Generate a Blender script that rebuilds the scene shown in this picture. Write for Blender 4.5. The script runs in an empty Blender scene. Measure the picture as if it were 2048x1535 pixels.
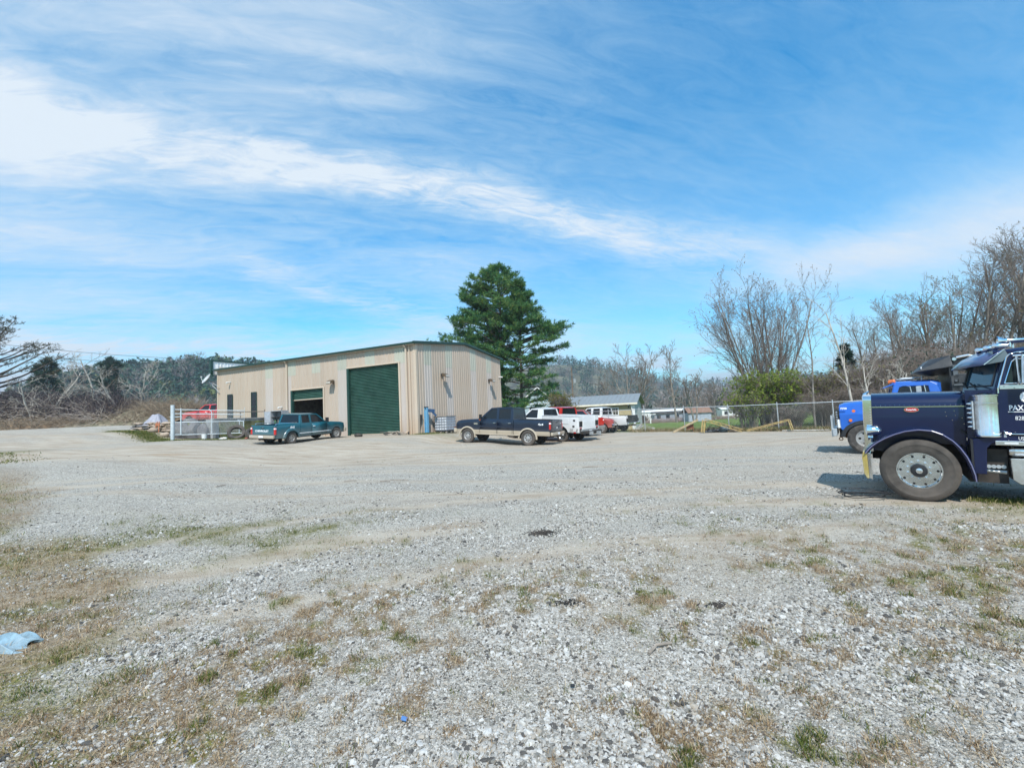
import bpy, bmesh, math, random
import numpy as np
from mathutils import Vector, Matrix
from mathutils.geometry import tessellate_polygon
R = math.radians
rnd = random.Random(7)
rng = np.random.default_rng(11)
S = bpy.context.scene
COL = S.collection

# ------------------------------------------------------------------ camera
PITCH, ROLL, FPX, CAMH = .0672, .0477, 900.4, 1.8
cam_d = bpy.data.cameras.new('camera')
cam_d.sensor_fit = 'HORIZONTAL'; cam_d.sensor_width = 36.0
cam_d.lens = FPX / 2048 * 36.0
cam_d.clip_start = .05; cam_d.clip_end = 6000
cam = bpy.data.objects.new('camera', cam_d); COL.objects.link(cam)
cam.matrix_world = Matrix.Translation((0, 0, CAMH)) @ Matrix.Rotation(math.pi/2 + PITCH, 4, 'X') @ Matrix.Rotation(-ROLL, 4, 'Z')
S.camera = cam

# ------------------------------------------------------------------ light
SUN_DIR = Vector((.0, -.67, .80)).normalized()      # towards the sun
SUN_EL = math.asin(SUN_DIR.z)
SUN_AZ = math.atan2(SUN_DIR.x, SUN_DIR.y)             # clockwise from +Y
sd = bpy.data.lights.new('sun', 'SUN'); sd.energy = 4.3; sd.angle = R(.6); sd.color = (1, .95, .87)
sun = bpy.data.objects.new('sun', sd); COL.objects.link(sun)
sun.rotation_euler = (-SUN_DIR).to_track_quat('-Z', 'Y').to_euler()
S.view_settings.view_transform = 'Standard'
S.view_settings.look = 'None'
S.view_settings.gamma = 1.0
S.view_settings.use_curve_mapping = False
S.view_settings.exposure = 0.28
S.cycles.max_bounces = 6; S.cycles.diffuse_bounces = 3; S.cycles.volume_bounces = 0
S.cycles.transparent_max_bounces = 12
S.cycles.volume_step_rate = 4.0

# ------------------------------------------------------------------ world
W = bpy.data.worlds.new('World'); S.world = W; W.use_nodes = True
nt = W.node_tree; nt.nodes.clear()
def N(t, kind, **kw):
    n = t.nodes.new(kind)
    for k, v in kw.items():
        if k.startswith('i_'): n.inputs[int(k[2:])].default_value = v
        else: setattr(n, k, v)
    return n
def math_(t, op, a, b=None, clamp=False):
    n = t.nodes.new('ShaderNodeMath'); n.operation = op; n.use_clamp = clamp
    for i, x in enumerate((a, b)):
        if x is None: continue
        if isinstance(x, (int, float)): n.inputs[i].default_value = x
        else: t.links.new(x, n.inputs[i])
    return n.outputs[0]
def ramp(t, fac, stops, interp='LINEAR'):
    n = t.nodes.new('ShaderNodeValToRGB'); n.color_ramp.interpolation = interp
    e = n.color_ramp.elements
    while len(e) < len(stops): e.new(.5)
    for i, (p, c) in enumerate(stops):
        e[i].position = p; e[i].color = c if len(c) == 4 else (*c, 1)
    t.links.new(fac, n.inputs[0]); return n.outputs[0]
def mix(t, fac, a, b, mode='MIX'):
    n = t.nodes.new('ShaderNodeMix'); n.data_type = 'RGBA'; n.blend_type = mode
    for i, x in ((0, fac), (6, a), (7, b)):
        if isinstance(x, (int, float)): n.inputs[i].default_value = x
        elif isinstance(x, tuple): n.inputs[i].default_value = (*x, 1) if len(x) == 3 else x
        else: t.links.new(x, n.inputs[i])
    return n.outputs[2]
def noise(t, vec, scale, detail=4, rough=.55, dist=0.):
    n = t.nodes.new('ShaderNodeTexNoise'); n.inputs['Scale'].default_value = scale
    n.inputs['Detail'].default_value = detail; n.inputs['Roughness'].default_value = rough
    n.inputs['Distortion'].default_value = dist
    if vec is not None: t.links.new(vec, n.inputs['Vector'])
    return n.outputs['Fac']
def mapping(t, vec, scale=(1, 1, 1), rot=(0, 0, 0), loc=(0, 0, 0)):
    n = t.nodes.new('ShaderNodeMapping'); n.inputs['Scale'].default_value = scale
    n.inputs['Rotation'].default_value = rot; n.inputs['Location'].default_value = loc
    t.links.new(vec, n.inputs['Vector']); return n.outputs[0]
def fcurve(t, val, pts):
    n = t.nodes.new('ShaderNodeFloatCurve'); c = n.mapping.curves[0]; n.mapping.use_clip = False
    n.mapping.extend = 'HORIZONTAL'
    while len(c.points) < len(pts): c.points.new(.5, .5)
    for p, (x, y) in zip(c.points, pts): p.location = (x, y)
    n.mapping.update(); t.links.new(val, n.inputs['Value']); return n.outputs[0]

sky = N(nt, 'ShaderNodeTexSky', sky_type='NISHITA', sun_disc=False, sun_elevation=SUN_EL,
        sun_rotation=SUN_AZ, altitude=600, air_density=1.0, dust_density=.6, ozone_density=1.6)
geo = N(nt, 'ShaderNodeTexCoord'); gen = geo.outputs['Generated']
sep = N(nt, 'ShaderNodeSeparateXYZ'); nt.links.new(gen, sep.inputs[0])
az = math_(nt, 'ARCTAN2', sep.outputs[0], sep.outputs[1])
el = math_(nt, 'ARCSINE', sep.outputs[2])
azn = math_(nt, 'ADD', math_(nt, 'DIVIDE', az, 2.0), .5)      # az -1..1 -> 0..1
zc = math_(nt, 'ADD', math_(nt, 'MAXIMUM', sep.outputs[2], 0.0), .22)
comb = N(nt, 'ShaderNodeCombineXYZ')
nt.links.new(math_(nt, 'DIVIDE', sep.outputs[0], zc), comb.inputs[0])
nt.links.new(math_(nt, 'DIVIDE', sep.outputs[1], zc), comb.inputs[1])
flat = comb.outputs[0]
# the high cirrus sheet: long wisps drawn out across the sky plane
warp = mapping(nt, flat, (1, 1, 1), (0, 0, R(-16)))
st1 = noise(nt, mapping(nt, warp, (.55, 1.7, 1)), 1.5, 9, .60, 1.0)
st2 = noise(nt, mapping(nt, flat, (1.0, 1.9, 1), (0, 0, R(35)), (3, 1, 0)), 1.9, 9, .62, 1.1)
fine = noise(nt, mapping(nt, warp, (1.4, 4.0, 1)), 4.2, 8, .66, 1.4)
big = noise(nt, mapping(nt, flat, (.55, .8, 1), (0, 0, .5), (6.2, 2, 0)), 1.2, 3, .5, .4)
def band(curve, width, jit, amp=None):
    c = fcurve(nt, azn, curve)
    d = math_(nt, 'SUBTRACT', math_(nt, 'ADD', el, math_(nt, 'MULTIPLY', math_(nt, 'SUBTRACT', st2, .5), jit)), c)
    wv = fcurve(nt, azn, width)
    q = math_(nt, 'DIVIDE', d, wv)
    r_ = math_(nt, 'EXPONENT', math_(nt, 'MULTIPLY', math_(nt, 'MULTIPLY', q, q), -1.0))
    return math_(nt, 'MULTIPLY', r_, fcurve(nt, azn, amp)) if amp else r_
b1 = band([(0, .45), (.07, .452), (.14, .468), (.2, .484), (.26, .492), (.33, .495), (.41, .488), (.5, .458), (.58, .40), (.66, .348), (.73, .311), (.79, .28), (1, .2)],
          [(0, .065), (.10, .058), (.16, .045), (.22, .036), (.35, .034), (.5, .036), (.62, .040), (.72, .045), (.85, .04), (1, .03)], .10, [(0, .72), (.14, .72), (.3, .85), (.45, .9), (.6, .85), (.72, .6), (.82, .15), (1, 0)])
b2 = band([(0, .40), (.216, .323), (.263, .288), (.329, .253), (.391, .226), (.434, .207), (.49, .198), (1, .19)], [(0, .02), (.25, .022), (.35, .024), (.5, .022), (1, .02)], .07, [(0, 0), (.18, 0), (.25, .7), (.35, 1), (.44, .7), (.52, 0), (1, 0)])
b3 = band([(0, .165), (.073, .159), (.128, .145), (.2, .144), (.33, .15), (1, .15)], [(0, .03), (.15, .03), (.3, .025), (.45, .02), (1, .02)], .07, [(0, 1), (.2, .9), (.32, .5), (.42, 0), (1, 0)])
b4 = band([(0, .2), (.65, .24), (.75, .235), (.83, .232), (.88, .24), (.934, .245), (1, .25)], [(0, .03), (.72, .035), (.82, .05), (.92, .07), (1, .08)], .05, [(0, 0), (.64, 0), (.74, .4), (.85, .9), (1, 1)])
wisp = ramp(nt, math_(nt, 'ADD', math_(nt, 'MULTIPLY', fine, .6), math_(nt, 'MULTIPLY', st1, .5)), [(.36, (0, 0, 0)), (.70, (1, 1, 1))])
nb = math_(nt, 'ADD', math_(nt, 'MULTIPLY', wisp, .75), .28)
dens = math_(nt, 'MULTIPLY', b1, nb)
dens = math_(nt, 'ADD', dens, math_(nt, 'MULTIPLY', math_(nt, 'MULTIPLY', b2, nb), .55))
dens = math_(nt, 'ADD', dens, math_(nt, 'MULTIPLY', math_(nt, 'MULTIPLY', b3, nb), .35))
dens = math_(nt, 'ADD', dens, math_(nt, 'MULTIPLY', b4, .65))
veil = ramp(nt, math_(nt, 'ADD', math_(nt, 'MULTIPLY', st1, .75), math_(nt, 'MULTIPLY', fine, .35)), [(.38, (0, 0, 0)), (.74, (1, 1, 1))])
side = fcurve(nt, azn, [(0.0, .62), (.35, .62), (.5, .54), (.62, .40), (.8, .28), (1, .34)])
veil = math_(nt, 'MULTIPLY', veil, side)
soft = math_(nt, 'MULTIPLY', ramp(nt, big, [(.35, (0, 0, 0)), (.7, (1, 1, 1))]), math_(nt, 'MULTIPLY', side, .62))
dens = math_(nt, 'ADD', dens, math_(nt, 'ADD', veil, soft))
# puffy greyish bank low over the horizon
low = math_(nt, 'MULTIPLY', ramp(nt, el, [(.0, (1, 1, 1)), (.06, (1, 1, 1)), (.20, (0, 0, 0))]),
            ramp(nt, noise(nt, mapping(nt, gen, (2.2, 2.2, 9)), 2.4, 7, .55), [(.33, (0, 0, 0)), (.58, (1, 1, 1))]))
dens = math_(nt, 'ADD', dens, math_(nt, 'MULTIPLY', low, .75), True)
skyc = mix(nt, 1.0, sky.outputs[0], (.25, 1.52, 1.90), 'MULTIPLY')
deep = ramp(nt, el, [(0.0, (3.0, 1.12, .95)), (.12, (2.5, 1.04, .95)), (.28, (1.7, 1.0, 1.0)), (.5, (.9, 1.02, 1.06)), (.8, (.45, 1.10, 1.2))])
skyc = mix(nt, 1.0, skyc, deep, 'MULTIPLY')
cloudc = ramp(nt, el, [(0, (4.9, 5.3, 6.3)), (.06, (5.2, 5.7, 6.8)), (.14, (6.4, 7.1, 7.9)), (.4, (6.9, 7.6, 8.2))])
thin = ramp(nt, dens, [(0, (.72, .97, 1.03)), (.45, (.86, .99, 1.02)), (.85, (1, 1, 1))])
cloudc = mix(nt, 1.0, cloudc, thin, 'MULTIPLY')
final = mix(nt, math_(nt, 'MULTIPLY', dens, .93), skyc, cloudc)
bg = N(nt, 'ShaderNodeBackground'); nt.links.new(final, bg.inputs[0]); bg.inputs[1].default_value = .10
wo = N(nt, 'ShaderNodeOutputWorld'); nt.links.new(bg.outputs[0], wo.inputs[0])

# ------------------------------------------------------------------ helpers
def tag(o, label=None, cat=None, group=None, kind=None):
    if label: o['label'] = label
    if cat: o['category'] = cat
    if group: o['group'] = group
    if kind: o['kind'] = kind
    return o
def thing(name, label, cat, loc=(0, 0, 0), rotz=0., group=None, rot=None):
    o = bpy.data.objects.new(name, None); COL.objects.link(o); o.empty_display_size = .3
    o.location = loc; o.rotation_euler = rot if rot else (0, 0, rotz)
    return tag(o, label, cat, group)
def link(name, me, mats, parent=None):
    o = bpy.data.objects.new(name, me); COL.objects.link(o)
    for m in (mats if isinstance(mats, (list, tuple)) else [mats]): me.materials.append(m)
    if parent: o.parent = parent
    return o
class MB:
    def __init__(s): s.v = []; s.f = []; s.m = []; s.mi = 0
    def add(s, vs, fs):
        b = len(s.v); s.v += [tuple(v) for v in vs]
        for f in fs: s.f.append([b + i for i in f]); s.m.append(s.mi)
        return s
    def box(s, c, d, rot=None):
        x, y, z = d[0]/2, d[1]/2, d[2]/2
        vs = [Vector((i*x, j*y, k*z)) for i in (-1, 1) for j in (-1, 1) for k in (-1, 1)]
        if rot is not None: vs = [rot @ v for v in vs]
        vs = [v + Vector(c) for v in vs]
        return s.add(vs, [(0, 1, 3, 2), (4, 6, 7, 5), (0, 4, 5, 1), (2, 3, 7, 6), (0, 2, 6, 4), (1, 5, 7, 3)])
    def bx(s, x0, x1, y0, y1, z0, z1):
        return s.box(((x0+x1)/2, (y0+y1)/2, (z0+z1)/2), (abs(x1-x0), abs(y1-y0), abs(z1-z0)))
    def beam(s, a, b, w, h):
        a, b = Vector(a), Vector(b); d = b - a
        q = d.to_track_quat('X', 'Z').to_matrix()
        return s.box((a+b)/2, (d.length, w, h), q)
    def tube(s, a, b, r0, r1=None, n=8, caps=True):
        r1 = r0 if r1 is None else r1
        a, b = Vector(a), Vector(b); q = (b-a).to_track_quat('Z', 'Y').to_matrix()
        vs = []
        for p, r in ((a, r0), (b, r1)):
            for i in range(n):
                t = 2*math.pi*i/n; vs.append(p + q @ Vector((r*math.cos(t), r*math.sin(t), 0)))
        fs = [(i, (i+1) % n, n+(i+1) % n, n+i) for i in range(n)]
        if caps: fs += [tuple(range(n-1, -1, -1)), tuple(range(n, 2*n))]
        return s.add(vs, fs)
    def path(s, pts, r, n=6):
        for a, b in zip(pts[:-1], pts[1:]): s.tube(a, b, r, r, n)
        return s
    def lathe(s, prof, M=None, n=32, close=False):
        M = M or Matrix.Identity(4); vs = []; k = len(prof)
        for i in range(n):
            t = 2*math.pi*i/n
            for (r, z) in prof: vs.append(M @ Vector((r*math.cos(t), r*math.sin(t), z)))
        fs = []
        for i in range(n):
            j = (i+1) % n
            for a in range(k-1 if not close else k):
                b = (a+1) % k; fs.append((i*k+a, j*k+a, j*k+b, i*k+b))
        return s.add(vs, fs)
    def panel(s, outer, holes, fn, th):
        """flat outline with holes, fn(u,v,depth)->xyz, thickness th"""
        loops = [outer] + list(holes)
        tri = tessellate_polygon([[Vector((u, v, 0)) for u, v in l] for l in loops])
        pts = [p for l in loops for p in l]; n = len(pts)
        vs = [fn(u, v, 0) for u, v in pts] + [fn(u, v, th) for u, v in pts]
        fs = [tuple(t) for t in tri] + [tuple(n+i for i in reversed(t)) for t in tri]
        b = 0
        for l in loops:
            k = len(l)
            for i in range(k): fs.append((b+i, b+(i+1) % k, n+b+(i+1) % k, n+b+i))
            b += k
        return s.add(vs, fs)
    def build(s, name, mats, parent=None, smooth=None, bevel=0., loc=None, seg=2):
        me = bpy.data.meshes.new(name); me.from_pydata(s.v, [], s.f); me.update()
        o = link(name, me, mats, parent)
        if any(s.m): me.polygons.foreach_set('material_index', s.m)
        bm = bmesh.new(); bm.from_mesh(me); bmesh.ops.recalc_face_normals(bm, faces=bm.faces); bm.to_mesh(me); bm.free()
        if smooth is not None:
            me.polygons.foreach_set('use_smooth', [True]*len(me.polygons)); me.set_sharp_from_angle(angle=R(smooth))
        if bevel:
            m = o.modifiers.new('bevel', 'BEVEL'); m.width = bevel; m.segments = seg; m.limit_method = 'ANGLE'; m.angle_limit = R(35)
        if loc is not None: o.location = loc
        return o
def copy_tree(o, parent=None):
    c = o.copy(); COL.objects.link(c)
    if parent: c.parent = parent
    for ch in list(o.children): copy_tree(ch, c)
    return c
def text(body, parent, loc, size, axes, m, name='lettering', off=0., ext=.003, squash=1., font_align='LEFT'):
    cu = bpy.data.curves.new(name, 'FONT'); cu.body = body; cu.size = size; cu.extrude = ext; cu.offset = off
    cu.align_x = font_align; cu.resolution_u = 3
    o = bpy.data.objects.new(name, cu); COL.objects.link(o); cu.materials.append(m); o.parent = parent
    a, b, c = [Vector(v) for v in axes]
    M = Matrix((a*squash, b, c)).transposed().to_4x4(); M.translation = Vector(loc)
    o.matrix_local = M
    return o
LEFT_SIDE = ((-1, 0, 0), (0, 0, 1), (0, 1, 0)); RIGHT_SIDE = ((1, 0, 0), (0, 0, 1), (0, -1, 0)); REAR = ((0, -1, 0), (0, 0, 1), (-1, 0, 0))

# vectorised noise for the terrain and the scattering
def vnoise(x, y, seed=0):
    x = np.asarray(x, float); y = np.asarray(y, float)
    xi = np.floor(x).astype(np.int64); yi = np.floor(y).astype(np.int64); fx = x-xi; fy = y-yi
    fx = fx*fx*(3-2*fx); fy = fy*fy*(3-2*fy)
    def h(a, b):
        n = (a*374761393 + b*668265263 + seed*1442695041) & 0xffffffff
        n = ((n ^ (n >> 13))*1274126177) & 0xffffffff
        return ((n ^ (n >> 16)) & 0xffff)/65535.
    return (h(xi, yi)*(1-fx)+h(xi+1, yi)*fx)*(1-fy) + (h(xi, yi+1)*(1-fx)+h(xi+1, yi+1)*fx)*fy
def fbm(x, y, seed=0, o=4):
    s = 0; a = .5; t = 0
    for i in range(o): s = s + a*vnoise(x*2**i, y*2**i, seed+i*17); t += a; a *= .5
    return s/t
def sstep(a, b, x): t = np.clip((x-a)/(b-a), 0, 1); return t*t*(3-2*t)
def gauss(x, y, cx, cy, sx, sy): return np.exp(-((x-cx)/sx)**2-((y-cy)/sy)**2)

CTRL = np.array([(0, 0, 0), (0, 6, 0), (4, 4, 0), (-5, 4, 0), (7, 8, 0), (12, 14, 0), (-6, 10, .05), (0, 14, 0), (8, 20, 0), (18, 20, 0),
    (-12, 12, .35), (-20, 18, .85), (-23, 20, 1.15), (-6, 18, .15), (-13.1, 26.5, .70), (-11.7, 29.6, .8), (.8, 25.5, .0), (-2.8, 27.1, .22),
    (2.8, 27.8, -.02), (8, 37, -.02), (6, 32, .05), (-19.7, 26, 1.2), (-17.3, 28, 1.1), (-31, 35, 1.95), (-29, 32, 1.9), (-41, 45, 2.55), (-47, 42, 2.55),
    (-35, 30, 1.95), (-60, 45, 2.6), (-60, 30, 2.4), (-40, 20, 2.0), (-30, 10, 1.4), (-6.4, 29.5, .8), (-9, 31, .82), (-14, 33, .84), (-18, 35, .9), (-3.5, 34, .7), (-1, 40, .4),
    (10, 34, 0), (14.6, 30.8, -.07), (19, 27.5, -.1), (26, 22, 0), (-26, 50, 2.2), (-10, 55, .8), (-45, 60, 1.8), (-25.5, 40, 2.0), (-60, 70, 1.0), (0, 55, 0.),
    (20, 50, -.5), (33, 100, -1.75), (20, 80, -1.3), (50, 60, -.2), (60, 45, .6), (45, 30, .2), (0, -20, 0), (20, -10, 0), (-20, -10, .6), (-10, 100, -1.), (80, 100, -1.5), (12, 42, -.12), (5, 50, -.1)])
def ground_z(x, y):
    x = np.asarray(x, float); y = np.asarray(y, float); shp = np.broadcast(x, y).shape
    X = np.broadcast_to(x, shp).ravel(); Y = np.broadcast_to(y, shp).ravel(); out = np.zeros(X.size)
    for i in range(0, X.size, 50000):
        d2 = (X[i:i+50000, None]-CTRL[None, :, 0])**2 + (Y[i:i+50000, None]-CTRL[None, :, 1])**2
        w = 1/(d2+1.5)**2.0
        out[i:i+50000] = (w*CTRL[None, :, 2]).sum(1)/w.sum(1)
    r = np.hypot(X, Y)
    out = out*(1-sstep(120, 260, r)) - 3.0*sstep(120, 260, r)
    return out.reshape(shp)
def gz(x, y): return float(ground_z(x, y))

# ------------------------------------------------------------------ materials
def pm(name, col, rough=.6, metal=0., var=.12, vs=4., bump=0., bs=40., spec=.5, coat=0., dirt=None, dirt_h=None, stretch=(1, 1, 1), island=0., clearrough=.05):
    m = bpy.data.materials.new(name); m.use_nodes = True; t = m.node_tree
    b = t.nodes['Principled BSDF']; b.inputs['Roughness'].default_value = rough; b.inputs['Metallic'].default_value = metal
    b.inputs['Specular IOR Level'].default_value = spec
    b.inputs['Coat Weight'].default_value = coat; b.inputs['Coat Roughness'].default_value = clearrough
    tc = N(t, 'ShaderNodeTexCoord').outputs['Object']
    vec = mapping(t, tc, stretch)
    c = (*col, 1)
    n1 = noise(t, vec, vs, 5, .6)
    dark = tuple(x*(1-var*1.6) for x in col); lite = tuple(min(1, x*(1+var*1.6)) for x in col)
    out = ramp(t, n1, [(.3, dark), (.7, lite)])
    if island:
        oi = N(t, 'ShaderNodeObjectInfo').outputs['Random']
        out = mix(t, 1.0, out, ramp(t, oi, [(0, (1-island,)*3), (1, (1+island,)*3)]), 'MULTIPLY')
    if dirt:
        n2 = noise(t, tc, 2.2, 6, .65)
        f = ramp(t, n2, [(.45, (0, 0, 0)), (.75, (1, 1, 1))])
        if dirt_h is not None:
            z = N(t, 'ShaderNodeSeparateXYZ'); t.links.new(tc, z.inputs[0])
            hh = math_(t, 'SUBTRACT', 1.0, math_(t, 'DIVIDE', z.outputs[2], dirt_h), True)
            f = math_(t, 'MULTIPLY', hh, math_(t, 'ADD', math_(t, 'MULTIPLY', f, .6), .45), True)
            rr = math_(t, 'ADD', math_(t, 'MULTIPLY', f, .6), rough, True); t.links.new(rr, b.inputs['Roughness'])
        out = mix(t, f, out, dirt)
    t.links.new(out, b.inputs['Base Color'])
    if bump:
        bp = N(t, 'ShaderNodeBump'); bp.inputs['Strength'].default_value = bump; bp.inputs['Distance'].default_value = .02
        t.links.new(noise(t, vec, bs, 4, .6), bp.inputs['Height']); t.links.new(bp.outputs[0], b.inputs['Normal'])
    return m
def glassm(name, col=(.012, .016, .02), rough=.04):
    m = bpy.data.materials.new(name); m.use_nodes = True
    b = m.node_tree.nodes['Principled BSDF']; b.inputs['Base Color'].default_value = (*col, 1)
    b.inputs['Roughness'].default_value = rough; b.inputs['Specular IOR Level'].default_value = .38; b.inputs['IOR'].default_value = 1.5
    return m
M = {}
M['rubber'] = pm('tyre_rubber', (.055, .05, .047), .85, var=.3, vs=9, bump=.3, bs=60, dirt=(.16, .14, .12))
M['rubber_dusty'] = pm('dusty_rubber', (.065, .057, .05), .9, var=.22, vs=6, bump=.2, dirt=(.12, .10, .085))
M['alu'] = pm('polished_aluminium', (.82, .82, .83), .24, 1., var=.06, vs=14, dirt=(.60, .59, .57))
M['rim_grey'] = pm('cast_wheel_metal', (.55, .54, .53), .38, .7, var=.1, vs=14, dirt=(.30, .27, .24))
M['chrome'] = pm('chrome', (.86, .87, .88), .08, 1., var=.03, vs=5)
M['steel'] = pm('galvanised_steel', (.50, .53, .55), .42, .55, var=.12, vs=25)
M['black'] = pm('black_plastic', (.018, .018, .02), .5, var=.2)
M['under'] = pm('underbody', (.03, .027, .025), .85, var=.3, dirt=(.09, .07, .055))
M['glass'] = glassm('dark_glass')
M['glass_blue'] = glassm('sky_reflecting_glass', (.02, .06, .10), .06)
M['redlens'] = pm('red_lens', (.55, .02, .02), .15, var=.05, coat=.6)
M['orange'] = pm('amber_lens', (.75, .17, .03), .25, var=.05, coat=.4)
M['white'] = pm('white_paint', (.78, .78, .77), .4, var=.05, dirt=(.62, .60, .57))
M['decal'] = pm('white_decal', (.82, .83, .85), .5, var=.03)
M['concrete'] = pm('weathered_concrete', (.27, .28, .28), .9, var=.2, vs=1.5, bump=.4, bs=30, dirt=(.20, .20, .19))
M['wood_old'] = pm('grey_wood', (.27, .23, .19), .85, var=.3, vs=8, stretch=(1, 1, 8), bump=.4)
def shell(xs, zb, zt, w, rows=7, tuck=.04, shoulder=.05, crown=.03, top=True, cap0=True, cap1=True, ztc=None, mb=None):
    """side-and-top skin of a vehicle: columns along x; functions give the under edge, top edge and half width"""
    mb = mb or MB(); prev = None; rings = []
    for x in xs:
        a, b, hw = zb(x), zt(x), w(x); ring = []
        for k in range(rows+1):
            r = k/rows; y = hw*(1 - tuck*(1-r)**2) - shoulder*max(0, (r-.72)/.28)**2
            ring.append((x, y, a+(b-a)*r))
        wt = ring[-1][1]
        if top:
            for k in range(1, 7):
                y = wt*(1-k/3.); ring.append((x, y, b + crown*(1-(y/wt)**2)) if k != 6 else (x, -wt, b))
        right = [(x, -p[1], p[2]) for p in reversed(ring[:rows+1])]
        ring = ring + (right[1:] if top else right)
        rings.append(ring)
    n = len(rings[0]); vs = [p for r in rings for p in r]; fs = []
    for i in range(len(rings)-1):
        for k in range(n-1):
            if not top and k == rows: continue
            fs.append((i*n+k, i*n+k+1, (i+1)*n+k+1, (i+1)*n+k))
    if top and cap0: fs.append(tuple(range(n)))
    if top and cap1: fs.append(tuple((len(rings)-1)*n+k for k in reversed(range(n))))
    mb.add(vs, fs); return mb
def lerp_pts(pts):
    xs = [p[0] for p in pts]; ys = [p[1] for p in pts]
    if xs[0] > xs[-1]: xs, ys = xs[::-1], ys[::-1]
    return lambda x: float(np.interp(x, xs, ys))
def arch(base, centres, rad, zc):
    def f(x):
        z = base(x)
        for c in centres:
            d = abs(x-c)
            if d < rad: z = max(z, zc + math.sqrt(rad*rad-d*d))
        return z
    return f
def stations(x0, x1, centres, rad, extra=()):
    xs = set(np.linspace(x0, x1, 30).tolist()) | set(extra)
    for c in centres:
        for k in range(19):
            x = c + rad*math.cos(math.pi*k/18)
            if min(x0, x1) <= x <= max(x0, x1): xs.add(x)
        for e in (-1, 1):
            x = c+e*(rad+.001)
            if min(x0, x1) <= x <= max(x0, x1): xs.add(x)
    return sorted(xs)
def circ(cx, cy, r, n=20, ph=0): return [(cx+r*math.cos(2*math.pi*i/n+ph), cy+r*math.sin(2*math.pi*i/n+ph)) for i in range(n)]
def wheel(parent, x, y, z, rad, width, rimr, holes, side, tyre_m, rim_m, hole_r=.05, hole_d=.62, lugs=0, steer=0.):
    """side=+1: outer face towards +y"""
    b = MB(); Mx = Matrix.Rotation(-math.pi/2*side, 4, 'X')      # local z -> outward
    b.lathe([(.01, -width*.5), (rimr*.9, -width*.5), (rimr*.9, width*.12), (.01, width*.12)], Mx, 20)
    hub = b.build('wheel', M['under'], parent, 40); hub.location = (x, y, z); hub.rotation_euler = (0, 0, steer)
    h = width/2; k = rad-rimr
    prof = [(rimr*.98, -h*.8), (rimr+k*.35, -h*.98), (rimr+k*.7, -h), (rad-.02, -h*.86), (rad, -h*.7)]
    tread = []
    for i in range(5):
        a = -h*.7 + 1.4*h*i/5; c = a + 1.4*h/5
        tread += [(rad, a+.004), (rad, c-.02), (rad-.012, c-.014), (rad-.012, c-.004)]
    prof += tread + [(rad, h*.7), (rad-.02, h*.86), (rimr+k*.7, h), (rimr+k*.62, h+.004), (rimr+k*.58, h), (rimr+k*.35, h*.98), (rimr+k*.12, h*.92), (rimr*.98, h*.8)]
    MB().lathe(prof, Mx, 48).build('tyre', tyre_m, hub, 30)
    rm = MB()
    rm.lathe([(rimr*.99, h*.72), (rimr*1.0, h*.86), (rimr*.95, h*.86), (rimr*.90, h*.60), (rimr*.90, -h*.5), (rimr*.99, -h*.6)], Mx, 40)
    fn = lambda u, v, d: Mx @ Vector((u, v, h*.42 - d))
    hs = [circ(hole_d*rimr*math.cos(2*math.pi*i/holes), hole_d*rimr*math.sin(2*math.pi*i/holes), hole_r, 10) for i in range(holes)]
    rm.panel(circ(0, 0, rimr*.92, 40), hs, fn, .02)
    rm.lathe([(.001, h*.72), (rimr*.22, h*.70), (rimr*.25, h*.42)], Mx, 20)
    for i in range(lugs):
        a = 2*math.pi*(i+.5)/lugs; c = Vector((rimr*.50*math.cos(a), rimr*.50*math.sin(a), 0))
        rm.tube(Mx @ (c+Vector((0, 0, h*.42))), Mx @ (c+Vector((0, 0, h*.42+.075))), .020, .017, 6)
    rm.build('rim', rim_m, hub, 35)
    return hub
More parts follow.
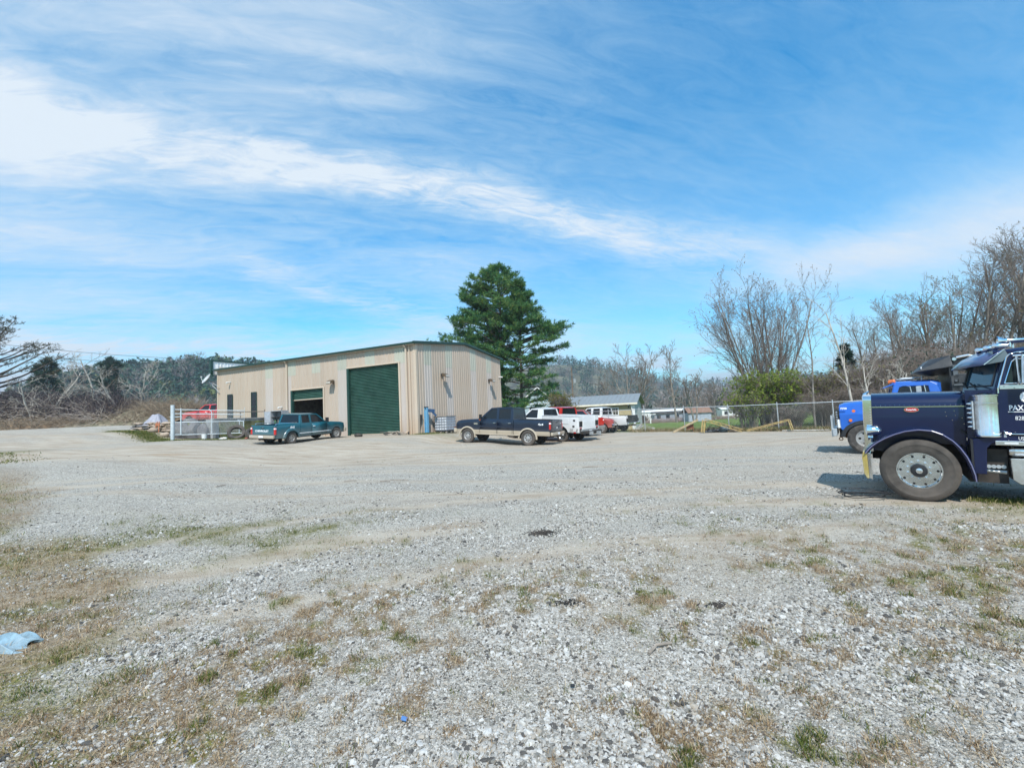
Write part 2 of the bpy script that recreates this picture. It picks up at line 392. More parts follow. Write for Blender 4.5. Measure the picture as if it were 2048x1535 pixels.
# ------------------------------------------------------------------ ground
def line_x(y): return 10.2 - (y-34)/.735        # fence line: x for a given y
def masks(x, y):
    n1 = fbm(x*.9, y*.9, 3, 4); n2 = fbm(x*3.1, y*3.1, 9, 3); n3 = fbm(x*.35+5, y*.35, 21, 4)
    d = (-x) - (1.9+1.15*(y-2.4)) + (n1-.5)*3.0 + (n3-.5)*2
    left = sstep(-.7, .9, d)*(1-sstep(13, 17, y+0*x))
    leftfar = sstep(-1.2, 1.0, (-x)-(19.6+.35*(y-12)) + (n1-.5)*3)*(1-sstep(21, 24.5, y))*sstep(9, 13, y)
    moss = gauss(x, y, -5.6, 7.6, 2.6, 1.3)*sstep(.42, .62, n1)
    tex = sstep(.5, .72, n2*.55+n1*.5); n4 = fbm(x*8.5, y*8.5, 61, 3); n5 = fbm(x*6.5+9, y*6.5, 67, 3); spot = sstep(.50, .64, n4*.75+n1*.25); gspot = sstep(.58, .68, n5*.8+n1*.2)
    mid = np.clip(gauss(x, y, -.5, 2.9, 1.6, .9)+gauss(x, y, -1.0, 3.9, .9, .35)+gauss(x, y, 2.3, 3.8, 1.9, .5)+gauss(x, y, 2.6, 2.9, 1.6, .35)*.9
                  + gauss(x, y, .8, 2.5, .8, .4)*.7 + gauss(x, y, 4.6, 4.0, 1.2, .6)+gauss(x, y, 1.5, 5.2, 2.6, .6)*.45, 0, 1)
    brown = np.clip(left*1.0*sstep(.15, .5, n1) + mid*(tex*.9+.45)+tex*.5*sstep(.40, .58, n3)*(1-sstep(5.5, 9, y))+(.25+.6*tex)*sstep(.42, .6, n1)*(1-sstep(3.0, 4.6, y))*0, 0, 1)
    reg = np.clip(gauss(x, y, 3.2, 4.2, 3.6, 1.15)*.72 + gauss(x, y, -.6, 2.7, 2.0, .9)*1.3 + gauss(x, y, -2.4, 4.2, 1.6, .9)*.8 + gauss(x, y, 5.5, 5.6, 2.5, .8)*.7 + .08*(1-sstep(7, 10, y)), 0, 1)*(.35+1.3*sstep(.35, .62, n1))
    brown = np.clip(left*1.0*sstep(.15, .5, n1) + reg*spot*1.2 + reg*.08, 0, 1)
    green = np.clip(left*sstep(.44, .62, 1-n1)*.9 + moss*.75*(.4+n2) + .35*sstep(.60, .72, n2)*sstep(.5, .6, n1)*(1-sstep(8, 11, y)) + reg*gspot*.75, 0, 1)
    # strips of grass: under the big truck, along the shop, by the gate, the verge at the far left
    def seg(ax, ay, bx, by, wd):
        t = np.clip(((x-ax)*(bx-ax)+(y-ay)*(by-ay))/((bx-ax)**2+(by-ay)**2), 0, 1)
        return np.exp(-(((x-ax-t*(bx-ax))**2+(y-ay-t*(by-ay))**2)/wd**2))
    strip = seg(8.0, 7.4, 13, 3.6, .38)*1.1 + seg(7.3, 6.9, 11, 4.6, .35)*.7
    strip = strip + seg(-6.0, 29.4, -2.2, 36, .9)*.9 + seg(-5.3, 29.6, -3.6, 29.2, .5)*.5
    strip = strip + seg(-21.5, 27.4, -16.8, 27.6, .7)*1.1 + seg(-22, 28.4, -28, 32.2, .7)*1.0 + seg(-28, 32.2, -35, 39.2, .6) + seg(-17, 27.6, -15.5, 29.5, .5)*.6
    green = np.clip(green + strip*(.55+.6*n1) + leftfar*sstep(.3, .55, 1-n1), 0, 1)
    brown = np.clip(brown + strip*.5*n2 + leftfar*.8*sstep(.35, .6, n1), 0, 1)
    fence = x + .0 - (10.2 - (y-34)/.735)
    field = sstep(-.4, .6, fence*.59 + (n1-.5)*1.2)*sstep(-2., 2., x - 8 + (y-34)*.0)
    field = np.maximum(field, sstep(42, 48, y + (n1-.5)*3)*sstep(-14, -8, x))
    field = np.maximum(field, sstep(48, 52, y))
    out_l = sstep(0, 2, (-x)-(52))
    field = np.maximum(field, out_l)
    field = np.maximum(field, sstep(25, 45, np.hypot(x, y))*sstep(0, 6, -y))
    dirt = np.clip(sstep(14, 20, y)*(.45+.75*sstep(.4, .62, fbm(x*.12, y*.5, 44, 4)))*(1-sstep(36, 42, y)), 0, 1)
    for (cx, cy, r_) in ((3, -7, 15.2), (3, -7, 17.0), (-9, -22, 33.5), (-9, -22, 35.4), (6, -16, 22.6), (6, -16, 24.4), (-2, -12, 27), (-2, -12, 28.8)):
        dirt = dirt + .85*np.exp(-((np.hypot(x-cx, y-cy)-r_+(n3-.5)*1.2)/.28)**2)*sstep(.3, .6, n3+.1)*(y > 3)
    dirt = np.clip(dirt + gauss(x, y, 2.4, 5.6, 2.6, .9)*.55 + gauss(x, y, 1.2, 4.3, 1.1, .25)*.5 + gauss(x, y, -2, 10, 6, .7)*.4 + gauss(x, y, 5, 12, 4, .8)*.5, 0, 1)
    return green, brown, dirt, field
NA, NR = 720, 330
rr = np.concatenate([[.6], .6*np.exp(np.linspace(.02, math.log(3200/.6), NR-1))])
aa = np.linspace(-math.pi, math.pi, NA, endpoint=False)
A, Rr = np.meshgrid(aa, rr)
gx, gy = (np.sin(A)*Rr).ravel(), (np.cos(A)*Rr).ravel()
gzv = ground_z(gx, gy)
near = 1-sstep(14, 40, Rr.ravel())
micro = ((fbm(gx*.5, gy*.5, 5, 5)-.5)*.06 + (fbm(gx*5, gy*5, 8, 3)-.5)*.022)*near
gzv = gzv + micro
gv = np.column_stack([gx, gy, gzv]); gv = np.vstack([gv, [[0, 0, float(gzv[:NA].mean())]]])
i = np.arange(NR-1)[:, None]*NA; j = np.arange(NA)[None, :]; j2 = (j+1) % NA
quads = np.stack([i+j, i+j2, i+NA+j2, i+NA+j], -1).reshape(-1, 4)
def np_mesh(name, verts, quads=None, tris=None):
    me = bpy.data.meshes.new(name); me.vertices.add(len(verts)); me.vertices.foreach_set('co', np.asarray(verts, np.float32).ravel())
    q = 0 if quads is None else len(quads); t = 0 if tris is None else len(tris)
    idx = []; st = []; tot = []
    if q: idx.append(np.asarray(quads).ravel()); st.append(np.arange(q)*4); tot.append(np.full(q, 4))
    if t: idx.append(np.asarray(tris).ravel()); st.append(np.arange(t)*3+q*4); tot.append(np.full(t, 3))
    idx = np.concatenate(idx).astype(np.int32); me.loops.add(len(idx)); me.loops.foreach_set('vertex_index', idx)
    me.polygons.add(q+t); me.polygons.foreach_set('loop_start', np.concatenate(st).astype(np.int32))
    me.update(calc_edges=True); me.validate(); return me
ctr = np.stack([np.full(NA, NR*NA), (np.arange(NA)+1) % NA, np.arange(NA)], -1)
gme = np_mesh('ground', gv, quads[:, ::-1], ctr)
g_, b_, d_, f_ = masks(gv[:, 0], gv[:, 1])
at = gme.color_attributes.new('mask', 'FLOAT_COLOR', 'POINT')
at.data.foreach_set('color', np.column_stack([g_, b_, d_, f_]).astype(np.float32).ravel())
gme.polygons.foreach_set('use_smooth', [True]*len(gme.polygons))

gm = bpy.data.materials.new('gravel_yard'); gm.use_nodes = True; t = gm.node_tree
pb = t.nodes['Principled BSDF']; pb.inputs['Roughness'].default_value = .95; pb.inputs['Specular IOR Level'].default_value = .2
pos = N(t, 'ShaderNodeTexCoord').outputs['Object']
atn = N(t, 'ShaderNodeAttribute', attribute_name='mask'); sp = N(t, 'ShaderNodeSeparateColor'); t.links.new(atn.outputs['Color'], sp.inputs[0])
gr, br, di, fi = sp.outputs[0], sp.outputs[1], sp.outputs[2], atn.outputs['Alpha']
def vor(scale, rnd_=1.):
    n = N(t, 'ShaderNodeTexVoronoi'); n.inputs['Scale'].default_value = scale; n.inputs['Randomness'].default_value = rnd_
    t.links.new(pos, n.inputs['Vector']); return n
v1 = vor(42); v2 = vor(95)
st = ramp(t, N(t, 'ShaderNodeSeparateColor').outputs[0], [(0, (0, 0, 0)), (1, (1, 1, 1))])
sc1 = N(t, 'ShaderNodeSeparateColor'); t.links.new(v1.outputs['Color'], sc1.inputs[0])
sc2 = N(t, 'ShaderNodeSeparateColor'); t.links.new(v2.outputs['Color'], sc2.inputs[0])
stone1 = ramp(t, sc1.outputs[0], [(0, (.11, .11, .105)), (.2, (.22, .22, .215)), (.5, (.35, .35, .34)), (.8, (.48, .475, .46)), (1, (.60, .60, .58))])
stone2 = ramp(t, sc2.outputs[0], [(0, (.14, .135, .125)), (.5, (.34, .335, .32)), (1, (.55, .54, .51))])
grav = mix(t, 1.0, mix(t, .45, stone1, stone2), (1.13, 1.08, 1.0), 'MULTIPLY')
edge = ramp(t, v1.outputs['Distance'], [(.45, (1, 1, 1)), (.8, (.55, .54, .52))])
grav = mix(t, .7, grav, edge, 'MULTIPLY')
lowf = noise(t, mapping(t, pos, (.25, .9, 1)), 1.0, 6, .6)
grav = mix(t, 1.0, grav, ramp(t, lowf, [(.3, (.86, .86, .87)), (.7, (1.12, 1.11, 1.08))]), 'MULTIPLY')
tan = ramp(t, noise(t, mapping(t, pos, (.35, 1.6, 1)), 1.6, 8, .68), [(.28, (.22, .155, .10)), (.40, (.35, .275, .195)), (.55, (.45, .38, .295)), (.8, (.53, .48, .39))])
tan = mix(t, .18, tan, stone2)
col = mix(t, math_(t, 'MULTIPLY', di, .92), grav, tan)
# damp tyre stains and orange clay blotches drawn out across the lot
stain = ramp(t, noise(t, mapping(t, pos, (.10, .75, 1), (0, 0, R(6))), 1.3, 7, .62, .6), [(.60, (0, 0, 0)), (.74, (1, 1, 1))])
col = mix(t, math_(t, 'MULTIPLY', math_(t, 'MULTIPLY', stain, di), .65), col, (.19, .14, .10))
clay = ramp(t, noise(t, mapping(t, pos, (.2, .9, 1), (0, 0, R(-8)), (9, 4, 0)), .9, 5, .6), [(.62, (0, 0, 0)), (.78, (1, 1, 1))])
col = mix(t, math_(t, 'MULTIPLY', math_(t, 'MULTIPLY', clay, di), .6), col, (.42, .27, .15))
nfine = noise(t, pos, 38, 5, .7)
soil = ramp(t, nfine, [(.3, (.085, .055, .03)), (.5, (.21, .15, .085)), (.72, (.38, .29, .18))])
moss = ramp(t, nfine, [(.3, (.05, .05, .012)), (.5, (.14, .135, .03)), (.72, (.27, .25, .08))])
thr = ramp(t, noise(t, pos, 14, 5, .7), [(.38, (0, 0, 0)), (.58, (1, 1, 1))])
col = mix(t, math_(t, 'MULTIPLY', br, math_(t, 'ADD', math_(t, 'MULTIPLY', thr, .6), .3), True), col, soil)
col = mix(t, math_(t, 'MULTIPLY', gr, math_(t, 'ADD', math_(t, 'MULTIPLY', thr, .7), .3), True), col, moss)
fld = ramp(t, noise(t, pos, .35, 6, .65), [(.3, (.075, .13, .022)), (.5, (.115, .18, .035)), (.72, (.19, .22, .07))])
col = mix(t, fi, col, mix(t, .15, fld, moss))
t.links.new(col, pb.inputs['Base Color'])
bmp = N(t, 'ShaderNodeBump'); bmp.inputs['Strength'].default_value = .9; bmp.inputs['Distance'].default_value = .012
hsum = math_(t, 'ADD', math_(t, 'MULTIPLY', math_(t, 'SUBTRACT', 1.0, v1.outputs['Distance']), 1.0), math_(t, 'MULTIPLY', math_(t, 'SUBTRACT', 1.0, v2.outputs['Distance']), .6))
t.links.new(hsum, bmp.inputs['Height']); t.links.new(bmp.outputs[0], pb.inputs['Normal'])
ground = link('ground', gme, gm); tag(ground, 'gravel yard with tan dirt, moss patches and green field beyond', kind='structure')

# ---- loose stones (geometry nodes, countless)
def polar_pts(n, r0, r1, power=1.0, seed=1):
    g = np.random.default_rng(seed)
    r = r0*(r1/r0)**(g.random(n)**power); a = (g.random(n)-.5)*2*math.atan(1.22)
    return np.sin(a)*r, np.cos(a)*r, g
def scatter_node(name, seed, m):
    ng = bpy.data.node_groups.new(name, 'GeometryNodeTree')
    ng.interface.new_socket('Geometry', in_out='INPUT', socket_type='NodeSocketGeometry'); ng.interface.new_socket('Geometry', in_out='OUTPUT', socket_type='NodeSocketGeometry')
    gi = ng.nodes.new('NodeGroupInput'); go = ng.nodes.new('NodeGroupOutput')
    iop = ng.nodes.new('GeometryNodeInstanceOnPoints'); ng.links.new(gi.outputs[0], iop.inputs['Points'])
    join = ng.nodes.new('GeometryNodeGeometryToInstance')
    for k in range(4):
        ic = ng.nodes.new('GeometryNodeMeshIcoSphere'); ic.inputs['Radius'].default_value = 1; ic.inputs['Subdivisions'].default_value = 2 if k < 2 else 1
        spn = ng.nodes.new('GeometryNodeSetPosition'); ns = ng.nodes.new('ShaderNodeTexNoise'); ns.noise_dimensions = '4D'; ns.inputs['W'].default_value = seed+k*3.7; ns.inputs['Scale'].default_value = 1.1
        vm = ng.nodes.new('ShaderNodeVectorMath'); vm.operation = 'SUBTRACT'; vm.inputs[1].default_value = (.5, .5, .5)
        vs = ng.nodes.new('ShaderNodeVectorMath'); vs.operation = 'SCALE'; vs.inputs['Scale'].default_value = 2.2
        ng.links.new(ns.outputs['Color'], vm.inputs[0]); ng.links.new(vm.outputs[0], vs.inputs[0]); ng.links.new(vs.outputs[0], spn.inputs['Offset'])
        sm = ng.nodes.new('GeometryNodeSetMaterial'); sm.inputs['Material'].default_value = m
        sh = ng.nodes.new('GeometryNodeSetShadeSmooth'); sh.inputs['Shade Smooth'].default_value = False
        ng.links.new(ic.outputs[0], spn.inputs[0]); ng.links.new(spn.outputs[0], sm.inputs[0]); ng.links.new(sm.outputs[0], sh.inputs[0]); ng.links.new(sh.outputs[0], join.inputs[0])
    ng.links.new(join.outputs[0], iop.inputs['Instance']); iop.inputs['Pick Instance'].default_value = True
    for nm, so, ty in (('rot', 'Rotation', 'FLOAT_VECTOR'), ('scl', 'Scale', 'FLOAT_VECTOR'), ('pick', 'Instance Index', 'INT')):
        na = ng.nodes.new('GeometryNodeInputNamedAttribute'); na.data_type = ty; na.inputs['Name'].default_value = nm; ng.links.new(na.outputs[0], iop.inputs[so])
    ng.links.new(iop.outputs[0], go.inputs[0]); return ng
sm_ = bpy.data.materials.new('crushed_stone'); sm_.use_nodes = True; t = sm_.node_tree; pb = t.nodes['Principled BSDF']
pb.inputs['Roughness'].default_value = .85; pb.inputs['Specular IOR Level'].default_value = .25
oi = N(t, 'ShaderNodeObjectInfo').outputs['Random']
c = ramp(t, oi, [(0, (.09, .085, .08)), (.12, (.22, .21, .19)), (.3, (.35, .335, .31)), (.52, (.43, .415, .39)), (.72, (.49, .475, .445)), (.84, (.38, .34, .29)), (.91, (.53, .52, .50)), (.985, (.56, .55, .53))], 'CONSTANT')
c = mix(t, .5, c, ramp(t, noise(t, N(t, 'ShaderNodeTexCoord').outputs['Object'], 1.6, 5, .7), [(.3, (.55, .54, .52)), (.7, (1.25, 1.25, 1.24))]), 'MULTIPLY')
t.links.new(c, pb.inputs['Base Color'])
px, py, g = polar_pts(560000, 1.9, 26, 1.0, 5)
G_, B_, D_, F_ = masks(px, py)
keep = g.random(len(px)) < np.clip((1.0 - .78*D_ - .72*np.clip(B_+G_, 0, 1) - F_)*(1-.85*sstep(7, 20, np.hypot(px, py))), .04, 1)
keep &= ~((py < 9.2) & (px > 6.0) & (py > 6.5) & (px > 15.7-1.3*py+0)) | (g.random(len(px)) < .5)
px, py = px[keep], py[keep]; n = len(px); rad = np.hypot(px, py)
sz = np.exp(g.normal(math.log(.0048), .50, n)); sz = np.clip(sz, .0026, .0185)*(1+.035*np.clip(rad-3, 0, 12))
lay = fbm(px*1.3, py*1.3, 71, 3); sz *= .62+.6*sstep(.35, .65, lay)
pz = ground_z(px, py)+((fbm(px*.5, py*.5, 5, 5)-.5)*.06+(fbm(px*5, py*5, 8, 3)-.5)*.022)*(1-sstep(14, 40, rad))
sme = bpy.data.meshes.new('loose_gravel'); sme.vertices.add(n); sme.vertices.foreach_set('co', np.column_stack([px, py, pz+sz*.12]).astype(np.float32).ravel())
a = sme.attributes.new('rot', 'FLOAT_VECTOR', 'POINT'); a.data.foreach_set('vector', np.column_stack([g.normal(0, .35, n), g.normal(0, .35, n), g.random(n)*6.28]).astype(np.float32).ravel())
a = sme.attributes.new('scl', 'FLOAT_VECTOR', 'POINT'); a.data.foreach_set('vector', (sz[:, None]*np.column_stack([.8+.8*g.random(n), .6+.6*g.random(n), .35+.45*g.random(n)])).astype(np.float32).ravel())
a = sme.attributes.new('pick', 'INT', 'POINT'); a.data.foreach_set('value', g.integers(0, 4, n).astype(np.int32))
so = link('loose_gravel', sme, sm_); tag(so, 'loose grey crushed stones strewn over the near yard', kind='stuff')
md = so.modifiers.new('scatter', 'NODES'); md.node_group = scatter_node('stone_scatter', 2.0, sm_)

# ---- grass blades and dead straw
def blades(name, x, y, h, wd, lean, m, label, g, n_per=1, zoff=None, flat=0.):
    n = len(x); az_ = g.random(n)*6.28; z = ground_z(x, y)
    rad = np.hypot(x, y); z = z+((fbm(x*.5, y*.5, 5, 5)-.5)*.06+(fbm(x*5, y*5, 8, 3)-.5)*.022)*(1-sstep(14, 40, rad))
    if zoff is not None: z = z+zoff
    ln = lean*(.4+g.random(n)); ld = g.random(n)*6.28
    dx, dy = np.cos(az_)*wd/2, np.sin(az_)*wd/2
    bx_, by_ = np.cos(ld)*ln*h, np.sin(ld)*ln*h
    hh = h*np.sqrt(np.clip(1-ln*ln*.8, .04, 1))
    p0 = np.column_stack([x-dx, y-dy, z-.004]); p1 = np.column_stack([x+dx, y+dy, z-.004])
    p2 = np.column_stack([x+bx_*.45+dx*.7, y+by_*.45+dy*.7, z+hh*.6]); p3 = np.column_stack([x+bx_*.45-dx*.7, y+by_*.45-dy*.7, z+hh*.6])
    p4 = np.column_stack([x+bx_, y+by_, z+hh*(1-flat)])
    V = np.stack([p0, p1, p2, p3, p4], 1).reshape(-1, 3); b = np.arange(n)*5
    q = np.stack([b, b+1, b+2, b+3], -1); tr = np.stack([b+3, b+2, b+4], -1)
    me = np_mesh(name, V, q, tr); c_ = me.color_attributes.new('tone', 'FLOAT_COLOR', 'POINT')
    r_ = np.repeat(g.random(n), 5); c_.data.foreach_set('color', np.column_stack([r_, r_, r_, np.ones_like(r_)]).astype(np.float32).ravel())
    o = link(name, me, m); tag(o, label, kind='stuff'); return o
def blade_mat(name, stops, trans=.25):
    m = bpy.data.materials.new(name); m.use_nodes = True; t = m.node_tree; pb = t.nodes['Principled BSDF']; pb.inputs['Roughness'].default_value = .7
    pb.inputs['Specular IOR Level'].default_value = .2
    a = N(t, 'ShaderNodeAttribute', attribute_name='tone'); c = ramp(t, a.outputs['Fac'], stops); t.links.new(c, pb.inputs['Base Color'])
    tr = N(t, 'ShaderNodeBsdfTranslucent'); t.links.new(c, tr.inputs[0]); mx = N(t, 'ShaderNodeMixShader'); mx.inputs[0].default_value = trans
    t.links.new(pb.outputs[0], mx.inputs[1]); t.links.new(tr.outputs[0], mx.inputs[2])
    out = [n for n in t.nodes if n.type == 'OUTPUT_MATERIAL'][0]; t.links.new(mx.outputs[0], out.inputs[0]); return m
M['green_blade'] = blade_mat('green_grass', [(0, (.05, .07, .012)), (.4, (.09, .13, .02)), (.6, (.14, .16, .04)), (.8, (.22, .20, .08)), (1, (.34, .28, .14))])
M['straw'] = blade_mat('dead_straw', [(0, (.14, .08, .04)), (.4, (.27, .18, .10)), (.75, (.41, .30, .18)), (1, (.56, .46, .31))], .15)
px, py, g = polar_pts(900000, 2.0, 22, 1.0, 15); G_, B_, D_, F_ = masks(px, py)
tuft = sstep(.52, .70, fbm(px*7, py*7, 33, 3))
k = g.random(len(px)) < (G_*.55*(.25+tuft) + .006*sstep(.6, .8, fbm(px*1.1, py*1.1, 52, 2)))*(1-F_)
x1, y1 = px[k], py[k]; blades('short_grass', x1, y1, (.012+.032*g.random(len(x1))*(.5+tuft[k]))*(1+.05*np.hypot(x1, y1)), .0035*(1+.12*np.hypot(x1, y1)), .7, M['green_blade'], 'short green grass and moss growing through the gravel', g)
k = g.random(len(px)) < (B_*.60*(.3+tuft))*(1-F_)
x1, y1 = px[k], py[k]; blades('dead_grass', x1, y1, (.02+.05*g.random(len(x1)))*(1+.04*np.hypot(x1, y1)), .0028*(1+.12*np.hypot(x1, y1)), 1.15, M['straw'], 'dry brown grass matted over the gravel', g, flat=.3)
# verge grass, farther off and longer
def seg_pts(n, ax, ay, bx, by, wd, g):
    t_ = g.random(n); return ax+(bx-ax)*t_+g.normal(0, wd, n), ay+(by-ay)*t_+g.normal(0, wd, n)
g = np.random.default_rng(5); xs_, ys_ = [], []
for a_ in ((-6.2, 29.3, -2.0, 36.4, .25, 2500), (-21.5, 27.3, -16.8, 27.6, .35, 5000), (-22, 28.5, -28, 32.3, .38, 6000), (-28, 32.3, -34, 38.8, .3, 2500), (8.0, 7.0, 12.5, 3.9, .16, 6500), (7.6, 7.7, 9.5, 6.4, .10, 1500), (-25, 19, -20.6, 17.4, .8, 3500)):
    x_, y_ = seg_pts(a_[5], *a_[:5], g); xs_.append(x_); ys_.append(y_)
x_, y_ = np.concatenate(xs_), np.concatenate(ys_); rd = np.hypot(x_, y_)
blades('verge_grass', x_, y_, .04+.06*g.random(len(x_)), .006+.0009*rd, .7, M['green_blade'], 'tufty green verge grass along walls, gate and big truck', g)
t_ = g.random(9000); fx = 9+t_*22; fy = 34-(fx-10.2)*.735+g.normal(.6, .5, 9000)
blades('fence_weeds', fx, fy, .10+.30*g.random(9000)**2, .02, .6, M['green_blade'], 'rough weeds along the chain link fence', g)
fx = 9+g.random(9000)*22; fy = 34-(fx-10.2)*.735+g.normal(.3, .4, 9000)
blades('fence_straw', fx, fy, .10+.35*g.random(9000)**2, .018, .6, M['straw'], 'dry straw along the chain link fence', g)

# ------------------------------------------------------------------ metal workshop
OX, OY, OZ, BYAW = -25.72, 39.27, .80, -.4469
ZE, RISE, BW, BD = 6.05, .62, 21.45, 12.41
bl = thing('metal_workshop', 'long beige ribbed metal workshop with green roll-up doors and low gable roof', 'building', (OX, OY, OZ), BYAW)
def siding(name, col, dirtc, zmark=None):
    m = bpy.data.materials.new(name); m.use_nodes = True; t = m.node_tree; b = t.nodes['Principled BSDF']; b.inputs['Roughness'].default_value = .5; b.inputs['Specular IOR Level'].default_value = .35
    tc = N(t, 'ShaderNodeTexCoord').outputs['Object']
    oi = N(t, 'ShaderNodeObjectInfo').outputs['Random']
    c = mix(t, 1.0, col, ramp(t, oi, [(0, (.93,)*3), (1, (1.06,)*3)]), 'MULTIPLY')
    streak = ramp(t, noise(t, mapping(t, tc, (7, 7, .35)), 2.0, 6, .65), [(.4, (0, 0, 0)), (.8, (1, 1, 1))])
    c = mix(t, math_(t, 'MULTIPLY', streak, .45), c, dirtc)
    blot = ramp(t, noise(t, mapping(t, tc, (.5, .5, .3)), 1.4, 5, .6), [(.45, (0, 0, 0)), (.7, (1, 1, 1))])
    c = mix(t, math_(t, 'MULTIPLY', blot, .22), c, (.52, .50, .47))
    z = N(t, 'ShaderNodeSeparateXYZ'); t.links.new(tc, z.inputs[0])
    lo = math_(t, 'SUBTRACT', 1.0, math_(t, 'DIVIDE', z.outputs[2], 1.5), True)
    c = mix(t, math_(t, 'MULTIPLY', math_(t, 'MULTIPLY', lo, math_(t, 'ADD', streak, .4)), .45), c, (.40, .25, .14))
    t.links.new(c, b.inputs['Base Color']); return m
M['siding'] = siding('beige_siding', (.455, .37, .295), (.355, .28, .215))
M['siding_pale'] = siding('bleached_siding', (.46, .41, .375), (.48, .40, .33))
M['skylight'] = siding('greenish_fibreglass_panel', (.42, .42, .35), (.33, .35, .28))
M['trim'] = siding('beige_trim', (.54, .44, .34), (.46, .36, .27))
M['green'] = pm('dark_green_trim', (.012, .048, .038), .45, var=.12)
M['green_door'] = pm('green_door_paint', (.045, .115, .088), .45, var=.16, vs=1.2, dirt=(.07, .14, .115))
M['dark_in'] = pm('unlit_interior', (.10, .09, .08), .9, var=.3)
def rib_sheet(w, z0f, z1f, depth=.034, nr=3, name='wall_panel', m=None, parent=None, M4=None, gap=.0):
    """ribbed sheet: w wide, between height functions z0f(u), z1f(u); outward normal -y, vertical ribs standing proud"""
    pitch = w/nr; prof = []
    for k in range(nr):
        b = k*pitch; prof += [(b, 0), (b+.035, 0), (b+.06, depth), (b+.105, depth), (b+.13, 0), (b+pitch*.62, 0), (b+pitch*.62+.012, .009), (b+pitch*.62+.04, .009), (b+pitch*.62+.052, 0)]
    prof.append((w-gap, 0)); b = MB(); n = len(prof)
    vs = [(u, -d, z0f(u)) for u, d in prof] + [(u, -d, z1f(u)) for u, d in prof] + [(u, -d+.012, z0f(u)) for u, d in prof] + [(u, -d+.012, z1f(u)) for u, d in prof]
    fs = [(i, i+1, n+i+1, n+i) for i in range(n-1)] + [(2*n+i, 3*n+i, 3*n+i+1, 2*n+i+1) for i in range(n-1)]
    fs += [(i, 2*n+i, 2*n+i+1, i+1) for i in range(n-1)] + [(n+i, n+i+1, 3*n+i+1, 3*n+i) for i in range(n-1)]
    fs += [(0, n, 3*n, 2*n), (n-1, 3*n-1, 4*n-1, 2*n-1)]
    b.add(vs, fs); o = b.build(name, m, parent)
    if M4 is not None: o.matrix_local = M4
    return o
D1, D2 = (15.26, 20.10, 4.87), (9.31, 12.91, 3.66)
SLW = [(1.45, 2.05, 1.5, 3.80), (4.58, 5.18, 1.5, 3.80)]
SW = BW/24
def Tm(x, y, z, rz=0): return Matrix.Translation((x, y, z)) @ Matrix.Rotation(rz, 4, 'Z')
SKY_F = (7, 10, 13, 16, 19, 22)
for kx in range(24):
    a, b = kx*SW, (kx+1)*SW; segs = [(a, b, 0.)]
    # sheets are cut round the two doors: full width sheets over them start at the lintel
    cuts = [a, b]
    for (p, q, top) in (D1, D2):
        for e in (p, q):
            if a < e < b: cuts.append(e)
    cuts = sorted(cuts)
    for (p, q) in zip(cuts[:-1], cuts[1:]):
        if q-p < .03: continue
        mid = (p+q)/2; z0 = 0.
        for (dp, dq, top) in (D1, D2):
            if dp < mid < dq: z0 = top
        zs = 4.86 if kx in SKY_F else ZE
        mm = M['siding_pale'] if kx in SKY_F and z0 < 1 else M['siding']
        nr = 3 if q-p > .6 else (2 if q-p > .35 else 1)
        sw_ = [s for s in SLW if p-.3 < (s[0]+s[1])/2 < q+.3]
        if zs > z0 + .05: rib_sheet(q-p, lambda u, z0=z0: z0, lambda u, zs=zs: zs, nr=nr, m=mm, parent=bl, M4=Tm(p, 0, 0))
        if kx in SKY_F: rib_sheet(q-p, lambda u: max(4.84, z0), lambda u: ZE, nr=nr, name='skylight_panel', m=M['skylight'], parent=bl, M4=Tm(p, -.006, 0))
GW = BD/14
def roofz(s): return ZE + RISE*(1-abs(s-BD/2)/(BD/2))
for ky in range(14):
    a = ky*GW; f0 = lambda u: 0.; f1 = lambda u, a=a: roofz(a+u)
    if ky in (1, 4, 8, 11):
        rib_sheet(GW, f0, lambda u: 4.72, m=M['siding_pale'], parent=bl, M4=Tm(BW, a, 0, math.pi/2))
        rib_sheet(GW, lambda u: 4.70, f1, name='skylight_panel', m=M['skylight'], parent=bl, M4=Tm(BW+.006, a, 0, math.pi/2))
    else: rib_sheet(GW, f0, f1, m=M['siding'], parent=bl, M4=Tm(BW, a, 0, math.pi/2))
b = MB()   # plain rear and left walls, inner floor, a frame behind the sheets
b.bx(0, BW-.1, BD-.06, BD, 0, ZE); b.bx(0, .06, .08, BD-.08, 0, ZE+.3)
b.build('rear_wall', M['siding'], bl)
MB().bx(.1, BW-.1, .06, BD-.1, -.5, .05).build('floor_slab', M['concrete'], bl)
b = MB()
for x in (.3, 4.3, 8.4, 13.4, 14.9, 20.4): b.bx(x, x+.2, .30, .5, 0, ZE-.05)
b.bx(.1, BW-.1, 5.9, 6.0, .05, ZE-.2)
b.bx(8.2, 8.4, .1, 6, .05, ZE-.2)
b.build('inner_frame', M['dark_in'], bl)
b = MB()
for s_ in (0, 1):
    y0, y1 = (-.22, BD/2) if s_ == 0 else (BD+.22, BD/2)
    z0, z1 = ZE - .02, ZE+RISE+.02
    for (za, zb_) in ((.02, .10),):
        b.add([(-.25, y0, z0+za), (BW+.12, y0, z0+za), (BW+.12, y1, z1+za), (-.25, y1, z1+za), (-.25, y0, z0+zb_), (BW+.12, y0, z0+zb_), (BW+.12, y1, z1+zb_), (-.25, y1, z1+zb_)],
              [(0, 3, 2, 1), (4, 5, 6, 7), (0, 1, 5, 4), (2, 3, 7, 6), (1, 2, 6, 5), (0, 4, 7, 3)])
b.build('roof', pm('galvalume_roof', (.42, .44, .45), .45, .4), bl)
MB().bx(-.25, BW+.15, -.36, -.225, ZE-.01, ZE+.10).build('gutter', M['green'], bl)
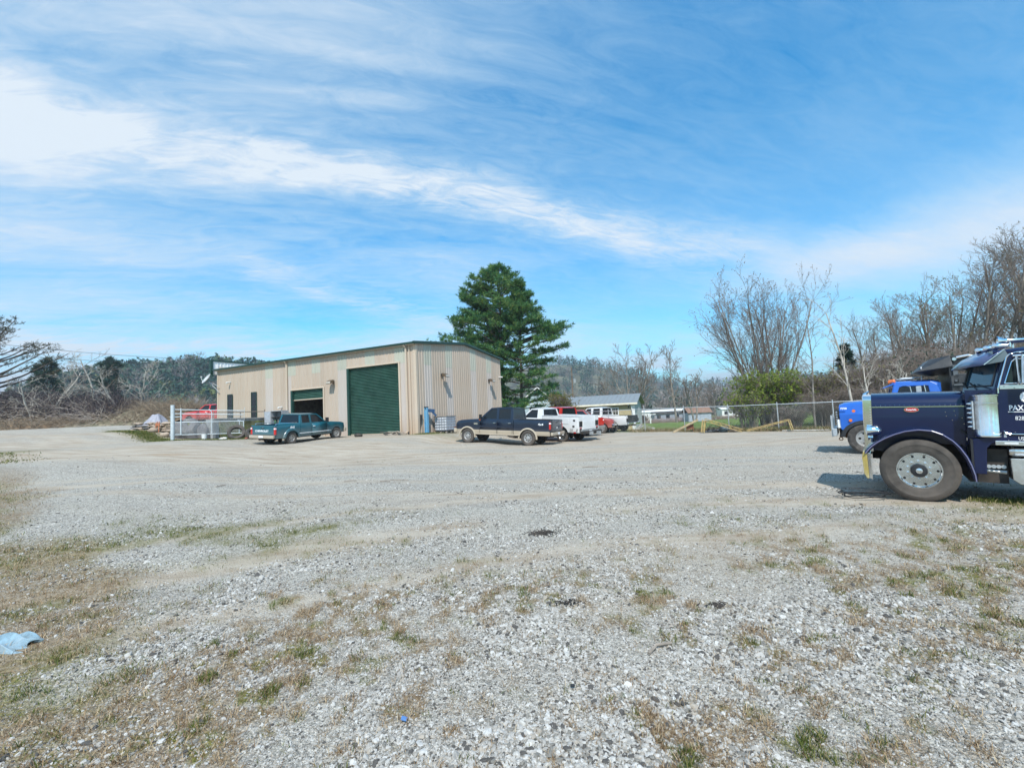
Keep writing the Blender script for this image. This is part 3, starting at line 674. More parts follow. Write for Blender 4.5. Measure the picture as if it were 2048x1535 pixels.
MB().bx(-.2, BW+.02, -.222, -.06, ZE-.08, ZE-.02).build('soffit', M['trim'], bl)
b = MB()
for (ya, yb) in ((-.36, BD/2), (BD+.3, BD/2)):
    za = ZE+.0; zb_ = ZE+RISE+.06
    b.add([(BW+.05, ya, za-.04), (BW+.19, ya, za-.04), (BW+.19, yb, zb_-.04), (BW+.05, yb, zb_-.04), (BW+.05, ya, za+.13), (BW+.19, ya, za+.13), (BW+.19, yb, zb_+.13), (BW+.05, yb, zb_+.13)],
          [(0, 3, 2, 1), (4, 5, 6, 7), (0, 1, 5, 4), (2, 3, 7, 6), (1, 2, 6, 5), (0, 4, 7, 3)])
b.build('rake_trim', M['green'], bl)
MB().bx(BW-.16, BW+.055, -.058, .14, 0, ZE-.02).build('corner_trim', M['trim'], bl)
MB().bx(-.06, .12, -.055, .12, 0, ZE-.02).build('corner_trim', M['trim'], bl)
for x in (20.72, 8.92):
    d = MB().bx(x-.06, x+.06, -.155, -.06, .15, ZE-.25).beam((x, -.11, ZE-.27), (x, -.29, ZE-.06), .10, .10).beam((x, -.10, .18), (x, -.34, .06), .10, .10)
    d.build('downspout', M['trim'], bl, bevel=.008)
MB().bx(BW-.50, BW-.44, -.10, -.035, 0, ZE-.05).build('panel_end_trim', M['trim'], bl)
def rolldoor(x0, x1, zt, zc, name_lbl):
    fr = MB().bx(x0-.03, x0+.16, -.07, .12, 0, zt+.0).build('door_jamb', M['green'], bl)
    fr = MB().bx(x1-.10, x1+.03, -.07, .12, 0, zt+.0).build('door_jamb', M['trim'], bl)
    MB().bx(x0-.05, x1+.05, -.075, .12, zt, zt+.10).build('door_lintel', M['trim'], bl)
    dk = MB(); ns = int((zt-zc)/.105); vs = []; fs = []
    for i_ in range(ns*4+1):
        z = zc + (zt-zc)*i_/(ns*4.); y = .14 - .055*max(0, math.sin(2*math.pi*i_/4.)) + (.02 if i_ % 4 == 3 else 0)
        vs += [(x0+.14, y, z), (x1-.08, y, z)]
    for i_ in range(ns*4): fs.append((2*i_, 2*i_+1, 2*i_+3, 2*i_+2))
    n_ = len(vs); vs += [(v[0], v[1]+.03, v[2]) for v in vs]; fs += [(a+n_, d_+n_, c_+n_, b_+n_) for a, b_, c_, d_ in fs[:ns*4]]
    dk.add(vs, fs); o = dk.build('door_curtain', M['green_door'], bl); o['label'] = name_lbl; o['kind'] = 'stuff'
    br_ = MB().bx(x0+.12, x1-.06, .08, .17, zc-.07, zc+.0).build('bottom_bar', M['trim'], bl)
    return o
rolldoor(*D1[:2], D1[2], .10, 'tall closed green roll-up curtain of narrow slats')
rolldoor(*D2[:2], D2[2], 2.93, 'small green roll-up curtain raised most of the way')
for (a, b_, z0, z1) in SLW:
    w_ = MB().panel([(a-.05, z0-.05), (b_+.05, z0-.05), (b_+.05, z1+.05), (a-.05, z1+.05)], [[(a, z0), (b_, z0), (b_, z1), (a, z1)]], lambda u, v, d: (u, -.06-d, v), .03).build('window', M['green'], bl)
    MB().bx(a, b_, -.066, -.05, z0, z1).build('pane', M['glass'], w_)
    MB().bx(a, b_, -.086, -.066, (z0+z1)/2-.02, (z0+z1)/2+.02).build('glazing_bar', M['green'], w_)
# things glimpsed in the open bay
bay = thing('tool_rack', 'grey steel shelving rack inside the half open workshop bay', 'rack', bl.matrix_basis @ Vector((10.2, 3.6, .05)), BYAW)
b = MB()
for x in (0, 1.8):
    for y in (0, .5): MB().bx(x, x+.05, y, y+.05, 0, 2.0).build('upright', M['steel'], bay)
for z in (.3, .9, 1.5, 1.95): MB().bx(.0, 1.85, 0, .55, z, z+.03).build('shelf', M['steel'], bay)
lamp_in = thing('tube_light_fixture', 'white unlit tube light hanging inside the open bay', 'light', bl.matrix_basis @ Vector((11.9, 2.0, 2.75)), BYAW)
MB().bx(-.6, .6, -.08, .08, 0, .06).build('housing', M['white'], lamp_in); MB().tube((-.58, 0, -.03), (.58, 0, -.03), .018).build('tube', M['white'], lamp_in)

# parapet of the wing behind the left end
pw = thing('parapet_sign_wall', 'green edged white ribbed parapet rising behind the left end of the workshop roof', 'parapet', bl.matrix_basis @ Vector((-.55, -.3, 0)), BYAW)
MB().bx(-.10, .10, -.05, .15, ZE-.5, 7.02).build('post', M['green'], pw)
MB().bx(-.08, .08, .15, 12.2, 6.90, 7.02).build('cap_rail', M['green'], pw)
for k in range(13): rib_sheet(.9, lambda u: ZE-.3, lambda u: 6.895, m=M['white'], parent=pw, M4=Tm(.0, .2+k*.9, 0, math.pi/2), name='parapet_sheet')
MB().bx(-.10, .30, -.05, .0, ZE-.55, ZE-.35).build('bracket', M['green'], pw)

def floodlight(px, py, pz, ang, label):
    o = thing('floodlight', label, 'floodlight', bl.matrix_basis @ Vector((px, py, pz)), BYAW+ang, group='floodlights on the workshop walls')
    MB().bx(-.10, .10, -.05, .0, -.08, .14).tube((0, -.04, .03), (0, -.22, .03), .025).build('bracket', M['under'], o)
    h = MB().add([(-.24, -.18, -.06), (.24, -.18, -.06), (.24, -.50, -.16), (-.24, -.50, -.16), (-.22, -.18, .17), (.22, -.18, .17), (.20, -.46, .06), (-.20, -.46, .06)],
                 [(0, 1, 2, 3), (4, 7, 6, 5), (0, 4, 5, 1), (2, 6, 7, 3), (1, 5, 6, 2), (0, 3, 7, 4)])
    h.build('housing', pm('bronze_housing', (.12, .085, .055), .5, .3), o, bevel=.01)
    MB().add([(-.20, -.475, .03), (.20, -.475, .03), (.21, -.515, -.12), (-.21, -.515, -.12)], [(0, 1, 2, 3)]).build('lens', pm('frosted_lens', (.42, .38, .32), .3), o)
floodlight(13.88, -.035, 4.0, 0, 'rusty floodlight above the wall between the two roll-up doors')
floodlight(BW+.035, 2.93, 4.05, math.pi/2, 'floodlight on the gable wall nearer the workshop corner')
floodlight(BW+.035, 10.05, 4.0, math.pi/2, 'floodlight on the gable wall nearer the pine trees')
def camera_box(px, py, pz, ang, label):
    o = thing('security_camera', label, 'camera', bl.matrix_basis @ Vector((px, py, pz)), BYAW+ang, group='security cameras')
    MB().bx(-.05, .05, -.04, 0, -.05, .05).tube((0, -.02, 0), (0, -.16, .0), .02).build('bracket', M['white'], o)
    MB().tube((0, -.12, -.02), (.0, -.36, -.06), .055, .06, 12).build('housing', M['white'], o, 40)
camera_box(1.75, -.035, 4.9, 0, 'white security camera high on the wall near the satellite dish')
camera_box(BW+.035, 12.0, 4.45, math.pi/2, 'white security camera near the far edge of the gable wall')
camera_box(8.25, -.035, 2.45, 0, 'small camera above the open grey cabinet')
dish = thing('satellite_dish', 'grey satellite dish on an arm at the left corner of the workshop', 'satellite dish', bl.matrix_basis @ Vector((.35, -.1, 4.1)), BYAW)
b = MB().tube((0, 0, 0), (-.55, -.55, .95), .03).tube((0, 0, .5), (-.42, -.45, .85), .02); b.build('arm', M['steel'], dish)
b = MB(); Mx = Matrix.Translation((-.62, -.62, 1.15)) @ Vector((-.2, -.8, .55)).to_track_quat('Z', 'Y').to_matrix().to_4x4()
b.lathe([(.001, 0), (.2, .02), (.38, .07), (.50, .13), (.50, .145), (.37, .085), (.2, .035), (.001, .015)], Mx, 24)
b.build('reflector', pm('dish_grey', (.45, .46, .47), .45), dish, 40)
p0 = Mx @ Vector((0, -.45, .1)); p1 = Mx @ Vector((0, -.1, .55)); MB().tube(p0, p1, .018).tube(p1, p1+Vector((.02, .1, -.02)), .05, .04).build('feed_horn', M['white'], dish)
cab = thing('metal_cabinet', 'open grey metal cabinet with dark shelves under the small camera', 'cabinet', bl.matrix_basis @ Vector((7.85, -.75, .05)), BYAW)
b = MB().bx(0, 1.3, .55, .60, 0, 2.1).bx(0, .04, 0, .55, 0, 2.1).bx(1.26, 1.3, 0, .55, 0, 2.1).bx(.04, 1.26, 0, .55, 2.06, 2.1); b.build('casing', pm('grey_cabinet_paint', (.33, .36, .40), .5, dirt=(.2, .2, .2)), cab)
for z in (.1, .6, 1.1, 1.6): MB().bx(.04, 1.26, .05, .55, z, z+.03).build('shelf', M['under'], cab)
dr = MB().bx(-.68, -.02, -.03, .0, .03, 2.08); dr.build('door', pm('grey_door_paint', (.36, .39, .43), .5), cab)
rc = random.Random(3)
for k in range(9):
    z = (.13, .63, 1.13)[k % 3]; x = .2+.38*(k//3)
    o = MB().lathe([(.001, 0), (.09, 0), (.09, .2), (.05, .26), (.001, .26)], Matrix.Translation((0, 0, 0)), 10).build('oil_can', pm('can_paint_%d' % k, (rc.uniform(.05, .4), rc.uniform(.03, .15), rc.uniform(.02, .1)), .4), None, 40)
    o.location = bl.matrix_basis @ Vector((7.85+x, -.48, .05+z)); tag(o, 'small dark can, %s of the open grey cabinet' % ('left on the lowest shelf', 'left on the second shelf', 'left on the third shelf', 'centre of the lowest shelf', 'centre of the second shelf', 'centre of the third shelf', 'right on the lowest shelf', 'right on the second shelf', 'right on the third shelf')[k], 'can', 'cans in the open grey cabinet')
# ------------------------------------------------------------------ trees
def tubes_np(segs, k=3):
    """segs: array n x 8 (p0, p1, r0, r1) -> verts, quads"""
    s = np.asarray(segs, float); p0, p1, r0, r1 = s[:, :3], s[:, 3:6], s[:, 6], s[:, 7]
    d = p1-p0; L = np.linalg.norm(d, axis=1, keepdims=True)+1e-9; d = d/L
    ref = np.where(np.abs(d[:, 2:3]) > .9, np.array([[1., 0, 0]]), np.array([[0, 0, 1.]]))
    u = np.cross(d, ref); u /= np.linalg.norm(u, axis=1, keepdims=True)+1e-9; v = np.cross(d, u)
    a = np.arange(k)*2*math.pi/k; ca, sa = np.cos(a), np.sin(a)
    ring = ca[None, :, None]*u[:, None, :] + sa[None, :, None]*v[:, None, :]
    V = np.concatenate([p0[:, None, :]+ring*r0[:, None, None], p1[:, None, :]+ring*r1[:, None, None]], 1)
    n = len(s); b = (np.arange(n)*2*k)[:, None]; i = np.arange(k)[None, :]; j = (i+1) % k
    Q = np.stack([b+i, b+j, b+k+j, b+k+i], -1).reshape(-1, 4)
    return V.reshape(-1, 3), Q
def merge(parts):
    V = []; Q = []; o = 0
    for v, q in parts:
        if len(v): V.append(v); Q.append(q+o); o += len(v)
    return np.concatenate(V), np.concatenate(Q)
def branch(g, out, p, d, L, r, lvl, P, tips):
    """grow a limb: out[lvl] gets segments"""
    nseg = P['seg'][lvl]; step = L/nseg; pts = [p]; dirs = [d]; rs = [r]
    for k in range(nseg):
        d = d + g.normal(0, P['wob'][lvl], 3) + np.array([0, 0, P['up'][lvl]]); d /= np.linalg.norm(d)
        q = p + d*step; r2 = r*(1-(k+1)/nseg*(1-P['taper'][lvl])) if False else rs[0]*(1-(k+1)/nseg*(1-P['taper'][lvl]))
        out.append((lvl, *p, *q, rs[-1], r2)); p = q; pts.append(p); dirs.append(d); rs.append(r2)
    if lvl+1 < len(P['n']):
        n = P['n'][lvl+1]; n = max(1, int(n*(.75+.5*g.random())))
        for c in range(n):
            t = P['start'][lvl+1] + (1-P['start'][lvl+1])*(c+g.random()*.8)/n; t = min(t, .999)
            k = int(t*nseg); f = t*nseg-k
            q = pts[k]*(1-f)+pts[min(k+1, nseg)]*f; dd = dirs[min(k+1, nseg)]
            ax = g.normal(0, 1, 3); ax -= dd*(ax@dd); ax /= np.linalg.norm(ax)+1e-9
            an = P['ang'][lvl+1]*(.7+.6*g.random()); nd = dd*math.cos(an)+ax*math.sin(an)
            if P.get('flat') and lvl >= 0: nd[2] = nd[2]*P['flat']; nd /= np.linalg.norm(nd)
            ll = L*P['len'][lvl+1]*(1-P['short']*t)*(.7+.6*g.random())
            rr_ = (rs[k]*(1-f)+rs[min(k+1, nseg)]*f)*P['rad'][lvl+1]
            branch(g, out, q, nd, ll, max(rr_, P['rmin']), lvl+1, P, tips)
    if lvl >= len(P['n'])-2: tips.append((pts[-1], dirs[-1]))
def bark(name, a, b, c):
    m = bpy.data.materials.new(name); m.use_nodes = True; t = m.node_tree; pb = t.nodes['Principled BSDF']; pb.inputs['Roughness'].default_value = .95; pb.inputs['Specular IOR Level'].default_value = .15
    tc = N(t, 'ShaderNodeTexCoord').outputs['Object']
    cc = ramp(t, noise(t, mapping(t, tc, (1, 1, .4)), 3.5, 6, .7), [(.3, a), (.5, b), (.72, c)])
    t.links.new(cc, pb.inputs['Base Color']); return m
M['bark'] = bark('grey_bark', (.11, .095, .08), (.21, .185, .16), (.36, .325, .285))
M['bark_brown'] = bark('brown_bark', (.10, .075, .055), (.19, .145, .11), (.30, .245, .19))
M['bark_pale'] = bark('pale_bark', (.26, .23, .20), (.46, .42, .37), (.66, .62, .56))
M['bark_pine'] = bark('pine_bark', (.05, .04, .035), (.11, .09, .08), (.20, .17, .15))
M['twig'] = bark('twig', (.135, .105, .09), (.215, .175, .15), (.32, .275, .245))
def leaf_mat(name, stops, trans=.25, scale=.8):
    m = bpy.data.materials.new(name); m.use_nodes = True; t = m.node_tree; pb = t.nodes['Principled BSDF']; pb.inputs['Roughness'].default_value = .6; pb.inputs['Specular IOR Level'].default_value = .25
    tc = N(t, 'ShaderNodeTexCoord').outputs['Object']
    a = N(t, 'ShaderNodeAttribute', attribute_name='tone').outputs['Fac']
    f = math_(t, 'ADD', math_(t, 'MULTIPLY', a, .55), math_(t, 'MULTIPLY', noise(t, tc, scale, 3, .6), .5))
    c = ramp(t, f, stops); t.links.new(c, pb.inputs['Base Color'])
    tr = N(t, 'ShaderNodeBsdfTranslucent'); t.links.new(c, tr.inputs[0]); mx = N(t, 'ShaderNodeMixShader'); mx.inputs[0].default_value = trans
    t.links.new(pb.outputs[0], mx.inputs[1]); t.links.new(tr.outputs[0], mx.inputs[2])
    out = [n for n in t.nodes if n.type == 'OUTPUT_MATERIAL'][0]; t.links.new(mx.outputs[0], out.inputs[0]); return m
M['pine_needle'] = leaf_mat('pine_needles', [(.2, (.018, .065, .032)), (.4, (.05, .155, .06)), (.6, (.115, .235, .07)), (.8, (.25, .32, .095))], .3, .35)
M['cedar'] = leaf_mat('dark_conifer_foliage', [(.2, (.008, .022, .016)), (.5, (.020, .052, .034)), (.8, (.045, .085, .050))], .12, .5)
M['privet'] = leaf_mat('evergreen_shrub_leaves', [(.2, (.06, .10, .015)), (.45, (.15, .22, .03)), (.75, (.33, .37, .07))], .3, .7)
M['bud'] = leaf_mat('budding_leaves', [(.2, (.10, .095, .03)), (.5, (.17, .16, .055)), (.8, (.26, .24, .09))], .3, .5)
M['old_leaf'] = leaf_mat('clinging_dead_leaves', [(.2, (.10, .06, .04)), (.5, (.17, .10, .07)), (.8, (.24, .15, .10))], .2, .5)
def tri_cloud(name, P3, D3, ln, wd, mat, parent, g, per=8, spread=1.0):
    """leaf or needle triangles fanning out of each tip point"""
    n = len(P3)*per; p = np.repeat(P3, per, 0); d = np.repeat(D3, per, 0)
    dd = d + g.normal(0, spread, (n, 3)); dd /= np.linalg.norm(dd, axis=1, keepdims=True)+1e-9
    s = np.cross(dd, g.normal(0, 1, (n, 3))); s /= np.linalg.norm(s, axis=1, keepdims=True)+1e-9
    l = ln*(.6+.8*g.random((n, 1))); w = wd*(.6+.8*g.random((n, 1)))
    V = np.stack([p-s*w*.3, p+dd*l*.5+s*w*.5, p+dd*l, p+dd*l*.5-s*w*.5], 1).reshape(-1, 3)
    b = np.arange(n)*4; me = np_mesh(name, V, np.stack([b, b+1, b+2, b+3], -1))
    c_ = me.color_attributes.new('tone', 'FLOAT_COLOR', 'POINT'); r_ = np.repeat(np.repeat(g.random(len(P3)), per), 4)*.7+np.repeat(g.random(n), 4)*.3
    c_.data.foreach_set('color', np.column_stack([r_, r_, r_, np.ones_like(r_)]).astype(np.float32).ravel())
    return link(name, me, mat, parent)
def limb_objs(out, parent, mat, twigmat, split=1, names=('trunk', 'crown')):
    o = np.array(out); a = o[o[:, 0] < split][:, 1:]; b = o[o[:, 0] >= split][:, 1:]; lv = o[o[:, 0] >= split][:, 0]
    v, q = tubes_np(a, 8); me = np_mesh(names[0], v, q); me.polygons.foreach_set('use_smooth', [True]*len(q)); T = link(names[0], me, mat, parent)
    prs = []
    if (lv == split).any(): prs.append(tubes_np(b[lv == split], 5))
    if (lv > split).any(): prs.append(tubes_np(b[lv > split], 3))
    v, q = merge(prs); me = np_mesh(names[1], v, q); Cn = link(names[1], me, [twigmat], parent); return T, Cn
BARE = dict(n=[1, 11, 7, 6, 5], seg=[8, 6, 5, 4, 3], wob=[.05, .10, .14, .17, .2], up=[.02, .07, .05, .04, .03], taper=[.3, .25, .3, .4, .5],
            start=[0, .28, .2, .15, .1], ang=[0, .75, .65, .65, .7], len=[1, .46, .45, .45, .45], rad=[1, .45, .5, .55, .6], short=.45, rmin=.011)
def bare_tree(name, label, cat, loc, h, r, seed, P=None, stems=1, lean=0., mats=None, group=None, leaves=None, spread=.35, cup=0.):
    g = np.random.default_rng(seed); P = dict(BARE, **(P or {})); out = []; tips = []
    if stems == 1:
        branch(g, out, np.zeros(3), np.array([lean, 0, 1.]), h*.90, r, 0, P, tips)
    else:
        for k in range(stems):
            a = 2*math.pi*k/stems+g.random()*.6; sp = spread*(.35+.9*g.random()); d = np.array([math.cos(a)*sp, math.sin(a)*sp*.8, 1.]); d /= np.linalg.norm(d)
            branch(g, out, np.array([math.cos(a)*.18, math.sin(a)*.18, 0]), d, h*(.74+.22*g.random()), r*(.7+.4*g.random()), 0, P, tips)
    root = thing(name, label, cat, loc, 0, group)
    mm = mats or (M['bark'], M['twig']); limb_objs(out, root, mm[0], mm[1], names=('trunk' if stems == 1 else 'stems', 'crown'))
    if leaves:
        tp = np.array([t_[0] for t_ in tips]); td = np.array([t_[1] for t_ in tips]); k = g.random(len(tp)) < leaves[1]
        tri_cloud('leaves', tp[k], td[k], leaves[2], leaves[2]*.6, leaves[0], root, g, per=leaves[3], spread=1.4)
    return root
def pine(name, label, loc, h, prof, r, seed, clump=.30, lean=0., bare_to=.1, mat=None, whorl=.42, group=None, droop=-.02, per=11, cat='tree', dens=1., bare_trunk=None):
    """prof(t, azimuth) -> branch reach at height fraction t"""
    g = np.random.default_rng(seed); out = []; tp = []; td = []
    p = np.zeros(3); ns = 16; pts = [p]
    for k in range(ns):
        q = p + np.array([lean+g.normal(0, .012), g.normal(0, .012), 1.])*h/ns
        out.append((0, *p, *q, r*(1-k/ns*.93), r*(1-(k+1)/ns*.93))); p = q; pts.append(p)
    pts = np.array(pts); z = h*bare_to
    while z < h*.985:
        t = z/h; c = pts[0]*0; c = np.array([np.interp(z, pts[:, 2], pts[:, i]) for i in range(3)])
        nb = 5 if t > .4 else 4
        for b in range(nb):
            a = g.random()*2*math.pi; reach = prof(t, a)*(.72+.5*g.random())
            if reach < .12: continue
            up = .10+.55*t*t + g.normal(0, .06); d = np.array([math.cos(a), math.sin(a), up]); d /= np.linalg.norm(d)
            q = c.copy(); m = 5; rb = max(.012, .028*reach**.8); L = reach*1.05
            bp = [q]
            for k in range(m):
                d = d+np.array([0, 0, .05 if k > 2 else droop])+g.normal(0, .05, 3); d /= np.linalg.norm(d)
                q2 = q+d*L/m; out.append((1, *q, *q2, rb*(1-k/m*.75), rb*(1-(k+1)/m*.75))); q = q2; bp.append(q)
            bp = np.array(bp)
            nt_ = int((2.5+reach*4.6)*dens*(1 if t > .62 else .62))
            for s_ in range(nt_):
                f = (.30+.70*(g.random()**.75)) if t > .62 else (.55+.45*(g.random()**.8)); k = min(int(f*m), m-1); q = bp[k]+(bp[k+1]-bp[k])*(f*m-k)
                sd = np.array([math.cos(a+g.choice([-1, 1])*(.5+.7*g.random())), math.sin(a+g.choice([-1, 1])*(.5+.7*g.random())), .25+g.normal(0, .15)])
                sl = reach*.24*(1.15-f*.6)*(.5+g.random()); e = q+sd*sl
                out.append((2, *q, *e, .011, .006))
                for w in np.linspace(.35, 1, max(2, int(sl/(clump*.8)))): tp.append(q+(e-q)*w+g.normal(0, .04, 3)); td.append(sd*.7+np.array([0, 0, .45]))
            tp.append(bp[-1]); td.append(d)
        z += whorl*(.7+.6*g.random())*(1-.25*t)
    for k in range(14): tp.append(pts[-1]+np.array([g.normal(0, .12), g.normal(0, .12), -g.random()*.7])); td.append(np.array([0, 0, 1.]))
    root = thing(name, label, cat, loc, 0, group)
    limb_objs(out, root, M['bark_pine'], M['bark_pine'], names=('trunk', 'branches'))
    tri_cloud('needles', np.array(tp), np.array(td), clump*1.25, clump*.18, mat or M['pine_needle'], root, g, per=per, spread=.75)
    return root
# the big white pines behind the workshop
def pA(t, a):
    w = 4.0*math.sin(min(1, (1.02-t)/.34)*1.45) if t > .62 else 3.9*(1-(.62-t)*.75)
    if t < .40: w *= .72
    s = -math.cos(a); return max(.1, .94*w*(1+.33*s*(1 if t < .62 else .35)))
pine('pine_tree', 'tallest white pine, standing close behind the right end of the workshop', (-1.15, 52, 0), 19.3, pA, .30, 3, bare_to=.30, clump=.33, lean=.012)
def pC(t, a):
    w = 3.7*math.sin(min(1, (1.02-t)/.5)*1.5); s = -math.cos(a); return max(.1, w*(1+.4*s))
pine('pine_tree', 'white pine with its lower trunk behind the workshop roof', (-3.0, 54, .2), 15.6, pC, .24, 14, bare_to=.48, clump=.33, dens=.7)
def pB(t, a):
    w = 4.0*math.sin(min(1, (1.01-t)/.78)*1.5)**1.0; s = math.cos(a); w *= .72+.5*abs(math.sin(t*23+1.0))
    return max(.08, w*(1+.24*s if t > .45 else .74+.12*s))
pine('pine_tree', 'open tiered white pine rightmost of the pine group', (1.05, 51, 0), 17.0, pB, .24, 8, bare_to=.14, clump=.32, whorl=.48, lean=.015, dens=1.15)

# bare trees across the field and along the fence
bare_tree('bare_tree', 'large spreading many-stemmed bare tree rising out of the green bush', 'tree', (22.4, 39.5, gz(22.4, 39.5)), 12.3, .14, 21,
          P=dict(n=[1, 13, 9, 8], seg=[9, 6, 5, 3], start=[0, .16, .12, .1], ang=[0, .52, .55, .6], len=[1, .46, .48, .45], wob=[.04, .07, .11, .15], up=[.035, .07, .06, .04], short=.40, rmin=.0095), stems=10, spread=.43, mats=(M['bark'], M['twig']), leaves=(M['old_leaf'], .30, .10, 2))
bare_tree('bare_tree', 'two-forked bare tree standing beside the yellow building', 'tree', (20.1, 75, -.9), 12.6, .2, 31, P=dict(n=[1, 11, 8, 7], rmin=.022), stems=4, spread=.35, leaves=(M['old_leaf'], .25, .12, 1))
bare_tree('bare_tree', 'tall narrow bare tree with the longest trunk in the field', 'tree', (27.0, 75, -1), 13.4, .2, 35, P=dict(n=[1, 20, 8, 7], ang=[0, .55, .6, .6], len=[1, .30, .48, .45], rmin=.022), leaves=(M['old_leaf'], .25, .12, 1))
bare_tree('bare_tree', 'shorter bare tree close right of the tall narrow one', 'tree', (30.4, 76, -1), 9.6, .18, 37, P=dict(n=[1, 13, 8, 7], rmin=.022), stems=2, spread=.25)
bare_tree('bare_tree', 'small bare tree in front of the far shed', 'tree', (29.5, 60, -.7), 5.2, .12, 39, P=dict(n=[1, 11, 7, 6], rmin=.018))
bare_tree('bare_tree', 'small dark bare tree behind the brown roofed shed', 'tree', (46, 103, -1.6), 8.5, .2, 41, P=dict(n=[1, 13, 8, 7], rmin=.026))
bare_tree('bare_tree', 'thin bare tree just right of the utility pole', 'tree', (18.5, 90, -1), 8.5, .2, 43, P=dict(n=[1, 13, 8, 7], rmin=.026))
bare_tree('young_tree', 'slim dark bare sapling near the fence left of the pale one', 'tree', (19.4, 29.2, 0), 7.8, .07, 45, P=dict(n=[1, 13, 5, 4], len=[1, .26, .4, .4], ang=[0, .6, .6, .6], seg=[8, 4, 3, 2]))
bare_tree('young_tree', 'slim pale barked sapling just left of the blue truck', 'tree', (20.7, 27.5, 0), 8.0, .085, 47, P=dict(n=[1, 12, 5, 4], len=[1, .34, .4, .4], ang=[0, .65, .6, .6], seg=[8, 5, 4, 3]), mats=(M['bark_pale'], M['bark_pale']))
bare_tree('young_tree', 'leaning pale sapling with curved limbs behind the blue truck hood', 'tree', (22.6, 27.6, 0), 4.6, .06, 49, P=dict(n=[1, 8, 5, 4], len=[1, .5, .45, .4], ang=[0, .7, .6, .6], seg=[7, 5, 4, 3]), stems=3, spread=.8, mats=(M['bark_pale'], M['bark_pale']))
pine('small_pine', 'small dark pine seen between two bare saplings', (30.6, 41, 0), 6.6, lambda t, a: 1.7*(1.05-t), .1, 51, bare_to=.3, clump=.3, mat=M['cedar'], group=None)
# the wood on the right: variants first, then copies, each its own thing
WP = dict(n=[1, 15, 9, 7], seg=[9, 6, 5, 3], start=[0, .22, .15, .1], ang=[0, .62, .6, .65], len=[1, .44, .48, .46], up=[.01, .06, .05, .04], rmin=.0145)
grp = 'bare trees of the wood on the right'
spec = [  # x, y, height, variant
    (41.0, 51, 9.8), (44.5, 53, 12.0), (43.2, 47, 11.2), (46.8, 49.5, 13.8), (49.8, 53, 14.8), (47.6, 45.5, 14.2), (50.5, 46.5, 16.0), (53.6, 50, 16.6), (52.2, 44.2, 16.2), (56.5, 47.5, 17.6),
    (55.0, 42.5, 17.2), (59.0, 45.0, 18.4), (58.4, 40.5, 18.0), (62.5, 48, 19.0), (45.6, 58, 12.0), (55.0, 57, 15.5), (38.6, 55, 7.6), (62.0, 41.0, 18.5),
        (40.2, 48.2, 8.8), (42.4, 50.5, 10.6), (45.0, 51.0, 12.6), (46.2, 47.0, 13.2), (48.6, 49.4, 14.6), (50.0, 49.0, 15.4), (52.0, 47.0, 15.8), (54.4, 46.0, 16.6), (57.0, 50.0, 17.0)]
wl = ['leftmost short bare tree where the wood begins', 'bare tree behind the front left edge of the wood', 'second bare tree along the front of the wood', 'fine twigged bare tree above the black truck body', 'tall rear bare tree above the black truck body',
      'bare tree over the navy truck sun visor', 'tall bare tree directly over the navy truck visor', 'tall rear bare tree behind the navy truck visor', 'tall bare tree over the navy cab front lights', 'very tall rear bare tree over the navy cab', 'tall bare tree over the navy cab roof horn',
      'tallest bare tree near the right picture edge', 'tall bare tree at the right picture edge front row', 'tall bare tree deep in the wood at the far right', 'half hidden bare tree deep behind the left of the wood', 'half hidden bare tree deep in the middle of the wood', 'small bare tree standing apart left of the wood', 'tall bare tree just past the navy cab at the far right',
      'low bare tree at the front left foot of the wood', 'bare tree between the first two trees of the wood', 'slender bare tree left of the black truck body', 'front bare tree directly above the black truck body', 'bare tree right behind the black truck body', 'bare tree between black truck body and navy visor',
      'front bare tree above the middle of the navy visor', 'front bare tree above the navy cab front lights', 'rear bare tree above the navy cab front lights']
vs_ = []
for k in range(6):
    o = bare_tree('bare_tree', 'x', 'tree', (0, 0, 0), 15.0, .19, 60+k, P=WP, group=grp, lean=(-.08, .05, -.03, .1, 0, .04)[k], mats=((M['bark'], M['twig']) if k % 3 else (M['bark_brown'], M['twig'])), stems=1 if k != 4 else 2, spread=.2,
                  leaves=((M['bud'], .34, .15, 2) if k in (1, 4) else (M['old_leaf'], .10, .10, 1)))
    vs_.append(o)
for k, (x, y, h) in enumerate(spec):
    o = vs_[k] if k < 6 else copy_tree(vs_[(k*5+1) % 6])
    o.location = (x, y, gz(x, y)+.3); s_ = h/15.; o.scale = (s_*(1.05 if k % 2 else .95), s_, s_); o.rotation_euler = (0, 0, rnd.uniform(0, 6.28)); o['label'] = wl[k]
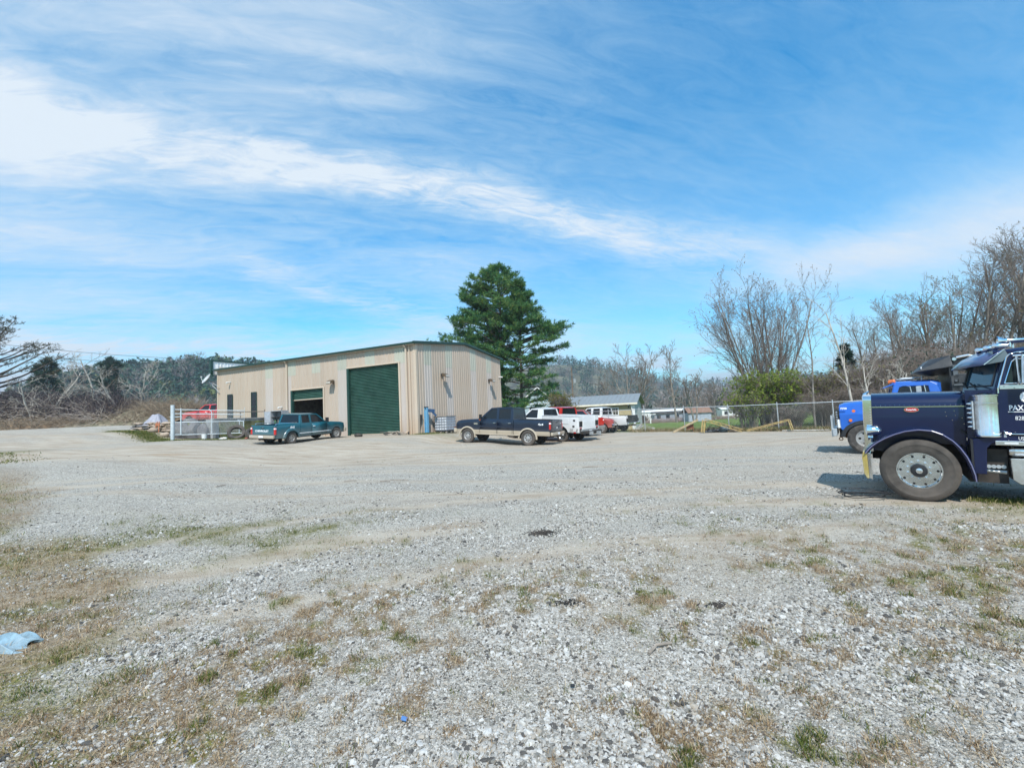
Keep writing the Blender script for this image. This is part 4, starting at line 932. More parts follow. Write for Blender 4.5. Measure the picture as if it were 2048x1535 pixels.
# green bush with the big tree in it, and scrub along the fence
def bush(name, label, loc, rx, ry, h, seed, leafm, twigs=90, leafn=1500, lsize=.10, per=5, group=None, barkm=None, arch_=.5):
    g = np.random.default_rng(seed); out = []; tp = []; td = []
    for k in range(twigs):
        a = g.random()*6.28; rr_ = math.sqrt(g.random())*.35; p = np.array([math.cos(a)*rr_*rx, math.sin(a)*rr_*ry, 0])
        e = np.array([math.cos(a)*rx*(.5+.6*g.random()), math.sin(a)*ry*(.5+.6*g.random()), 0]); top = h*(.55+.5*g.random())
        prev = p; m = 6
        for s_ in range(1, m+1):
            t_ = s_/m; q = p+(e-p)*t_**1.6; q[2] = top*math.sin(t_*(1.57+arch_*.9*g.random())); q += g.normal(0, .05*h/3, 3)
            out.append((1, *prev, *q, .028*(1-t_*.8)*h/3+.004, .028*(1-(t_+1/m)*.8 if t_ < 1 else .2)*h/3+.003)); 
            if s_ > 1:
                for w in range(3):
                    d = g.normal(0, 1, 3); d[2] = abs(d[2]); d /= np.linalg.norm(d); l = h*.16*(.4+g.random()); ee = q+d*l
                    out.append((2, *q, *ee, .008, .004)); tp.append(ee); td.append(d)
                    for w2 in range(2):
                        d2 = d+g.normal(0, .6, 3); d2 /= np.linalg.norm(d2); out.append((2, *(q+d*l*.5), *(q+d*l*.5+d2*l*.6), .006, .003)); tp.append(q+d*l*.5+d2*l*.6); td.append(d2)
            prev = q
    root = thing(name, label, 'shrub', loc, 0, group)
    v, q = merge([tubes_np(np.array([o[1:] for o in out if o[0] == 1]), 4), tubes_np(np.array([o[1:] for o in out if o[0] == 2]), 3)])
    link('branches', np_mesh('branches', v, q), barkm or M['twig'], root)
    if leafn:
        tp = np.array(tp); td = np.array(td); k = g.integers(0, len(tp), leafn)
        P3 = tp[k]+g.normal(0, .10*h/3, (leafn, 3)); P3[:, 2] = np.abs(P3[:, 2])+.03
        tri_cloud('leaves', P3, td[k], lsize, lsize*.55, leafm, root, g, per=per, spread=1.2)
    return root
bush('green_shrub', 'large bright green evergreen shrub under the big bare tree behind the fence', (19.8, 34.5, -.15), 2.6, 2.0, 3.7, 71, M['privet'], 120, 3600, .14, 4)
bush('green_shrub', 'darker low green shrub on the left flank of the big bush', (17.6, 34.0, -.15), 1.8, 1.6, 2.4, 72, M['privet'], 80, 1500, .11, 4)
bush('green_shrub', 'olive green shrub between the big bush and the saplings', (23.4, 33.6, -.1), 2.3, 2.0, 3.4, 73, M['bud'], 130, 1700, .11, 4)
grs = 'bare scrub along the fence'
sl = [('leafless scrub behind the fence right of the green bush', 21.8, 31.5, 1.8, 2.2), ('tangled scrub just left of the blue truck', 23.5, 29.6, 1.9, 2.4), ('low scrub at the foot of the fence posts', 18.6, 30.0, 1.2, 1.5), ('tall scrub behind the pale sapling', 25.5, 32.0, 2.4, 3.9), ('tall scrub behind the blue truck hood', 28.0, 30.5, 2.6, 4.2),
      ('tall scrub beyond the blue truck cab', 31.0, 32.0, 2.8, 4.6), ('scrub beneath the black truck body', 34.0, 31.0, 3.0, 4.3), ('scrub at the near edge of the wood', 37.5, 35.0, 3.2, 4.8), ('tall scrub between the small pine and the wood', 33.5, 38.5, 3.2, 5.0), ('scrub behind the navy truck hood', 39.0, 33.0, 3.2, 4.6), ('scrub under the wood at the far right', 44.0, 36.0, 3.6, 5.0), ('tall brown scrub below the wood', 38.0, 42.0, 3.6, 5.4), ('scrub far right behind the navy cab', 48.5, 38.5, 3.8, 5.4), ('bramble scrub in front of the big bare tree', 26.6, 38.5, 2.6, 3.6), ('brown scrub at the foot of the small pine', 29.6, 36.2, 2.8, 4.0)]
sv = [bush('bare_shrub', 'x', (0, 0, 0), 2.4, 2.2, 3.6, 80+k, (M['bud'], M['old_leaf'], M['cedar'])[k], 120, (260, 160, 700)[k], .12, 3, grs) for k in range(3)]
for k, (lb, x, y, rr_, h) in enumerate(sl):
    o = sv[k] if k < 3 else copy_tree(sv[(k*2) % 3]); o.location = (x, y, gz(x, y)-.05); o.scale = (rr_/2.4, rr_/2.4, h/3.6); o.rotation_euler = (0, 0, rnd.uniform(0, 6.28)); o['label'] = lb

# left side conifers and the ragged pine at the frame edge
def pL(t, a): return max(.1, 6.6*math.sin(min(1, (1.02-t)/.8)*1.5)*(1+.25*math.cos(a)))
pine('old_pine', 'ragged half bare pine leaning in from the left picture edge', (-63.6, 54, 1.6), 15.8, pL, .33, 91, bare_to=.38, droop=.10, clump=.30, whorl=.8, per=4, dens=.55, mat=leaf_mat('sparse_dark_needles', [(.2, (.02, .03, .02)), (.5, (.06, .06, .035)), (.8, (.13, .10, .05))], .1, .4))
pine('cedar_tree', 'dark broad conifer behind the brush pile left', (-93.4, 90, -.5), 17.6, lambda t, a: max(.1, 5.4*(1.02-t)**.8), .3, 93, bare_to=.05, clump=.8, whorl=1.15, per=7, dens=.8, mat=M['cedar'])
pine('cedar_tree', 'tall dark conifer where the wooded hill begins', (-98.6, 110, -1.5), 21.6, lambda t, a: max(.1, 3.9*(1.03-t)**.6*(1+.4*math.sin(t*30))), .3, 94, bare_to=.05, clump=.8, whorl=1.15, per=7, dens=.8, mat=M['cedar'])
pine('cedar_tree', 'low dark evergreen under the ragged pine at the left edge', (-74, 62, 1.0), 7.0, lambda t, a: max(.1, 3.8*(1.02-t)**.5), .2, 95, bare_to=.03, clump=.5, whorl=.6, per=9, mat=M['cedar'])
pine('cedar_tree', 'second low evergreen between ragged pine and broad conifer', (-84, 76, .4), 8.0, lambda t, a: max(.1, 4.2*(1.02-t)**.5), .2, 96, bare_to=.03, clump=.6, whorl=.6, per=9, mat=M['cedar'])
for k, (x, y, h, lb) in enumerate([(-50.2, 49.6, 8.0, 'pale bare tree with a curved trunk standing in the brush pile'), (-46.8, 50.5, 8.8, 'grey bare tree behind the middle of the brush pile'), (-42.5, 50, 7.2, 'wide bare tree with drooping limbs at the right of the brush pile'), (-52.6, 49.2, 5.6, 'broken pale snag leaning over the brush pile')]):
    bare_tree('bare_tree', lb, 'tree', (x, y, gz(x, y)), h, .14, 100+k, P=dict(n=[1, 10, 7, 6], rmin=.014, start=[0, .2, .2, .1], ang=[0, .85, .7, .7], len=[1, .55, .45, .4], wob=[.13, .16, .17, .2], up=[.01, .02, .02, .02]), mats=(M['bark_pale'], M['bark_pale'] if k != 1 else M['twig']), group='bare trees in the brush pile', stems=1 if k != 2 else 2, spread=.5)

# ------------------------------------------------------------------ brush pile and banks
def mound(name, pts, width, height, mat, label, kind='structure', nx=70, ny=14, seed=1, rough=.5, back=6.):
    """a bank that follows a line: pts [(x,y,z_top_add)]"""
    P = np.array(pts, float); s_ = np.concatenate([[0], np.cumsum(np.hypot(np.diff(P[:, 0]), np.diff(P[:, 1])))]); tt = np.linspace(0, s_[-1], nx)
    X = np.interp(tt, s_, P[:, 0]); Y = np.interp(tt, s_, P[:, 1]); H = np.interp(tt, s_, P[:, 2]); dx, dy = np.gradient(X), np.gradient(Y); L = np.hypot(dx, dy); nx_, ny_ = -dy/L, dx/L
    V = []
    for j in range(ny):
        f = j/(ny-1); off = -width/2 + f*(width+back); prof = math.sin(min(1, f*2.0)*math.pi/2)**.8 if f < .5 else math.cos((f-.5)*math.pi)**.7
        x = X+nx_*off; y = Y+ny_*off; n_ = (fbm(x*.8, y*.8, seed, 4)-.5)
        V.append(np.column_stack([x, y, ground_z(x, y)-.15+(H*prof*(1+n_*rough*1.6))]))
    V = np.array(V).reshape(-1, 3); i = np.arange(ny-1)[:, None]*nx; j = np.arange(nx-1)[None, :]
    Q = np.stack([i+j, i+j+1, i+nx+j+1, i+nx+j], -1).reshape(-1, 4); me = np_mesh(name, V, Q); me.polygons.foreach_set('use_smooth', [True]*len(Q))
    o = link(name, me, mat); tag(o, label, kind=kind); return V.reshape(ny, nx, 3)
bank_m = pm('clay_bank', (.30, .205, .125), .95, var=.45, vs=1.1, bump=.8, bs=9, dirt=(.17, .125, .09))
bankV = mound('dirt_bank', [(-74, 47.5, 2.2), (-62, 48.5, 2.4), (-52, 49, 2.2), (-44, 48.5, 1.7), (-38, 46.5, 1.6), (-34, 44, 1.6), (-31, 41, 1.4)], 3.0, 1, bank_m, 'bare tan dirt bank under the brush pile at the end of the drive', seed=4, back=8)
def sticks(name, label, n, centre_fn, lenr, radr, mat, seed, curl=.25, kind='stuff', parent=None):
    g = np.random.default_rng(seed); p = centre_fn(n, g); a = g.random(n)*6.28; el_ = g.normal(.15, .42, n)
    d = np.column_stack([np.cos(a)*np.cos(el_), np.sin(a)*np.cos(el_), np.sin(el_)]); L = lenr[0]+(lenr[1]-lenr[0])*g.random(n)**1.8; r = radr[0]+(radr[1]-radr[0])*g.random(n)**3
    segs = []; k = 4
    for s_ in range(k):
        q = p + d*(L/k)[:, None]; segs.append(np.column_stack([p, q, r*(1-s_/k*.8), r*(1-(s_+1)/k*.8)])); p = q; d = d+g.normal(0, curl, (n, 3)); d /= np.linalg.norm(d, axis=1, keepdims=True)
    v, q = tubes_np(np.concatenate(segs), 3); o = link(name, np_mesh(name, v, q), mat, parent); tag(o, label, kind=kind); return o
def pile_line(pts, w, h, z0=.0, back=2.5):
    P = np.array(pts, float)
    def f(n, g):
        t_ = g.random(n)*(len(P)-1); i = np.minimum(t_.astype(int), len(P)-2); fr = t_-i
        x = P[i, 0]*(1-fr)+P[i+1, 0]*fr; y = P[i, 1]*(1-fr)+P[i+1, 1]*fr; hh = P[i, 2]*(1-fr)+P[i+1, 2]*fr
        c = g.random(n); yy = y-w/2+w*c+back*0; z = ground_z(x, y)+z0+hh*np.sin(np.pi*(.15+.7*c))*g.random(n)**.6
        return np.column_stack([x+g.normal(0, .4, n), yy, z])
    return f
M['stick_dark'] = bark('dark_brush', (.03, .024, .028), (.085, .068, .072), (.18, .15, .155))
M['stick_pale'] = bark('pale_brush', (.20, .165, .14), (.34, .29, .25), (.52, .47, .42))
M['stick_tan'] = bark('tan_brush', (.14, .10, .07), (.27, .21, .15), (.42, .35, .27))
PL = [(-78, 50.5, 2.8), (-68, 51, 3.3), (-60, 51.5, 3.7), (-52, 52, 3.5), (-46, 51, 2.6), (-41, 49, 1.3)]
sticks('brush_pile', 'long dark tangled heap of cut branches at the end of the drive', 9000, pile_line(PL, 6, 1, .9), (1.0, 3.8), (.012, .06), M['stick_dark'], 5, .3)
sticks('brush_pile', 'pale dead branches strewn through the dark brush heap', 2600, pile_line([(a, b-2.0, c*.85) for a, b, c in PL], 4, 1, .3), (.9, 3.4), (.012, .07), M['stick_pale'], 6, .28)
sticks('brush_litter', 'tan sticks and roots littering the dirt bank', 3000, pile_line([(-76, 46.2, 1.0), (-60, 47, 1.2), (-50, 47.4, 1.2), (-42, 47, .9), (-36, 44.5, .9)], 2.4, 1, .1), (.5, 2.0), (.010, .045), M['stick_tan'], 7, .3)
sticks('brush_mound', 'brown tangle of brush and dead vines on the mound behind the stone wall', 8500, pile_line([(-43, 50, 1.8), (-39, 49, 2.0), (-36, 47.5, 2.0), (-33, 46, 1.9), (-31.5, 45.5, 1.5)], 6, 1, .2), (.6, 2.6), (.010, .035), M['stick_tan'], 8, .35)
mound('brush_bank', [(-46, 47.5, 1.5), (-39, 45.8, 1.9), (-35, 44.2, 1.9), (-32.5, 43.2, 1.7), (-31, 43.2, 1.0), (-30, 43.5, .5)], 3.0, 1, pm('dead_vine_mat', (.20, .165, .115), .95, var=.5, vs=2.5, bump=1., bs=12, dirt=(.11, .12, .06)), 'rough brown bank of dead growth behind the tarp and stone wall', seed=9, back=5)

# raised terrace that the red pickup stands on
def poly_slab(name, pts, ztop, zbot, mat, label, kind='structure'):
    b = MB(); n = len(pts); b.add([(x, y, ztop) for x, y in pts]+[(x, y, zbot) for x, y in pts], [tuple(range(n)), tuple(range(2*n-1, n-1, -1))]+[(i, (i+1) % n, n+(i+1) % n, n+i) for i in range(n)])
    o = b.build(name, mat); tag(o, label, kind=kind); return o
ter_m = pm('terrace_turf', (.13, .15, .055), .95, var=.5, vs=1.5, bump=.8, bs=25, dirt=(.24, .20, .14))
poly_slab('terrace', [(-20.75, 31.9), (-19.75, 36.2), (-25.6, 39.1), (-20.3, 50), (-30, 56), (-40, 52), (-34, 41), (-28.9, 34.3), (-23.1, 31.2)], 2.26, .2, ter_m, 'raised grassy terrace left of the workshop')

# ------------------------------------------------------------------ far hills with their woods
def hill(name, label, fn, x0, x1, y0, y1, nx, ny, mat):
    X, Y = np.meshgrid(np.linspace(x0, x1, nx), np.linspace(y0, y1, ny)); Z = fn(X, Y); V = np.column_stack([X.ravel(), Y.ravel(), Z.ravel()])
    i = np.arange(ny-1)[:, None]*nx; j = np.arange(nx-1)[None, :]; Q = np.stack([i+j, i+j+1, i+nx+j+1, i+nx+j], -1).reshape(-1, 4)
    me = np_mesh(name, V, Q); me.polygons.foreach_set('use_smooth', [True]*len(Q)); o = link(name, me, mat); tag(o, label, kind='structure')
hill_m = pm('wooded_hillside', (.085, .085, .055), .95, var=.5, vs=.05, bump=0)
def h1(x, y):   # left hill: crest from (-330,350) to the shop
    r = gauss(x, y, -262, 330, 85, 105)*39 + gauss(x, y, -160, 330, 80, 80)*24 + gauss(x, y, -110, 360, 60, 70)*8
    return -4+r*(.92+.16*fbm(x*.02, y*.02, 3, 4))
def h2(x, y):
    r = gauss(x, y, 40, 620, 120, 120)*62 + gauss(x, y, 150, 700, 100, 120)*30+gauss(x, y, 260, 760, 260, 120)*24+gauss(x, y, 560, 700, 260, 120)*30
    return -4+r*(.9+.2*fbm(x*.015, y*.015, 13, 4))
def h3(x, y):
    return -6+62*np.exp(-((y-1500)/260.)**2)*(.55+.6*fbm(x*.0022+3, y*.001, 5, 4))
hill('hill', 'wooded hill rising behind the workshop on the left', h1, -520, 20, 150, 560, 80, 60, hill_m)
hill('hill', 'long low wooded hill behind the pines and fields', h2, -150, 950, 430, 980, 120, 60, hill_m)
hill('far_mountain', 'hazy blue ridge on the horizon', h3, -1800, 2300, 1100, 1900, 120, 30, hill_m)
def far_trees(name, label, n, xr, yr, zf, kinds, seed, hr=(8, 15), keep=None, ntri=70):
    g = np.random.default_rng(seed); x = xr[0]+(xr[1]-xr[0])*g.random(n); y = yr[0]+(yr[1]-yr[0])*g.random(n)
    if keep is not None: k = keep(x, y, g); x, y = x[k], y[k]; n = len(x)
    z = zf(x, y)-.4; h = hr[0]+(hr[1]-hr[0])*g.random(n); kd = g.choice(len(kinds), n, p=[k_[1] for k_ in kinds])
    for ki, (shape, pr, mat) in enumerate(kinds):
        s_ = kd == ki; m = int(s_.sum())
        if not m: continue
        X, Y, Z, Hh = x[s_], y[s_], z[s_], h[s_]
        nt_ = ntri; t_ = g.random((m, nt_)); a = g.random((m, nt_))*6.28
        if shape == 'cone': f = .12+.88*t_; rad = Hh[:, None]*.24*(1.02-f)*(.5+.5*np.sqrt(g.random((m, nt_)))); zz = Hh[:, None]*f; sz = Hh[:, None]*.07; tilt = -.3
        elif shape == 'oval': f = .15+.85*t_; rad = Hh[:, None]*.36*np.sqrt(np.clip(1-(2*(f-.15)/.85-1)**2*.95, .02, 1))*(.35+.65*np.sqrt(g.random((m, nt_)))); zz = Hh[:, None]*f*.95; sz = Hh[:, None]*.075; tilt = 0
        else: f = .25+.75*t_; rad = Hh[:, None]*.30*np.sqrt(np.clip(1-(2*(f-.25)/.75-1)**2*.9, .02, 1))*np.sqrt(g.random((m, nt_))); zz = Hh[:, None]*f; sz = Hh[:, None]*.09; tilt = 1.2
        cx = X[:, None]+rad*np.cos(a); cy = Y[:, None]+rad*np.sin(a); cz = Z[:, None]+zz
        C = np.stack([cx, cy, cz], -1).reshape(-1, 3); nn = len(C); out_ = np.stack([np.cos(a), np.sin(a), np.full_like(a, tilt)], -1).reshape(-1, 3)+g.normal(0, .5, (nn, 3)); out_ /= np.linalg.norm(out_, axis=1, keepdims=True)
        sd_ = np.cross(out_, g.normal(0, 1, (nn, 3))); sd_ /= np.linalg.norm(sd_, axis=1, keepdims=True); S_ = np.repeat(sz.ravel(), nt_)[:, None] if sz.shape[1] == 1 else sz.reshape(-1, 1)
        w = .75 if shape != 'bare' else .10; S2 = S_*(1 if shape != 'bare' else 1.9)
        V = np.stack([C-sd_*S_*w, C+sd_*S_*w, C+out_*S2*1.5], 1).reshape(-1, 3); tr = np.arange(nn*3).reshape(-1, 3)
        trunk = np.column_stack([X, Y, Z, X, Y, Z+Hh*.8, Hh*.018, Hh*.004]); tv, tq = tubes_np(trunk, 3); off = len(V); V = np.concatenate([V, tv]); tq = tq+off
        me = np_mesh(name, V, tq, tr); c_ = me.color_attributes.new('tone', 'FLOAT_COLOR', 'POINT'); r_ = np.concatenate([np.repeat(g.random(m), nt_*3)*.6+np.repeat(g.random(nn), 3)*.4, np.zeros(len(tv))])
        c_.data.foreach_set('color', np.column_stack([r_, r_, r_, np.ones_like(r_)]).astype(np.float32).ravel())
        o = link(name, me, mat); tag(o, label+(' evergreens' if shape != 'bare' else ' bare crowns'), kind='stuff')
M['far_ever'] = leaf_mat('far_evergreen', [(.2, (.010, .040, .028)), (.5, (.022, .075, .050)), (.8, (.055, .12, .060))], .1, .02)
M['far_spring'] = leaf_mat('far_spring_green', [(.2, (.07, .095, .03)), (.5, (.12, .15, .045)), (.8, (.18, .20, .07))], .2, .02)
M['far_bare'] = leaf_mat('far_bare_twigs', [(.2, (.12, .10, .09)), (.5, (.21, .18, .165)), (.8, (.33, .29, .27))], .1, .02)
far_trees('hill_wood', 'mixed wood on the left hill,', 2200, (-430, -60), (175, 350), h1, [('cone', .20, M['far_ever']), ('oval', .55, M['far_ever']), ('oval', .06, M['far_spring']), ('bare', .19, M['far_bare'])], 3, (9, 16),
          keep=lambda x, y, g: (x/y < -.36) & (x/y > -1.12) & (h1(x, y) > -2.5 + 0*x), ntri=110)
far_trees('hill_wood', 'mixed wood on the far right hill,', 1900, (20, 700), (470, 760), h2, [('cone', .3, M['far_ever']), ('oval', .3, M['far_ever']), ('bare', .40, M['far_bare'])], 4, (10, 16), keep=lambda x, y, g: (x/y > .02) & (x/y < 1.0), ntri=50)
far_trees('tree_belt', 'belt of trees beyond the field,', 330, (15, 210), (128, 165), lambda x, y: x*0-3.0, [('oval', .10, M['far_ever']), ('cone', .05, M['far_ever']), ('bare', .68, M['far_bare']), ('oval', .17, M['far_spring'])], 5, (4.5, 10.5), keep=lambda x, y, g: x/y > .1, ntri=150)
far_trees('tree_belt', 'dark belt of trees behind the red pickup,', 60, (-112, -68), (118, 150), lambda x, y: x*0-1., [('oval', .6, M['cedar']), ('cone', .1, M['cedar']), ('bare', .3, M['far_bare'])], 6, (5, 10), keep=lambda x, y, g: (x/y < -.58) & (x/y > -.9), ntri=220)
# ------------------------------------------------------------------ pickups
def paint(name, col, dirt=(.30, .25, .19), rough=.3, dh=1.0, coat=.8, metal=0.):
    m = pm(name, col, rough, metal, var=.04, vs=1.5, coat=coat, dirt=dirt, dirt_h=dh, clearrough=.06); return m
P_TEAL = paint('teal_paint', (.008, .10, .14), coat=.6); P_NAVYP = paint('midnight_blue_paint', (.005, .012, .030), coat=.5); P_BEIGE = paint('beige_two_tone', (.44, .37, .28), dh=.8)
P_WHITE = paint('vehicle_white', (.74, .74, .74)); P_RED = paint('bright_red_paint', (.52, .018, .014)); P_MAROON = paint('faded_red_paint', (.30, .035, .03), rough=.5, coat=.3)
P_SILV = paint('silver_grey_bumper', (.42, .42, .41), rough=.35, metal=.6, coat=0)
def place_vehicle(o, rear, front, side, ht):
    """rear/front: near-side wheel ground points; side=+1 when the near side is the vehicle's left"""
    rx, ry = rear; yaw = math.atan2(front[1]-ry, front[0]-rx); d = Vector((math.cos(yaw), math.sin(yaw), 0)); l = Vector((-d.y, d.x, 0))
    c = Vector((rx, ry, 0)) - l*side*ht; wb = math.hypot(front[0]-rx, front[1]-ry)
    z0, z1 = gz(c.x, c.y), gz(c.x+d.x*wb, c.y+d.y*wb); zl, zr = gz(*(c+l*ht).xy), gz(*(c-l*ht).xy)
    pit = math.atan2(z1-z0, wb); rol = math.atan2(zl-zr, 2*ht)
    o.matrix_basis = Matrix.Translation((c.x, c.y, z0-.01)) @ Matrix.Rotation(yaw, 4, 'Z') @ Matrix.Rotation(-pit, 4, 'Y') @ Matrix.Rotation(rol, 4, 'X')
def pickup(label, c):
    root = thing('pickup_truck', label, 'pickup truck')
    wb, hw, R_ = c['wb'], c['w']/2, c['R']; fo, ro = c['fo'], c['ro']; zb0 = c['zb']; belt = c['belt']; roof = c['roof']; hood = c['hood']; bedz = c['bed']
    xf = wb+fo; xr = -ro; cr = c['cab_r']; xw = c['cowl']; ar = R_+.085; zc = R_-.01
    P1, P2 = c['paint'], c.get('paint2'); split = c.get('split', 0)
    base = lambda x: zb0
    arf = arch(base, [0, wb], ar, zc)
    plan = lerp_pts([(xr, hw*.985), (xr+.3, hw), (wb-.2, hw), (xf-.35, hw*.965), (xf-.12, hw*.90), (xf, hw*.80)])
    top_f = lerp_pts([(cr, belt), (xw, belt), (xw+.25, hood+.0), (xf-.45, hood-.08), (xf-.12, hood-.16), (xf, hood-.30)])
    # cab and nose, then the bed
    ccent = [wb]
    xs = stations(cr, xf, [wb], ar)
    def band_(x0, x1, zt, name, hastop, mat, lo, hi, out=0.0, cr_=.03):
        xs_ = stations(x0, x1, [0, wb], ar); 
        z0 = lambda x: max(arf(x), lo) if lo else arf(x)
        z1 = lambda x: max(z0(x)+.004, min(zt(x), hi) if hi else zt(x))
        if not hastop:
            m_ = shell(xs_, z0, z1, lambda x: plan(x)+out, top=False, tuck=.0 if lo else .035, shoulder=.045 if not hi else 0)
            for sg in (1, -1):
                q_ = MB(); q_.add(m_.v, [f for f in m_.f if m_.v[f[0]][1]*sg > 0]); o_ = q_.build(name, mat, root, 38); b_m = bmesh.new(); b_m.from_mesh(o_.data); bmesh.ops.delete(b_m, geom=[v for v in b_m.verts if not v.link_faces], context='VERTS'); b_m.to_mesh(o_.data); b_m.free()
            return
        return shell(xs_, z0, z1, lambda x: plan(x)+out, top=hastop, crown=cr_, tuck=.0 if lo else .035, shoulder=.045 if not hi else 0).build(name, mat, root, 38)
    if split:
        band_(cr, xf, top_f, 'body', True, P1, split, None, cr_=.045); band_(cr, xf, top_f, 'lower_panel', False, P2, None, split, .004)
    else: band_(cr, xf, top_f, 'body', True, P1, None, None, cr_=.045)
    # bed
    bz = lambda x: bedz
    if not c.get('service'):
        bx0, bx1 = xr, cr-.03
        if split:
            band_(bx0, bx1, bz, 'bed_side', False, P1, split, None); band_(bx0, bx1, bz, 'lower_bed_panel', False, P2, None, split, .004)
        else: band_(bx0, bx1, bz, 'bed_side', False, P1, None, None)
        b = MB(); wi = hw-.05
        for s in (-1, 1): b.bx(bx0, bx1, s*(wi-.07), s*(wi+.002), bedz-.03, bedz+.012); b.bx(bx0, bx1, s*(wi-.09), s*(wi-.06), .62, bedz-.03)
        b.bx(bx0+.05, bx1, -wi+.06, wi-.06, .60, .63); b.bx(bx1-.05, bx1, -wi, wi, .6, bedz+.01)
        b.build('bed_liner', c.get('rail', M['black']), root, bevel=.006)
        tg = MB().bx(xr-.035, xr+.03, -hw+.13, hw-.13, zb0+.22, bedz+.005); tail = tg.build('tailgate', c.get('tail_paint', P1), root, bevel=.012)
        for s in (-1, 1):
            MB().bx(xr-.02, xr+.06, s*(hw-.13), s*(hw-.01), zb0+.2, bedz).build('bed_corner', P1, root, bevel=.012)
            tl = MB().bx(xr-.035, xr+.05, s*(hw-.118), s*(hw+.006), bedz-.50, bedz-.10); o = tl.build('tail_light', c.get('lens', M['redlens']), root, bevel=.015)
            MB().bx(xr-.042, xr+.045, s*(hw-.105), s*(hw+.009), bedz-.20, bedz-.13).build('reverse_lens', M['decal'], o)
        MB().bx(xr-.05, xr-.03, -.12, .12, bedz-.16, bedz-.11).build('tailgate_handle', M['black'], tail)
    # wheel arch lips
    if c.get('lip'):
        for xc in (0, wb):
            for s in (-1, 1):
                lp = MB(); n = 16; vs = []
                for k in range(n+1):
                    a = -.10+(math.pi+.20)*k/n
                    for (rr_, yy) in ((ar-.012, .0), (ar-.012, .045), (ar+.07, .035), (ar+.075, .0)): vs.append((xc+rr_*math.cos(a), s*(hw-.01+yy), zc+rr_*math.sin(a)))
                fs = [(4*k+i, 4*k+(i+1) % 4, 4*(k+1)+(i+1) % 4, 4*(k+1)+i) for k in range(n) for i in range(4)]+[(0, 1, 2, 3), (4*n, 4*n+1, 4*n+2, 4*n+3)]
                lp.add(vs, fs).build('wheel_arch_trim', c['lip'], root, 40)
    b = MB().bx(xr+.15, xf-.35, -hw+.30, hw-.30, zb0+.02, belt-.25)
    b.bx(xr+.02, xf-.4, -.42, -.30, zb0-.10, zb0+.05); b.bx(xr+.02, xf-.4, .30, .42, zb0-.10, zb0+.05)
    b.tube((0, -hw+.2, R_), (0, hw-.2, R_), .05).tube((0, -.02, R_-.14), (0, .02, R_-.14), .14, .14, 10).tube((wb, -hw+.2, R_), (wb, hw-.2, R_), .05)
    b.build('chassis', M['under'], root)
    for s in (-1, 1):
        MB().bx(xf-1.2 if False else .5, wb-.55, s*(hw-.03), s*(hw+.07), zb0-.035, zb0+.035).build('running_board', c.get('board', M['black']), root, bevel=.02) if c.get('board') else None
        for xc in (0, wb): wheel(root, xc, s*(hw-.115), R_, R_, .25, c['rimr'], c['holes'], s, M['rubber_dusty'], c.get('rim', M['rim_grey']), hole_r=c.get('hr', .034), hole_d=.62, lugs=0, steer=c.get('steer', 0) if xc else 0)
    # greenhouse
    wbt, wrf = hw-.065, hw-.23
    xa, xta, xtr = xw+.12, c['roof_f'], c['roof_r']; xrb = cr+.02
    z0, z1 = belt-.01, roof-.05
    def sidefn(s): return lambda u, v, d: (u, s*(wbt+(wrf-wbt)*((v-z0)/(z1-z0))**1.15-d), v)
    holes = c['windows']
    def xfr(v): return xa+(xta-xa)*(v-z0)/(z1-z0)
    for s in (-1, 1):
        outer = [(xrb, z0), (xa, z0), (xfr(z0+.5*(z1-z0))+.03, z0+.5*(z1-z0)), (xta, z1), (xtr, z1), (xrb+(xtr-xrb)*.5-.01, (z0+z1)/2)]
        hs = []
        for (a, b_, slant) in holes:
            zz0, zz1 = z0+.06, z1-.06
            xa_f = lambda v: min(b_, xfr(v)-.10)
            h = [(a, zz0), (xa_f(zz0), zz0), (xa_f((zz0+zz1)/2), (zz0+zz1)/2), (xa_f(zz1), zz1), (a+slant, zz1)]
            hs.append(h)
        fr = MB().panel(outer, hs, sidefn(s), .035).build('cab_frame', P1, root, 30)
        for h in hs:
            wn = MB().panel(h, [], lambda u, v, d, s=s: (u, s*(wbt+(wrf-wbt)*((v-z0)/(z1-z0))**1.15-.018-d), v), .006).build('side_window', c.get('glass', M['glass']), root)
    # windscreen & rear window with frames, roof
    def facefn(xb, xt, inn): return lambda u, v, d: (xb+(xt-xb)*(v-z0)/(z1-z0)+inn*d, u*(1+(wrf/wbt-1)*((v-z0)/(z1-z0))), v)
    for (xb, xt, inn, nm, wn) in ((xa, xta, -1, 'windscreen_frame', 'windscreen'), (xrb, xtr, 1, 'rear_window_frame', 'rear_window')):
        w0 = wbt-.01; oo = [(-w0, z0), (w0, z0), (w0, z1), (-w0, z1)]; ii = [(-w0+.11, z0+.07), (w0-.11, z0+.07), (w0-.12, z1-.05), (-w0+.12, z1-.05)]
        f = MB().panel(oo, [ii], facefn(xb, xt, inn), .03).build(nm, P1, root)
        MB().panel(ii, [], lambda u, v, d, xb=xb, xt=xt, inn=inn: (xb+(xt-xb)*(v-z0)/(z1-z0)+inn*(.012+d), u*(1+(wrf/wbt-1)*((v-z0)/(z1-z0))), v), .006).build(wn, c.get('glass', M['glass']), root)
    rm = MB(); nx, ny = 6, 8; vs = []
    for i in range(nx+1):
        for j in range(ny+1):
            u = i/nx; v = -1+2*j/ny; x = xtr-.03+(xta-xtr+.06)*u; e = max(abs(v)**4, abs(2*u-1)**6)
            vs.append((x, v*(wrf+.012), z1-.02+.072*(1-e*.95)))
    rm.add(vs, [(i*(ny+1)+j, i*(ny+1)+j+1, (i+1)*(ny+1)+j+1, (i+1)*(ny+1)+j) for i in range(nx) for j in range(ny)])
